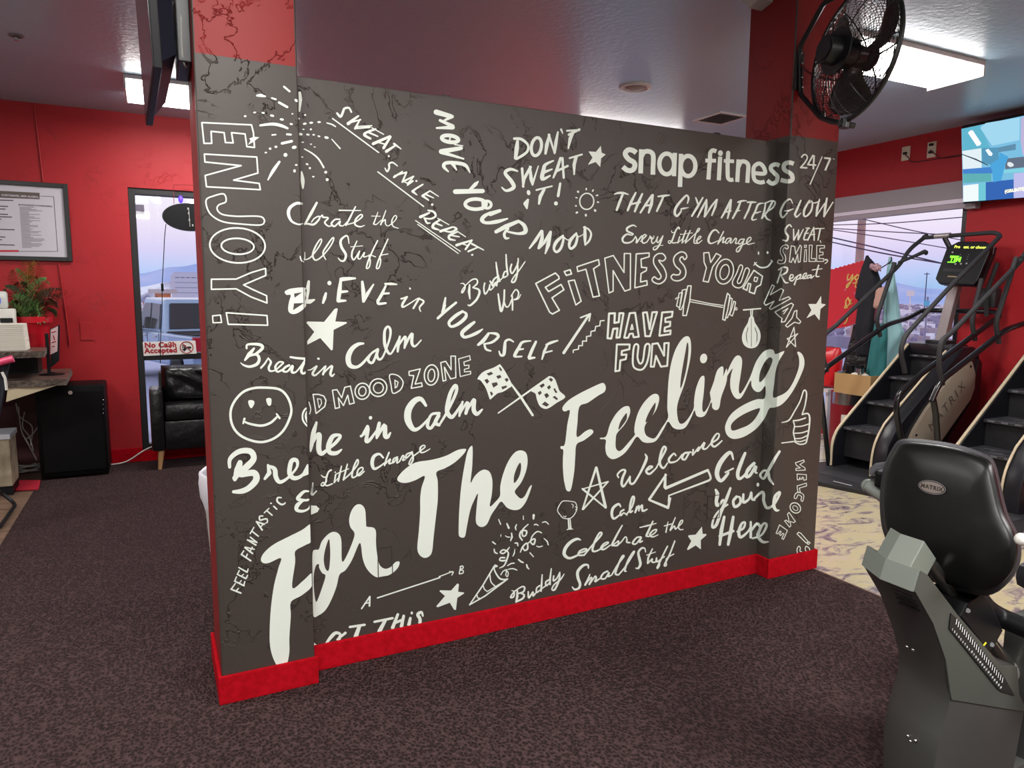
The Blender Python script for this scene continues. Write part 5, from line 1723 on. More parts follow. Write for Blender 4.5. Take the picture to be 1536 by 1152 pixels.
E1 = 1330  # right end of the picture in crop pixels
tvpoly('screen', [(100, 192), (1900, -190), (1900, 960), (120, 1095)], (120, 190, 225), .002)
tvpoly('picture_area', [(100, 192), (330, 145), (550, 640), (120, 560)], (90, 180, 205), .0024)
tvpoly('picture_area', [(110, 465), (345, 430), (350, 680), (118, 690)], (225, 240, 245), .0028)
tvpoly('picture_area', [(400, 120), (820, 50), (815, 330), (480, 400), (330, 180)], (160, 215, 240), .0028)
tvpoly('picture_area', [(560, 420), (770, 375), (770, 450), (560, 480)], (90, 140, 170), .0032)
tvpoly('picture_area', [(350, 430), (560, 420), (560, 600), (470, 640), (360, 600)], (80, 150, 185), .003)
tvpoly('picture_area', [(118, 690), (480, 660), (480, 740), (118, 745)], (60, 130, 205), .003)
tvpoly('picture_area', [(118, 745), (470, 740), (470, 840), (122, 860)], (90, 175, 180), .003)
tvpoly('picture_area', [(122, 890), (310, 870), (310, 1080), (122, 1092)], (240, 250, 250), .003)
tvpoly('picture_area', [(310, 865), (400, 855), (400, 1074), (310, 1080)], (110, 200, 215), .003)
tvpoly('picture_area', [(400, 850), (745, 815), (745, 1048), (400, 1074)], (44, 100, 180), .0034)
tvpoly('picture_area', [(745, 740), (1900, 640), (1900, 955), (745, 1045)], (190, 190, 235), .003)
tvpoly('picture_area', [(620, 700), (1900, 560), (1900, 640), (620, 740)], (130, 210, 225), .0034)
tvpoly('picture_area', [(640, 560), (1900, 420), (1900, 560), (640, 690)], (96, 110, 130), .003)
tvpoly('picture_area', [(835, 50), (1000, 20), (1000, 560), (880, 560), (850, 480), (830, 330)], (190, 180, 215), .0036)
tvpoly('picture_area', [(180, 240), (210, 210), (240, 210), (345, 370), (330, 395), (290, 405)], (250, 252, 255), .004)
tvpoly('picture_area', [(395, 455), (430, 435), (485, 495), (475, 525), (440, 522)], (240, 250, 255), .004)
tvpoly('picture_area', [(450, 635), (560, 560), (570, 480), (680, 535), (640, 640), (590, 830), (490, 850), (480, 720)], (70, 165, 220), .0044)
tvpoly('picture_area', [(700, 600), (740, 620), (745, 650), (700, 665), (665, 640), (670, 605)], (225, 235, 240), .0046)
tvpoly('picture_area', [(100, 497), (280, 560), (430, 635), (425, 645), (270, 575), (102, 508)], (40, 60, 80), .0046)
cap = bpy.data.materials.new('caption_yellow'); cap.use_nodes = True; cap.node_tree.nodes['Principled BSDF'].inputs['Emission Color'].default_value = srgb(250, 240, 170); cap.node_tree.nodes['Principled BSDF'].inputs['Emission Strength'].default_value = 1
a, b_ = onTV(1507, 289.5, .006), onTV(1528, 286.5, .006)
text_obj('caption', '(GRUNTS)', .036, a, b_-a, (tT-tB), cap, t, .0015)
MB().box((6.72, tB.y-.5, 2.75), (.12, .4, .3), bev=.006).obj('wall_bracket', blackm, parent=t)

# wall outlets above the right window
ivory = mat('ivory_plate', (206, 196, 176), .5)
for k, (x0, x1, y0, y1, lab) in enumerate(((1353.5, 1364.5, 221, 239.5, 'ivory outlet plate above the right window, farther from the television'), (1392, 1403.5, 214, 235, 'white outlet plate with black plugs beside the right-hand television'))):
    p, q = onX(x0, y0, XR-.004), onX(x1, y1, XR-.004)
    t = thing('wall_outlet', lab, 'outlet', (p+q)/2)
    MB().box2((XR-.008, p.y, q.z), (XR-.0005, q.y, p.z), bev=.002).obj('plate', ivory, parent=t)
    c = (p+q)/2
    for dz in ((0,) if k == 0 else (.045, -.025)): MB().box((XR-.02, c.y, c.z+dz), (.024, .034, .022), bev=.004).obj('plug', blk, parent=t)
    pl = cr([Vector((XR-.03, c.y, c.z-.005)), Vector((XR-.03, c.y-.05, c.z-.05)), Vector((XR-.01, c.y-.12, c.z-.1)), Vector((XR-.01, tB.y+.02, c.z-.1+k*.0)), Vector((6.66, tB.y-.1, c.z-.08))], 5)
    MB().tube(pl, .005, 6).obj('cord', mat('dark_red_cord', (84, 14, 22), .5), parent=t)

# ------------------------------------------------------------------ wall fan on the right column
FC = onY(1281, 82, 2.42); az = math.radians(104); tilt = math.radians(5)
fax = Vector((math.sin(az)*math.cos(tilt), math.cos(az)*math.cos(tilt), -math.sin(tilt)))       # blowing direction
fu = (Vector((0, 0, 1))-fax*fax.z).normalized(); fs_ = fax.cross(fu)
RF = .30
t = thing('wall_fan', 'black round wall fan with a wire cage on the right red column', 'fan', FC)
def fp(r, a, d): return FC+(fu*math.sin(a)+fs_*math.cos(a))*r+fax*d
fan_b = mat('fan_black', (16, 16, 18), .35)
m = MB(); m.tube([fp(RF, k*6.28318/64, 0) for k in range(64)], .011, 8, closed=True); m.obj('rim', fan_b, parent=t, smooth=True)
for sgn, nm in ((-1, 'rear_cage'), (1, 'front_cage')):
    m = MB()
    def dome(r): return sgn*.085*(1-(r/RF)**3.2)
    for k in range(22):
        r = .06+(RF-.06)*k/22
        m.tube([fp(r, j*6.28318/48, dome(r)) for j in range(48)], .0015, 3, closed=True)
    for k in range(32 if sgn < 0 else 30):
        a = k*6.28318/32
        m.tube([fp(.05+(RF-.05)*j/9, a+(.55*sgn*(1-j/9)), dome(.05+(RF-.05)*j/9)) for j in range(10)], .0014, 3)
    for k in range(6):
        a = k*6.28318/6; m.tube([fp(.05+(RF-.05)*j/9, a, dome(.05+(RF-.05)*j/9)*1.02) for j in range(10)], .0035, 5)
    o_ = m.obj(nm, fan_b, parent=t)
m = MB(); m.cyl(FC-fax*.16, FC-fax*.02, .062, .07, 28); m.cyl(FC-fax*.165, FC-fax*.155, .05, seg=28); m.obj('motor', fan_b, parent=t, smooth=True)
m = MB(); m.cyl(FC-fax*.100, FC-fax*.092, .105, seg=32); m.obj('motor_plate', mat('fan_dark', (10, 10, 12), .5), parent=t, smooth=True)
MB().cyl(FC+fax*.0, FC+fax*.05, .05, .04, 24).obj('hub', fan_b, parent=t, smooth=True)
MB().cyl(FC+fax*.082, FC+fax*.09, .06, seg=28).obj('front_badge', fan_b, parent=t, smooth=True)
blade_m = mat('fan_blade', (66, 58, 56), .3, .3)
for k in range(3):
    a0 = math.radians(12+120*k)
    m = MB()
    def bl_(u, v):
        r = .04+.225*u; w = .30+.62*math.sin(min(1, u*1.15)*math.pi*.62)
        a = a0+(v-.5)*w*1.25+.25*u
        return fp(r*(1-.10*abs(2*v-1)**3*u), a, .02+(v-.5)*.075*(1-.3*u))
    m.grid(bl_, 12, 8); m.obj('blade', blade_m, parent=t, smooth=2, solid=.002)
tp, bt = FC+fu*(RF+.015), FC-fu*(RF+.015)
w0, w1 = onY(1200, 70, CY-.014), onY(1201, 142, CY-.014)
c0, c1 = onY(1236, 4, 2.60), onY(1231, 177, 2.60)
m = MB(); m.tube(fillet([tp, c0, w0, w1, c1, bt], .02, 3), .0125, 8); m.obj('yoke', fan_b, parent=t, smooth=True)
for p_ in (tp, bt):
    m = MB(); m.cyl(p_-fu*.018, p_+fu*.018, .026, seg=16); m.cyl(p_-fax*.03, p_+fax*.05, .014, seg=12); m.obj('pivot_knob', fan_b, parent=t, smooth=True)
MB().box(((w0+w1)/2+Vector((0, .006, 0))), (.05, .012, .19), bev=.003).obj('wall_plate', fan_b, parent=t)
m = MB()
for q in (.15, .35, .65, .85): m.sphere(w0.lerp(w1, q)+Vector((0, -.013, 0)), .006, 8)
m.obj('bolt_heads', mat('chrome', (190, 190, 190)), parent=t)
MB().tube(cr([onY(1198, 92, CY-.004), onY(1212, 108, 2.70), onY(1240, 119, 2.58), onY(1262, 116, 2.48), FC-fax*.16], 6), .005, 6).obj('power_cord', mat('dark_red_cord', (70, 14, 20)), parent=t)

# ------------------------------------------------------------------ stair climbers
rub = mat('black_rubber', (30, 30, 33), .55, bump=('noise', 60, .3, .003)); tread = mat('tread_grey_black', (46, 46, 50), .5, bump=('wave', 30, .25, .004))
shell = mat('climber_shell', (20, 21, 27), .35); shell_b = mat('climber_maroon_shell', (40, 16, 22), .35); beige = mat('beige_side_cover', (150, 138, 122), .4); trimc = mat('cream_edge_trim', (206, 190, 160), .4)
nose = mat('tread_nosing', (96, 96, 100), .4); steel = mat('brushed_steel', (168, 164, 164), .35, .6); tubem = mat('black_tube', (20, 20, 22), .22); grip = mat('rubber_grip', (38, 38, 41), .7)
YF, YN, YH, YRN, YRF = 4.38, 3.97, 3.84, 3.70, 4.42
def climber(dy, label):
    D = Vector((0, dy, 0)); g = lambda v: v+D
    t = thing('stair_climber', label, 'stair climber', (6.0, 4.1+dy, 0))
    # base plate
    fl = [onZ(x, y, 0) for x, y in ((1222, 727), (1262, 735), (1330, 750), (1352, 751), (1372, 748))]
    x0 = fl[0].x; base = [Vector((4.98, 4.60, 0)), fl[0], fl[1], fl[2], fl[3], Vector((5.2, 3.585, 0)), Vector((5.45, 3.585, 0)), Vector((6.62, 3.62, 0)), Vector((6.62, 4.5, 0)), Vector((5.6, 4.55, 0))]
    base = [Vector((min(6.62, v.x), max(3.585, v.y), 0)) for v in base]
    m = MB(); m.prism([g(v) for v in base], (0, 0, .035), bev=.008); m.obj('base_plate', rub, parent=t)
    m = MB(); m.box(g(Vector((5.22, 4.02, .036))), (.2, .5, .004), bev=.001); m.obj('base_mat', tread, parent=t)
    a = g(onZ(1250, 722, .042)); b_ = g(onZ(1278, 729, .042)); 
    m = MB(); m.tube([a, b_], .006, 4); m.obj('base_lettering', mat('grey_print', (120, 120, 124), .5), parent=t)
    # treads
    Z = [(5.545, .395), (5.83, .61), (6.12, .83), (6.40, 1.03)]
    for k, (x, z) in enumerate(Z):
        nx = Z[k+1][0] if k < 3 else 6.55
        MB().box2(g(Vector((x, YN, z-.028))), g(Vector((nx+.03, YF, z))), bev=.006).obj('tread', tread, parent=t)
        MB().box2(g(Vector((x+.035, YN+.002, (z-.24 if k else .12)))), g(Vector((x+.055, YF-.002, z-.028)))).obj('riser', rub, parent=t)
        for j in range(4): MB().box(g(Vector((x-.001, YN+.05+.1*j, z-.012))), (.006, .05, .014), bev=.001).obj('nosing_strip', nose, parent=t)
        for rr in (.055, .1):
            m = MB(); m.tube([g(Vector((x+.13+rr*.8*math.cos(q*.3142), (YN+YF)/2+rr*1.5*math.sin(q*.3142), z+.001))) for q in range(20)], .003, 4, closed=True); m.obj('tread_groove', rub, parent=t)
    # far stringer
    prof = [(5.44, .02), (5.44, .22), (5.47, .32), (5.56, .42), (6.40, 1.115), (6.50, 1.14), (6.62, 1.14), (6.62, .02)]
    m = MB(); m.prism([g(Vector((x, YF, z))) for x, z in prof], (0, .045, 0), bev=.004); m.obj('side_panel', shell, parent=t)
    m = MB(); m.tube([g(Vector((x-.004, YF+.02, z+.004))) for x, z in cr([(5.44, .04), (5.44, .22), (5.475, .325), (5.56, .42), (6.0, .785), (6.40, 1.118)], 3)], .012, 8); m.obj('edge_trim', trimc, parent=t, smooth=True)
    # near housing
    zz = [(5.40, .02), (5.40, .17), (5.43, .32), (5.52, .46), (5.62, .545), (6.30, 1.08), (6.36, 1.12), (6.50, 1.13), (6.58, 1.08), (6.63, .9), (6.64, .4), (6.60, .02)]
    m = MB(); m.prism([g(Vector((x, YH, z))) for x, z in zz], (0, YN-YH, 0), bev=.02); m.obj('side_housing', shell, parent=t, smooth=True)
    m = MB(); m.tube([g(Vector((x-.004, YN-.004, z+.006))) for x, z in cr([(5.40, .04), (5.40, .17), (5.43, .32), (5.52, .46), (5.62, .55), (6.30, 1.085)], 3)], .009, 8); m.obj('edge_trim', trimc, parent=t, smooth=True)
    m = MB(); m.prism([g(Vector((x, YH-.012, z))) for x, z in ((5.95, .05), (6.48, .62), (6.56, 1.02), (6.50, 1.08), (6.61, .98), (6.625, .4), (6.58, .05))], (0, .012, 0)); m.obj('rear_shell', shell_b, parent=t)
    # beige cover, traced on the outer face of the housing
    yb = YH-.03
    cov = [(5.62, .06), (5.66, .37), (5.71, .45), (5.86, .62), (6.28, .98), (6.36, 1.02), (6.44, 1.0), (6.50, .89), (6.505, .76), (6.46, .66), (5.98, .22), (5.82, .06)]
    m = MB(); m.prism([g(Vector((x, yb, z))) for x, z in cov], (0, .03, 0), bev=.008); cv = m.obj('side_cover', beige, parent=t, smooth=True)
    for x, z in ((6.415, .96), (5.735, .40)): MB().cyl(g(Vector((x, yb-.004, z))), g(Vector((x, yb+.002, z))), .011, seg=12).obj('cover_screw', blk, parent=cv)
    d = Vector((.76, 0, .65)).normalized(); u_ = Vector((-.65, 0, .76))
    me = text_obj('cover_lettering', 'MATRIX', .12, g(Vector((5.93, yb-.003, .41))), d, u_, mat('beige_relief', (84, 74, 66), .5), cv, .0, 1.45)
    # top deck and console post
    m = MB(); m.box2(g(Vector((6.40, YN, 1.03))), g(Vector((6.64, YF+.04, 1.14))), bev=.03); m.obj('rear_deck', shell, parent=t, smooth=True)
    m = MB(); m.box(g(Vector((6.53, 4.17, 1.15))), (.16, .2, .04), bev=.01); m.obj('post_foot', rub, parent=t)
    a, b_ = Vector((6.53, 4.17, 1.15)), Vector((6.60, 4.10, 1.78))
    m = MB(); m.prism([g(a+Vector((-.03, .045, 0))), g(a+Vector((-.03, -.045, 0))), g(b_+Vector((-.03, -.045, 0))), g(b_+Vector((-.03, .045, 0)))], (.07, 0, 0), bev=.008); m.obj('console_post', steel, parent=t)
    # console, traced on a tilted plane
    n_ = Vector((-1, -.05, .30)).normalized(); c0 = Vector((6.42, 3.98, 1.85)); cc = n_.dot(c0)
    def oc(px, py, e=0): d_ = ray(px, py); return g(EYE+d_*((cc+e-n_.dot(EYE))/n_.dot(d_)))
    out_ = [(1430, 366), (1438, 362), (1478, 362), (1486, 368), (1484, 378), (1466, 421), (1460, 427), (1408, 425), (1403, 418), (1405, 412), (1420, 372)]
    m = MB(); m.prism([oc(*p) for p in out_], -n_*.06, bev=.008); con = m.obj('console', blk, parent=t)
    m = MB(); m.prism([oc(x+6, y+2, -.06) for x, y in out_], -n_*.05, bev=.012); m.obj('console_back', shell, parent=t)
    grn = mat('green_display', (120, 255, 40), .4, emit=1.6); yel = mat('yellow_display', (225, 240, 90), .4, emit=1.0)
    up_ = (oc(1431, 372)-oc(1425, 392)).normalized(); rt_ = (oc(1460, 390)-oc(1430, 389)).normalized()
    m = MB(); m.flat = 1
    for q in ([(1425.5, 383.5), (1439, 384), (1438.5, 385.3), (1425, 384.8)], [(1421.5, 392.5), (1433, 392.8), (1432.5, 394), (1421, 393.8)]): m.b.faces.new([m.b.verts.new(oc(x, y, .0015)) for x, y in q])
    m.obj('display_line', grn, parent=con)
    text_obj('display_text', 'TIM', .062, oc(1423.5, 392, .002), rt_, up_, grn, con, .002)
    text_obj('display_text', 'Pro   est. or choose', .036, oc(1431, 372, .002), rt_, up_, yel, con, .001)
    bt_ = mat('button_grey', (150, 150, 154), .5)
    for px, py in ((1429, 378.5), (1433.5, 396), (1441.5, 395.8), (1450, 395.3), (1459, 395)): c = oc(px, py, .001); MB().cyl(c, c+n_*.004, .008, seg=12).obj('button', bt_, parent=con)
    m = MB()
    for px in (1440.5, 1453): 
        for py in (382, 385.5, 389): m.sphere(oc(px-(py-382)*.35, py, .002), .0035, 6)
    m.obj('indicator_dots', bt_, parent=con)
    m = MB(); m.flat = 1; m.b.faces.new([m.b.verts.new(oc(x, y, .0015)) for x, y in ((1416, 402), (1450, 404), (1448, 408), (1414, 407))]); m.obj('ledge_slot', mat('slot_black', (4, 4, 5), .3), parent=con)
    m = MB(); m.flat = 1; m.b.faces.new([m.b.verts.new(oc(x, y, .0015)) for x, y in ((1422, 413.5), (1438, 414.5), (1437.5, 416.3), (1421, 415.3))]); m.obj('badge_line', mat('badge_gold', (140, 120, 90), .4), parent=con)
    # rails
    RT = .0225
    lowF = [onY(1237, 553, YRF), onY(1330, 487, YRF), onY(1366, 466, YRF)]
    zl = 1.44
    pf = [Vector((5.22, YRF, .78)), lowF[0], lowF[1], Vector((6.42, YRF, 1.37)), Vector((6.60, YRF, zl)), Vector((6.66, YRF-.1, zl)), Vector((6.66, YRN+.1, zl)), Vector((6.60, YRN, zl-.03)), Vector((5.55, YRN, .93)), Vector((5.30, YRN, .78)), Vector((5.29, YRN, .66)), Vector((5.42, YRN, .30)), Vector((5.52, YRN, .03))]
    m = MB(); m.tube(fillet([g(v) for v in pf], .09), RT, 12); m.obj('lower_rail', tubem, parent=t, smooth=True)
    m = MB(); m.tube(fillet([g(v) for v in (Vector((5.24, YRF, .795)), Vector((5.28, YRF, .70)), Vector((5.44, YRF, .03)))], .08), RT, 12); m.obj('rail_leg', tubem, parent=t, smooth=True)
    hb = [Vector((5.34, YRF, .90)), Vector((5.27, YRF, 1.06)), Vector((5.28, YRF, 1.24)), onY(1250, 492, YRF), onY(1350, 397, YRF), onY(1364, 374, YRF), onY(1392, 352, YRF), Vector((6.52, YRF, 2.12))]
    hn = [Vector((6.50, YRN+.06, 2.12)), Vector((6.50, YRN, 2.09)), onY(1428, 427, YRN), Vector((5.34, YRN, 1.26)), Vector((5.29, YRN, 1.14)), Vector((5.37, YRN, .96))]
    m = MB(); m.tube(fillet([g(v) for v in hb+hn], .10), .019, 12); m.obj('handrail', grip, parent=t, smooth=True)
    for yy in (YRF, YRN):
        a = onY(1342, 394, YRF); a.y = yy; b_ = Vector((6.0, yy, 1.26))
        m = MB(); m.tube(fillet([g(v) for v in (Vector((6.28, yy, 1.72)) if yy == YRN else a, Vector((5.95+.08*(yy == YRN)*3, yy, 1.36)), Vector((6.02+.08*(yy == YRN)*3, yy, 1.2)))], .06), .019, 10); m.obj('handrail_strut', grip, parent=t, smooth=True)
    a = onY(1348, 394, YRF); b_ = onX(1388, 378, a.x+.12)
    m = MB(); m.tube([g(a), g(onY(1372, 384, YRF-.06)), g(onY(1388, 377, YRF-.1))], [.014, .015, .02], 10); m.sphere(g(onY(1389, 379, YRF-.1)), .024, 12, (1, .7, 1)); m.obj('speed_control', grip, parent=t, smooth=True)
    c = Vector((6.515, 4.22, 2.125)); m = MB(); m.cyl(g(c+Vector((0, .07, 0))), g(c-Vector((0, .07, 0))), .024, seg=16); m.obj('sensor_grip', steel, parent=t, smooth=True)
    m = MB(); m.tube([g(c-Vector((0, .02, .02))), g(c+Vector((.02, -.08, -.14)))], .022, 8); m.obj('console_strut', blackm, parent=t)
    m = MB(); m.tube(fillet([g(Vector((6.52, YRN+.02, 1.86))), g(Vector((6.50, YRN+.08, 1.6))), g(Vector((6.50, YRN+.06, 1.40)))], .05), .018, 10); m.obj('console_brace', grip, parent=t, smooth=True)
    m = MB(); m.box(g(Vector((6.56, YRN+.09, 1.56))), (.09, .16, .17), bev=.015); m.obj('cup_holder', rub, parent=t, smooth=True)
    return t
climber(0, 'black stair climber next to the mural wall, its side cover and console in full view')
climber(-1.05, 'black stair climber cut off by the right edge, nearer the camera')

# ------------------------------------------------------------------ things by the right window
XC = 6.42
def drape(name, rows, x, th, m_, label, cat, folds=6, seedv=1, amp=.25, parent=None):
    rn = random.Random(seedv); ph = [rn.uniform(0, 6.28) for _ in range(3)]
    rows_ = cr(rows, 4); N = 36; m = MB(); rings = []
    for j, (py, xl, xr) in enumerate(rows_):
        A, B = onX(xl, py, x), onX(xr, py, x); c = (A+B)/2; hw = (A-B).length/2; ring = []
        tt = th*min(1, .25+1.1*math.sin(math.pi*min(1, max(.03, j/(len(rows_)-1)))))*min(1, hw/.06)
        for k in range(N):
            a = k*6.28318/N; f = 1+amp*math.sin(folds*a+ph[0]+j*.08)*.5+amp*.4*math.sin(2*folds*a+ph[1]-j*.05)
            ring.append(m.b.verts.new(Vector((x-tt*math.sin(a)*f, c.y+hw*math.cos(a)*(1+.03*math.sin(folds*a+ph[2])), c.z+.008*math.sin(3*a+j)))))
        rings.append(ring)
    for A, B in zip(rings, rings[1:]):
        for k in range(N): m.b.faces.new((A[k], A[(k+1) % N], B[(k+1) % N], B[k]))
    m.b.faces.new(rings[0]); m.b.faces.new(rings[-1][::-1])
    P = onX((rows[0][1]+rows[0][2])/2, rows[0][0], x)
    o = m.obj(name, m_, smooth=2, loc=P, parent=parent)
    if label: tag(o, label, cat)
    return o
# rack that carries the clothes
rk = thing('coat_rack', 'thin black coat stand hidden behind the hanging jacket and bags', 'coat rack', (XC+.24, onX(1300, 500, XC+.24).y, 0))
yp_ = onX(1301, 500, XC+.24).y; zt_ = onX(1303, 392, XC+.24).z
MB().tube([(XC+.24, yp_, zt_), (XC+.24, yp_, .02)], .014, 8).obj('pole', blackm, parent=rk)
for a in range(3): MB().tube([(XC+.24, yp_, .10), (XC+.24+.10*math.cos(a*2.1+.3), yp_+.12*math.sin(a*2.1+.3), .012)], .011, 8).obj('foot', blackm, parent=rk)
for px, py in ((1302, 388), (1320, 398), (1336, 386)): MB().tube(cr([Vector((XC+.24, yp_, zt_-.09)), onX((1303+px)/2, 403, XC+.17), onX(px, py+6, XC+.04), onX(px+1, py, XC+.03)], 4), .006, 6).obj('hook', blackm, parent=rk)
jk = mat('black_jacket', (16, 17, 28), .8, bump=('noise', 20, .5, .01)); jk2 = mat('puffer_black', (20, 20, 22), .5, bump=('wave', 5, 1, .03, (1, 1, 3)))
drape('jacket', [(384, 1299, 1303), (400, 1294, 1312), (425, 1287, 1320), (447, 1283, 1320), (450, 1288, 1318), (480, 1285, 1314), (510, 1282, 1310), (535, 1285, 1306)], XC, .07, jk, 'dark navy jacket hanging highest in front of the right window', 'jacket', 5, 3)
drape('puffer_coat', [(488, 1280, 1305), (510, 1276, 1306), (540, 1268, 1305), (565, 1263, 1306), (600, 1262, 1304)], XC+.14, .05, jk2, 'black quilted coat hanging low behind the navy jacket', 'coat', 4, 5)
drape('scarf', [(396, 1306, 1318), (401, 1305, 1321), (407, 1312, 1321)], XC-.08, .03, mat('floral_scarf', (70, 40, 54), .8, var=('voronoi', 60, (190, 150, 160), .2, .5)), 'small patterned scarf bunched on top of the navy jacket', 'scarf', 6, 8)
drape('face_mask', [(431, 1312, 1327), (445, 1311, 1326), (458, 1309, 1325), (463, 1316, 1324)], XC-.03, .02, mat('tan_cloth', (186, 146, 134), .8), 'tan cloth pouch hanging beside the navy jacket', 'pouch', 3, 2)
drape('teal_towel', [(486, 1312, 1331), (510, 1308, 1330), (540, 1303, 1329), (565, 1299, 1328), (590, 1300, 1326)], XC-.13, .05, mat('teal_cloth', (44, 116, 118), .8), 'teal towel hanging low between the black coat and the pale blue bag', 'towel', 7, 9, .35)
drape('pale_blue_bag', [(386, 1333, 1338), (410, 1330, 1341), (445, 1328, 1346), (480, 1325, 1350), (505, 1324, 1357), (530, 1324, 1354), (560, 1323, 1346), (585, 1322, 1336)], XC+.08, .05, mat('pale_blue_cloth', (146, 190, 196), .6), 'pale blue garment hanging tall at the right end of the clothes', 'garment', 6, 11, .35)
drape('key_pouch', [(464, 1313, 1317), (476, 1311, 1317), (483, 1312, 1316)], XC-.05, .012, mat('maroon_cloth', (90, 16, 40), .7), 'small maroon keyring hanging below the tan pouch', 'keyring', 3, 4)
# red gift-bag shaped banner with gold script
yb_ = XR+.046
t = thing('red_banner', 'red valentine banner with gold script leaning in the right window', 'banner', onX(1265, 490, yb_))
bx = [(1215, 412), (1244, 407)]
sc_ = [(1244+k*3.2, 406-k*.9-(1.8 if k % 2 else 0)) for k in range(1, 17)]
m = MB(); m.prism([onX(x, y, yb_) for x, y in [(1215, 416)]+[(1244, 406)]+sc_+[(1296, 480), (1270, 490), (1212, 500)]], (.018, 0, 0)); m.obj('card', mat('banner_red', (196, 34, 48), .5, emit=.12), parent=t)  # faint glow put into the red card, which is no lamp
gold = mat('gold_ink', (236, 206, 120), .4); pinkm = mat('pink_heart', (220, 90, 120), .5)
def wscript(pts, w): 
    m = MB(); m.tube([onX(x, y, yb_-.006) for x, y in cr(pts, 5)], w, 6); return m.obj('script_lettering', gold, parent=t)
wscript([(1273, 411), (1271, 417), (1274, 420), (1279, 412), (1277, 422), (1272, 430), (1270, 432), (1271, 427), (1278, 421), (1283, 414)], .008)
wscript([(1286, 412), (1283, 417), (1285, 420), (1289, 415), (1286, 412)], .008)
wscript([(1279, 425), (1290, 423)], .006); wscript([(1285, 421), (1283, 430), (1286, 431)], .006)
wscript([(1273, 446), (1269, 452), (1270, 460), (1275, 454), (1272, 447)], .008); wscript([(1270, 455), (1267, 462), (1272, 461)], .007)
wscript([(1268, 474), (1272, 470), (1270, 482), (1266, 486)], .007); wscript([(1277, 449), (1275, 456), (1279, 455)], .006)
m = MB()
for x, y in ((1271, 421), (1282, 440), (1268, 435)): m.sphere(onX(x, y, yb_-.002), .016, 8, (.2, 1, 1))
m.obj('heart', pinkm, parent=t)
drape('red_bag', [(521, 1225, 1261), (535, 1222, 1262), (560, 1222, 1259), (577, 1222, 1254), (579, 1224, 1250)], 6.58, .10, mat('red_vinyl', (206, 20, 30), .35), 'glossy red bag on the floor at the foot of the red banner', 'bag', 3, 6, .12)
bb = onX(1240, 581, 6.58); t = thing('window_bench', 'low white bench in the right window, under the glossy red bag', 'bench', (6.58, bb.y, 0))
MB().box2((6.46, bb.y-.12, bb.z-.04), (6.74, bb.y+.5, bb.z), bev=.004).obj('top', whitep, parent=t)
for dy in (-.09, .45):
    MB().box2((6.5, bb.y+dy, 0), (6.7, bb.y+dy+.03, bb.z-.04), bev=.003).obj('leg', whitep, parent=t)
# red bin with steel lid, open carton on it
Xb = 6.25; cL = onX(1252, 600, Xb); rb = .175; cy = cL.y-rb
zt = onX(1280, 590, Xb-rb*.9).z; zs_ = onX(1255, 604, Xb-rb*.5).z
t = thing('red_bin', 'dark red bin with a steel lid band behind the stair climber', 'bin', (Xb, cy, 0))
MB().cyl((Xb, cy, 0), (Xb, cy, zs_), rb*.97, rb, 32).obj('body', mat('bin_red', (130, 12, 30), .3), parent=t, smooth=True)
MB().cyl((Xb, cy, zs_), (Xb, cy, zt-.01), rb*1.02, seg=32).obj('lid_band', mat('chrome', (190, 190, 190)), parent=t, smooth=True)
p, q = onX(1262, 622, Xb-rb-.002), onX(1276, 640, Xb-rb-.002); MB().box2((Xb-rb-.004, p.y, q.z), (Xb-rb+.02, q.y, p.z)).obj('paper_label', pp, parent=t)
pL, pR = onX(1251, 580, Xb-.17), onX(1305, 583, Xb-.17); zb, z_t = zt-.01, onX(1275, 561, Xb-.17).z
cart = mat('cardboard', (176, 140, 92), .8)
t = thing('carton', 'open cardboard box of bottles on top of the dark red bin', 'box', (Xb, cy, zb))
x0, x1 = Xb-.17, Xb+.10
for a, b_ in (((x0, pR.y, zb), (x0+.006, pL.y, z_t)), ((x1-.006, pR.y, zb), (x1, pL.y, z_t)), ((x0+.006, pR.y, zb), (x1-.006, pR.y+.006, z_t)), ((x0+.006, pL.y-.006, zb), (x1-.006, pL.y, z_t)), ((x0, pR.y, zb-.004), (x1, pL.y, zb))): MB().box2(a, b_).obj('carton_wall', cart, parent=t)
for k, (px, w_, top_, mm, lab, cat) in enumerate(((1275, .042, 548, blk, 'black-lidded bottle on the left in the open carton', 'bottle'), (1289, .036, 548, mat('chrome', (190, 190, 190)), 'steel-banded bottle on the right in the open carton', 'bottle'))):
    c = onX(px, 562, Xb-.06); c.z = zb+.003; zz_ = onX(px, top_, Xb-.06).z
    tt = thing('bottle', lab, cat, c)
    MB().cyl(c, Vector((c.x, c.y, zz_-.03)), w_, seg=20).obj('body', mm, parent=tt, smooth=True)
    MB().cyl(Vector((c.x, c.y, zz_-.03)), Vector((c.x, c.y, zz_)), w_*1.05, seg=20).obj('cap', blk, parent=tt, smooth=True)
for k, (px, mm) in enumerate(((1260, mat('blue_grey_cloth', (80, 96, 110), .8)), (1282, pp), (1298, pp))):
    c = onX(px, 561, Xb-.10); m = MB(); m.sphere(Vector((c.x, c.y, z_t-.02)), .04, 12, (1, 1, .8))
    tag(m.obj('crumpled_wrapper', mm, smooth=True, loc=c), ['blue-grey wrapper at the left of the open carton', 'white wrapper between the bottles in the open carton', 'white wrapper at the right end of the open carton'][k], 'wrapper')

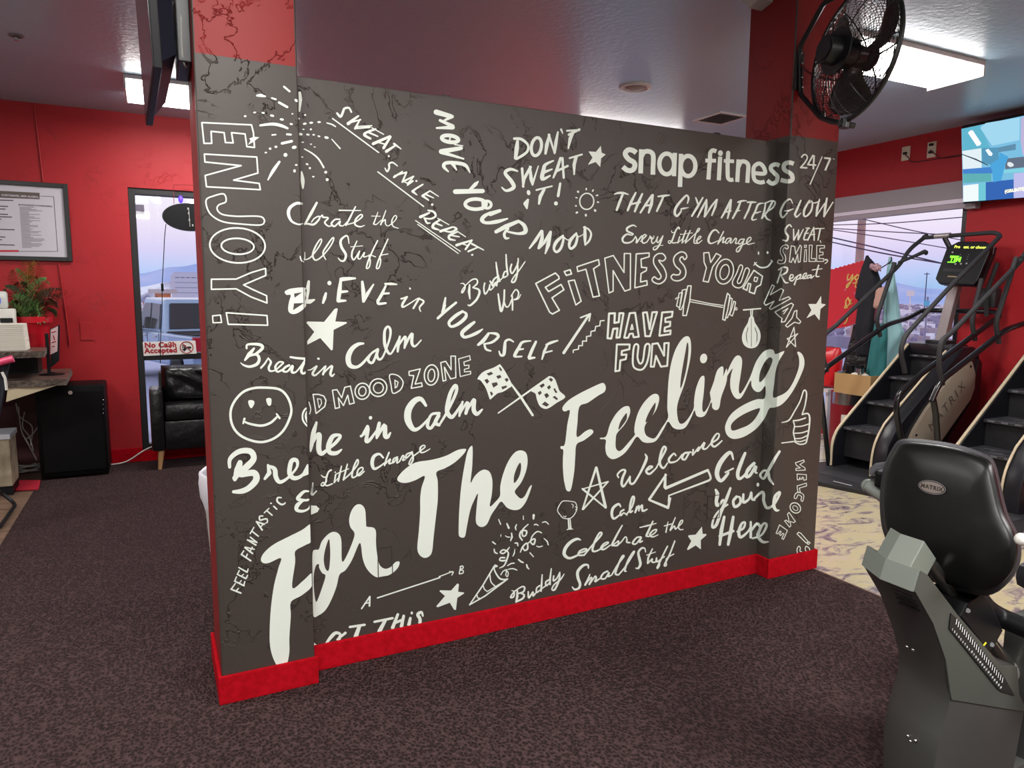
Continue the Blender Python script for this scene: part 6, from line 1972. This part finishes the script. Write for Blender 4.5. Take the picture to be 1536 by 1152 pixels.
# ------------------------------------------------------------------ seat of the exercise bike, near right
YNp, YFp = 1.136, 1.292
sidem = mat('bike_grey', (72, 76, 71), .42, .15); facem = mat('bike_dark_grey', (62, 62, 60), .42, .1); lite = mat('bike_light_grey', (112, 118, 110), .4, .1)
bk_ = thing('exercise_bike', 'grey recumbent exercise bike seat post with a black seat back, cut off at bottom right', 'exercise bike', (1.95, 1.2, 0))
P2 = lambda pts: [onY(x, y, YNp) for x, y in pts]
body = P2([(1371, 887), (1380, 856), (1389, 861), (1434, 921), (1500, 998), (1524, 999), (1527, 1040), (1537, 1064)])
lowr = P2([(1521, 1152)]); lowl = P2([(1401, 1152), (1411, 1103), (1424, 1060), (1426, 1030), (1417, 990), (1398, 935)])
w_ = Vector((0, YFp-YNp, 0)); fb = Vector((lowr[0].x-.02, YNp, .0)); ff = Vector((lowl[0].x+.02, YNp, .0))
def chamfer(m):
    yr = YNp+.62*(YFp-YNp)
    bmesh.ops.triangulate(m.b, faces=[f for f in m.b.faces if len(f.verts) > 4])
    bmesh.ops.bisect_plane(m.b, geom=m.b.verts[:]+m.b.edges[:]+m.b.faces[:], plane_co=(0, yr, 0), plane_no=(0, 1, 0))
    for v in m.b.verts:
        f = max(0, v.co.y-yr)/(YFp-yr); v.co.x += .048*f; v.co.y += .036*f
m = MB(); m.prism(body+lowr+[fb, ff]+lowl, w_, bev=.004); chamfer(m); m.obj('post', facem, parent=bk_, smooth=True)
m = MB(); m.prism([v-Vector((0, .004, 0)) for v in body+P2([(1530, 1066), (1426, 1049), (1424, 1040), (1417, 990), (1398, 935)])], (0, .004, 0), bev=.001); m.obj('side_cover', sidem, parent=bk_)
m = MB(); m.prism([onY(x, y, YNp+.027) for x, y in ((1387, 812), (1404.5, 838), (1388, 870), (1363, 857))], (0, .100, 0), bev=.003); chamfer(m); m.obj('post_cap', lite, parent=bk_)
m = MB(); cap_ = P2([(1379, 855.5), (1369.5, 888), (1376, 889), (1391, 862)]); m.prism(cap_, w_, bev=.003); chamfer(m); m.obj('post_cap_lip', lite, parent=bk_)
# front facet ridge of the post
mid = (YNp+YFp)/2
m = MB()
for k in range(4):
    a = onY(1378+3.2*k, 897+7.5*k, YNp); m.box(Vector((a.x-.002, YNp+.045, a.z)), (.006, .06, .004), bev=.001)
m.obj('vent_slots', mat('slot_black', (4, 4, 5)), parent=bk_)
for (px, py) in ((1361, 970), (1370, 975), (1362, 1104), (1373, 1111), (1366, 1112)):
    a = onY(px, py, mid-.02)
    xs = onY(1404, 970, YNp).x
    c = onX(px, py, (onY(1412, 970, YNp).x if py < 1000 else onY(1407, 1110, YNp).x)-.002)
    MB().sphere(c, .0055, 10).obj('bolt', mat('chrome', (190, 190, 190)), parent=bk_, smooth=True)
# chrome rail, carriage and scale
ra, rb_ = onY(1392, 842, mid), onY(1519, 1006, mid)
chm = mat('chrome_tube', (130, 128, 122), .18, .9)
MB().cyl(ra, rb_, .019, seg=24).obj('slide_rail', chm, parent=bk_, smooth=True)
for px, py in ((1431, 906),): 
    c = onY(px, py, mid); d = (rb_-ra).normalized(); MB().cyl(c-d*.008, c+d*.012, .024, seg=24).obj('rail_ring', steel, parent=bk_, smooth=True)
c = onY(1513, 1003, mid); MB().cyl(c-d*.01, c+d*.03, .026, seg=24).obj('rail_end', steel, parent=bk_, smooth=True)
yc0 = YNp+.018
car = [onY(x, y, yc0) for x, y in ((1441, 925), (1452, 905), (1470, 893), (1488, 906), (1505, 946), (1491, 972), (1481, 981), (1474, 968))]
m = MB(); m.prism(car, (0, .12, 0), bev=.005); m.obj('carriage', blk, parent=bk_)
m = MB(); a_, b_ = onY(1473, 971, yc0-.003), onY(1479, 964, yc0-.003); m.tube([a_, b_], .0022, 6); m.obj('pointer_mark', mat('yellow_mark', (230, 215, 40), .4), parent=bk_)
m = MB()
for px, py in ((1452, 916), (1488, 967)): m.cyl(onY(px, py, yc0-.004), onY(px, py, yc0+.004), .0065, seg=12)
m.obj('carriage_bolt', mat('chrome', (190, 190, 190)), parent=bk_)
ys = YNp-.0075
m = MB(); m.prism([onY(x, y, ys) for x, y in ((1427, 920), (1434, 926), (1507, 1016), (1523, 1044), (1503, 1038), (1497, 1034), (1424, 943))], (0, .003, 0), bev=.001); sp_ = m.obj('scale_plate', mat('scale_black', (24, 28, 28), .4), parent=bk_)
m = MB(); m.flat = 1; wt = mat('scale_white', (225, 228, 228), .5)
for k in range(24):
    f = k/23; x, y = 1435.5+(1504.5-1435.5)*f, 928.5+(1016-928.5)*f
    a, b_ = onY(x, y, ys-.001), onY(x-1.4, y+8.2, ys-.001); s_ = Vector((.0017, 0, -.0004)); m.quad(a-s_, a+s_, b_+s_, b_-s_)
m.obj('scale_tick', wt, parent=sp_)
for k in range(24):
    f = k/23; x, y = 1428+(1500-1428)*f, 943.5+(1031-943.5)*f
    text_obj('scale_number', str(k+1), .0085, onY(x, y+2, ys-.001), (1, 0, 0), (0, 0, 1), wt, sp_, .0004)
# seat back: shell traced on a slightly reclined plane
n_ = Vector((-1, 0, .16)).normalized(); cc = n_.dot(Vector((2.02, 1.2, .95)))
def os_(px, py, e=0): d_ = ray(px, py); return EYE+d_*((cc+e-n_.dot(EYE))/n_.dot(d_))
outl = cr([(1357, 664), (1402, 666), (1447, 675), (1480, 688), (1490, 700), (1496, 722), (1507, 768), (1521, 797), (1527, 820), (1524, 845), (1510, 868), (1486, 886), (1455, 886), (1400, 868), (1352, 838), (1331, 802), (1325, 770), (1325, 735), (1330, 704), (1342, 678)], 3, True)
cx_, cy_ = 1424, 775
def ringp(s, e): return [os_(cx_+(x-cx_)*s, cy_+(y-cy_)*s, e) for x, y in outl]
def loft(m, lev, c0=True, c1=True):
    R = [[m.b.verts.new(v) for v in ringp(s, e)] for s, e in lev]
    for A, B in zip(R, R[1:]):
        for k in range(len(A)): m.b.faces.new((A[k], A[(k+1) % len(A)], B[(k+1) % len(A)], B[k]))
    if c0: m.b.faces.new(R[0])
    if c1: m.b.faces.new(R[-1][::-1])
m = MB(); loft(m, [(.30, .034), (.6, .031), (.85, .022), (.95, .012), (.99, .003), (1.0, -.008), (.99, -.020), (.9, -.022)]); shl = m.obj('seat_back_shell', mat('seat_black_plastic', (9, 9, 9), .36, spec=.35), parent=bk_, smooth=2)
m = MB(); loft(m, [(.9, -.022), (.985, -.026), (1.015, -.036), (1.045, -.06), (1.05, -.10), (1.03, -.135), (.93, -.155), (.5, -.16)]); m.obj('seat_back_pad', mat('seat_pad_grey', (46, 46, 50), .55, spec=.3), parent=bk_, smooth=2)
# oval badge
bc_ = os_(1398, 731, .036); ux = (os_(1419, 735.5, .036)-bc_); uy = n_.cross(ux).normalized()
if uy.z < 0: uy = -uy
def badge(name, ra, rb, e, mm):
    m = MB(); m.flat = 1; ux_ = ux.normalized(); m.b.faces.new([m.b.verts.new(bc_+ux_*ra*math.cos(k*.157)+uy*rb*math.sin(k*.157)+n_*e) for k in range(40)]); return m.obj(name, mm, parent=shl)
L_ = ux.length
badge('badge_rim', L_, L_*.48, .0005, mat('chrome', (190, 190, 190))); badge('badge_line', L_*.93, L_*.42, .0009, blk); badge('badge_plate', L_*.89, L_*.38, .0013, mat('badge_silver', (160, 150, 142), .3, .6))
o = text_obj('badge_text', 'MATRIX', L_*.40, bc_+n_*.002-uy*L_*.14, ux, uy, mat('badge_ink', (50, 40, 38), .5), shl, .0006, 1.15, 'CENTER')
# side handle on the far side of the seat
hg = mat('handle_grey', (140, 146, 140), .35, .3)
h0, h1 = onX(1303, 729, 2.14), onX(1345, 758, 2.10)
m = MB(); m.cyl(h0, h1, .022, seg=20); m.obj('handle_tube', hg, parent=bk_, smooth=True)
m = MB(); dd = (h1-h0).normalized(); m.cyl(h0-dd*.012, h0, .021, .0245, 20); m.cyl(h0, h0+dd*.006, .0245, seg=20); m.obj('handle_cap', hg, parent=bk_, smooth=True)
m = MB(); m.prism([onX(x, y, 2.16) for x, y in ((1304, 701), (1312, 695), (1340, 691), (1344, 700), (1326, 706), (1314, 706), (1306, 715), (1303, 711))], (.05, 0, 0), bev=.006); m.obj('handle_bracket', mat('handle_bracket_grey', (92, 92, 98), .35), parent=bk_)  # bracket in a darker grey than the handle tube
m = MB(); m.box(onX(1324, 718, 2.12), (.05, .03, .06), bev=.012); m.obj('lever_mount', blk, parent=bk_)
c = onX(1532, 809, 1.90); MB().sphere(c, .016, 14).obj('adjust_knob', mat('white_plastic', (214, 212, 205)), parent=bk_, smooth=True)
m = MB(); m.cyl(c, c+Vector((.09, .03, 0)), .008, seg=10); m.obj('knob_stem', blk, parent=bk_)
# seat bracket and cushion in front of the seat back
m = MB(); m.tube(fillet([onY(1455, 880, mid), onY(1478, 912, mid), onY(1500, 926, mid-.02), Vector((2.30, .98, .56)), Vector((2.6, .9, .58))], .05), .03, 12); m.obj('seat_bracket', blk, parent=bk_, smooth=True)
m = MB(); m.box((2.78, 1.12, .62), (.42, .42, .09), bev=.035); m.obj('seat_cushion', mat('seat_pad_grey', (58, 58, 62)), parent=bk_, smooth=True)
m = MB(); m.box((2.5, 1.2, .06), (1.5, .12, .09), bev=.02); m.obj('base_beam', facem, parent=bk_, smooth=True)
m = MB(); m.box((2.45, 1.2, .3), (.12, .1, .5), bev=.02); m.obj('seat_column', facem, parent=bk_, smooth=True)

# ------------------------------------------------------------------ outdoors
GZ = -.42
gm = bpy.data.materials.new('outdoor_ground'); gm.use_nodes = True; n = gm.node_tree.nodes; l = gm.node_tree.links; b = n['Principled BSDF']; b.inputs['Roughness'].default_value = .9
t_ = n.new('ShaderNodeTexCoord'); v_ = n.new('ShaderNodeTexNoise'); v_.inputs['Scale'].default_value = .12; v_.inputs['Detail'].default_value = 8; v_.inputs['Roughness'].default_value = .8
r_ = n.new('ShaderNodeValToRGB'); r_.color_ramp.elements[0].position = .4; r_.color_ramp.elements[0].color = srgb(150, 146, 172); r_.color_ramp.elements[1].position = .62; r_.color_ramp.elements[1].color = srgb(244, 240, 252)
l.new(t_.outputs['Object'], v_.inputs['Vector']); l.new(v_.outputs['Fac'], r_.inputs[0]); l.new(r_.outputs[0], b.inputs['Base Color'])
pave = mat('car_park_paving', (176, 180, 206), .8, var=('noise', .8, (196, 198, 220), .35, .65))
XE = 25
m = MB(); m.quad((XR+.17, -40, GZ), (XE, -40, GZ), (XE, 40, GZ), (XR+.17, 40, GZ)); m.quad((-60, YB+.15, GZ), (XR+.17, YB+.15, GZ), (XR+.17, 40, GZ), (-60, 40, GZ)); m.obj('floor', pave, kind='structure')
def vz(x): return -2.5-.0095*(x-XE)
m = MB(); m.quad((XE+.5, -60, vz(XE)), (2600, -1800, vz(2600)), (2600, 2600, vz(2600)), (XE+.5, 60, vz(XE))); m.quad((-60, 41, -4), (XE+.4, 60, vz(XE)), (2600, 2600, vz(2600)), (-1800, 2600, vz(2600))); town = m.obj('valley_ground', gm); town['kind'] = 'stuff'; tag(town, 'far valley ground speckled with snow and roofs beyond the windows', 'ground')
# mountain ridges
def ridge(name, pts, dist, base, colr, label, em=0):
    """pts: (azimuth degrees, height); a long hill with depth"""
    m = MB(); rows = []
    P = cr(pts, 6)
    for (a, h) in P:
        a = math.radians(a); dv = Vector((math.sin(a), math.cos(a), 0)); jit = 1+.04*math.sin(a*60)+.03*math.sin(a*133)
        rows.append([m.b.verts.new(dv*dist*.82+Vector((0, 0, base))), m.b.verts.new(dv*dist*.92+Vector((0, 0, base+(h-base)*.55*jit))), m.b.verts.new(dv*dist+Vector((0, 0, h*jit))), m.b.verts.new(dv*dist*1.15+Vector((0, 0, base)))])
    for A, B in zip(rows, rows[1:]):
        for k in range(3): m.b.faces.new((A[k], B[k], B[k+1], A[k+1]))
    o = m.obj(name, colr, smooth=2, loc=Vector((0, dist*.7, 0)) if dist > 1 else None); return tag(o, label, 'mountain')
haze = mat('hazy_blue_mountain', (170, 192, 236), 1, var=('noise', .01, (196, 206, 240), .4, .65)); haze2 = mat('snowy_slope', (170, 168, 192), 1, var=('noise', .03, (252, 252, 255), .42, .58))  # distance haze is painted into the blue mountain colour
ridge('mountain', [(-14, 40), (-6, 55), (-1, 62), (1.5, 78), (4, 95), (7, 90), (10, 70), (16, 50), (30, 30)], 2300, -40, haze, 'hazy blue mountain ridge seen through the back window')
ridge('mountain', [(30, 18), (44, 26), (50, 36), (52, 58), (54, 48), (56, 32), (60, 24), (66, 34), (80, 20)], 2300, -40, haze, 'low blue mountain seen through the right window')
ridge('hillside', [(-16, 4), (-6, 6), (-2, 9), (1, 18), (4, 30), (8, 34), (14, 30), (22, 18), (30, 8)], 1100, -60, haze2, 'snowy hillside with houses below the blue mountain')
rh = random.Random(4)
def valley(name, n, fn, mm, label, cat):
    m = MB()
    for k in range(n):
        a = math.radians(rh.uniform(44, 64)); d_ = 60*math.exp(rh.uniform(0, 3.5)); fn(m, d_*math.sin(a), d_*math.cos(a), vz(d_*math.sin(a)), d_)
    o = m.obj(name, mm); o['kind'] = 'stuff'; return tag(o, label, cat)
valley('house', 520, lambda m, x, y, z, d: m.box((x, y, z+.3+d*.0018), (.4+d*.005, .4+d*.0045, .35+d*.0028), Matrix.Rotation(rh.uniform(0, 3), 3, 'Z')), mat('far_house_walls', (250, 244, 250), .9, var=('noise', .05, (170, 150, 160), .4, .6)), 'scatter of tiny far houses across the valley in the right window', 'houses')
valley('bush', 700, lambda m, x, y, z, d: m.sphere((x, y, z+.2+d*.001),   .2+d*.0022, 6, (1.4, 1.4, 1)), mat('bare_tree_grey', (150, 136, 162), .95), 'bare grey bushes scattered over the valley in the right window', 'bushes')
# near street: kerb strips and low wall in the right window
for k, (x0, x1, z, colr, lab) in enumerate(((17, 17.5, .05, (120, 120, 150), 'blue-grey kerb across the car park beyond the right window'), (24.4, 24.6, .45, (150, 140, 160), 'low mauve wall at the far side of the car park beyond the right window'))):
    m = MB(); m.box2((x0, 2, GZ), (x1, 44, GZ+z)); tag(m.obj('kerb' if k == 0 else 'low_wall', mat('street_%d' % k, colr, .9), loc=(x0, 20, GZ)), lab, 'kerb' if k == 0 else 'wall')
# power pole and wires
c = onX(1286, 440, 30.0); wp = mat('pole_wood', (186, 152, 140), .8)
t = thing('power_pole', 'tall tan power pole beyond the right window', 'pole', (c.x, c.y, GZ))
MB().cyl((c.x, c.y, GZ), (c.x, c.y, 7.6), .21, .17, 14).obj('post', wp, parent=t, smooth=True)
MB().box((c.x, c.y, 7.2), (.14, 2.4, .16)).obj('crossarm', wp, parent=t)
wires = [((1225, 364), (1440, 376), (1334, 368)), ((1245, 383), (1440, 366), (1340, 378)), ((1240, 357), (1420, 412), (1330, 387)), ((1240, 363), (1412, 394), (1330, 378)), ((1300, 330), (1442, 352), (1370, 343)), ((1220, 372), (1442, 400), (1330, 383))]
wires = [((1225, 341), (1442, 353), (1330, 347.5)), ((1225, 338), (1442, 326), (1330, 335)), ((1225, 351), (1442, 402), (1330, 375)), ((1225, 358), (1412, 395), (1320, 379)), ((1296, 329), (1442, 360), (1370, 346)), ((1225, 341), (1442, 376), (1330, 357))]
for k, (a, b_, c_) in enumerate(wires):
    A, B, C_ = onX(*a, 29.8), onX(*b_, 29.8+k), onX(*c_, 29.8); m = MB(); pts = cr([A+(A-C_)*1.0, A, C_, B, B+(B-C_)*1.0], 6); m.tube(pts, .022 if k not in (2, 3) else .032, 5)
    tag(m.obj('power_line', mat('wire_dark', (70, 64, 84), .8), loc=C_), ['thin power line running almost level across the upper sky of the right window', 'topmost power line, rising to the right across the right window', 'thicker power line sloping down to the right, upper of the close pair', 'thicker power line sloping down to the right, lower of the close pair', 'thin power line starting at the top right corner of the right window', 'thin power line crossing behind the tan pole and sloping down to the right'][k], 'power line', 'overhead power lines')
c = onX(1389, 430, 200.0); m = MB(); m.cyl((c.x, c.y, -15), (c.x, c.y, onX(1389, 409, 200.0).z), .16, .12, 8); m.box((c.x, c.y, onX(1389, 411, 200).z), (.2, 1.6, .2)); tag(m.obj('far_pylon', mat('wire_dark', (70, 64, 84)), loc=c), 'small far utility pole against the blue mountain in the right window', 'pole')
c = onX(1391, 455, 32.0); t = thing('street_sign', 'small blue and white sign on a thin post beyond the right window', 'sign', (c.x, c.y, GZ))
MB().cyl((c.x, c.y, GZ), (c.x, c.y, c.z+.3), .04, seg=8).obj('post', mat('street_1', (170, 164, 182)), parent=t)
MB().box((c.x-.05, c.y, c.z), (.04, .26, .24)).obj('panel', mat('sign_cyan', (110, 190, 220), .5), parent=t)
c = onX(1366, 440, 60.0); m = MB(); m.box(c, (.2, .62, .5)); m.cyl((c.x, c.y, -3), c, .05, seg=8); tag(m.obj('billboard', mat('billboard_white', (240, 225, 225), .6), loc=c), 'small white roadside billboard in the valley of the right window', 'sign')

# buildings, lamp post and pickup beyond the back window
yb2 = 48
def bldg(name, pts, y, depth, colr, label, wins=(), zoff=0):
    a, b_, c_, d_ = [onY(px, py, y) for px, py in pts]
    t = thing(name, label, 'building', ((a.x+b_.x)/2, y, d_.z))
    m = MB(); m.box2((a.x, y, min(c_.z, d_.z)-6), (b_.x, y+depth, a.z)); m.obj('wall', colr, parent=t)
    for (x0, y0, x1, y1) in wins:
        p, q = onY(x0, y0, y-.02), onY(x1, y1, y-.02); MB().box2((p.x, y-.04, q.z), (q.x, y, p.z)).obj('window', mat('far_window', (70, 72, 90), .3), parent=t)
    return t, a, b_
blockm = mat('grey_block_wall', (208, 200, 212), .9)
tb, a, b_ = bldg('commercial_building', [(261, 408), (310, 408), (310, 450), (261, 450)], 60, 12, blockm, 'grey block building with rows of small windows beyond the back window', [(x, y, x+4, y+3) for x in (264, 272, 280, 288) for y in (416, 427)])
for k in range(10):
    z0 = a.z-.05-k*.38; MB().box2((a.x-.02, 59.94, z0-.33), (b_.x, 59.985, z0)).obj('block_course', blockm, parent=tb)
orm = mat('orange_render', (240, 150, 100), .8)
tb, a, b_ = bldg('orange_building', [(232, 440), (256, 440), (256, 470), (232, 470)], 42, 6, orm, 'orange building with a flat pale roof behind the truck', [(234, 444, 236, 449)])
MB().box2((a.x-.3, 41.6, a.z), (b_.x+.3, 48.3, a.z+.22)).obj('roof', mat('far_roof', (200, 186, 186), .8), parent=tb)
tb, a, b_ = bldg('orange_house', [(214, 453), (228, 453), (228, 470), (214, 470)], 36, 5, orm, 'small low orange house with a grey roof at the left of the back window')
m = MB(); m.prism([(a.x-.2, 35.8, a.z), (b_.x+.2, 35.8, a.z), (b_.x-.2, 35.8, a.z+.3), (a.x+.2, 35.8, a.z+.3)], (0, 5.4, 0)); m.obj('roof', mat('far_roof_grey', (150, 150, 180), .8), parent=tb)
m = MB(); p, q = onY(208, 462, 26), onY(262, 490, 26); m.box2((p.x, 26, q.z-1), (q.x, 26.3, p.z)); tag(m.obj('orange_wall', orm, loc=(p.x, 26, GZ)), 'long low orange wall behind the truck', 'wall')
m = MB(); p, q = onY(227, 456, 25), onY(256, 466, 25); m.box2((p.x, 25, GZ), (q.x, 25.3, p.z)); tag(m.obj('blue_panel', mat('pale_blue_panel', (150, 190, 220), .5), loc=(p.x, 25, GZ)), 'pale blue panel in front of the orange wall', 'panel')
p = onY(206, 340, 11); t = thing('stone_pillar', 'tan stone porch pillar just outside the back window at its left', 'pillar', (p.x, 11, GZ))
MB().box2((p.x-.35, 11, GZ), (onY(209.5, 480, 11).x-.02, 11.3, onY(205, 317, 11).z), bev=.02).obj('shaft', mat('tan_pillar', (206, 168, 148), .8), parent=t)
MB().box2((p.x-.35, 10.9, onY(205, 317, 11).z), (onY(216, 310, 11).x, 11.4, onY(205, 308, 11).z)).obj('cap', mat('pillar_cap', (170, 160, 164), .8), parent=t)
# pickup truck, seen from behind its left side
tk = thing('pickup_truck', 'silver-blue pickup truck parked outside, seen through the back window', 'pickup truck', (0, 0, 0))
paint = mat('truck_paint', (150, 176, 204), .22, .5, coat=.5); tglass = mat('truck_glass', (30, 32, 44), .08); tire = mat('tyre', (18, 18, 20), .8)
def TB(): return MB()
L_, Wd = 5.6, 1.95
# local frame: x forward, y left, z up; origin under the rear left corner
m = TB(); m.prism([(0, 0, .55), (0, 0, 1.18), (3.9, 0, 1.18), (5.3, 0, 1.10), (5.55, 0, .9), (5.6, 0, .5), (4.9, 0, .5), (4.75, 0, .85), (4.15, 0, .85), (4.0, 0, .5), (1.45, 0, .5), (1.3, 0, .85), (.7, 0, .85), (.55, 0, .55)], (0, -Wd, 0), bev=.05); m.obj('body', paint, parent=tk)
m = TB(); m.prism([(1.9, -.08, 1.17), (2.05, -.16, 1.88), (3.35, -.16, 1.92), (4.0, -.08, 1.18)], (0, -Wd+.16, 0), bev=.04); m.obj('cab', paint, parent=tk)
m = TB(); m.prism([(2.18, -.06, 1.24), (2.24, -.13, 1.78), (2.75, -.13, 1.80), (2.75, -.06, 1.24)], (0, -.02, 0)); m.obj('side_window', tglass, parent=tk)
m = TB(); m.prism([(2.85, -.06, 1.24), (2.85, -.13, 1.80), (3.3, -.13, 1.8), (3.8, -.06, 1.24)], (0, -.02, 0)); m.obj('side_window', tglass, parent=tk)
m = TB(); m.prism([(1.88, -.2, 1.26), (2.0, -.26, 1.80), (2.0, -Wd+.26, 1.80), (1.88, -Wd+.2, 1.26)], (-.02, 0, 0)); m.obj('rear_window', tglass, parent=tk)
m = TB(); m.box((.95, -Wd/2, 1.17), (1.75, Wd-.2, .06)); m.obj('bed_cover', tire, parent=tk)
m = TB(); m.box((-.02, -.10, .95), (.08, .2, .42), bev=.02); m.obj('tail_light', mat('tail_light_red', (180, 16, 40), .2), parent=tk)
m = TB(); m.box((-.02, -Wd+.1, .95), (.08, .2, .42), bev=.02); m.obj('tail_light', mat('tail_light_red', (180, 16, 40)), parent=tk)
m = TB(); m.box((3.75, .20, 1.36), (.16, .24, .32), bev=.03); m.tube([(3.75, .1, 1.26), (3.72, -.08, 1.2)], .03, 8); m.obj('side_mirror', blk, parent=tk)
for x in (2.28, 3.0): m = TB(); m.box((x, .012, 1.08), (.2, .03, .04), bev=.01); m.obj('door_handle', mat('chrome', (190, 190, 190)), parent=tk)
m = TB()
for x in (2.02, 2.82, 3.75): m.box((x, .002, .88), (.012, .008, .56))
m.obj('door_seam', tire, parent=tk)
for x in (1.0, 4.45):
    for y in (-.12, -Wd+.12): m = TB(); m.cyl((x, y-.12, .38), (x, y+.12, .38), .38, seg=24); m.obj('wheel', tire, parent=tk, smooth=True)
q0 = onY(288, 505, 15.2); tk.location = (q0.x, 15.2, GZ-.02); tk.rotation_euler = (0, 0, math.radians(106.5))
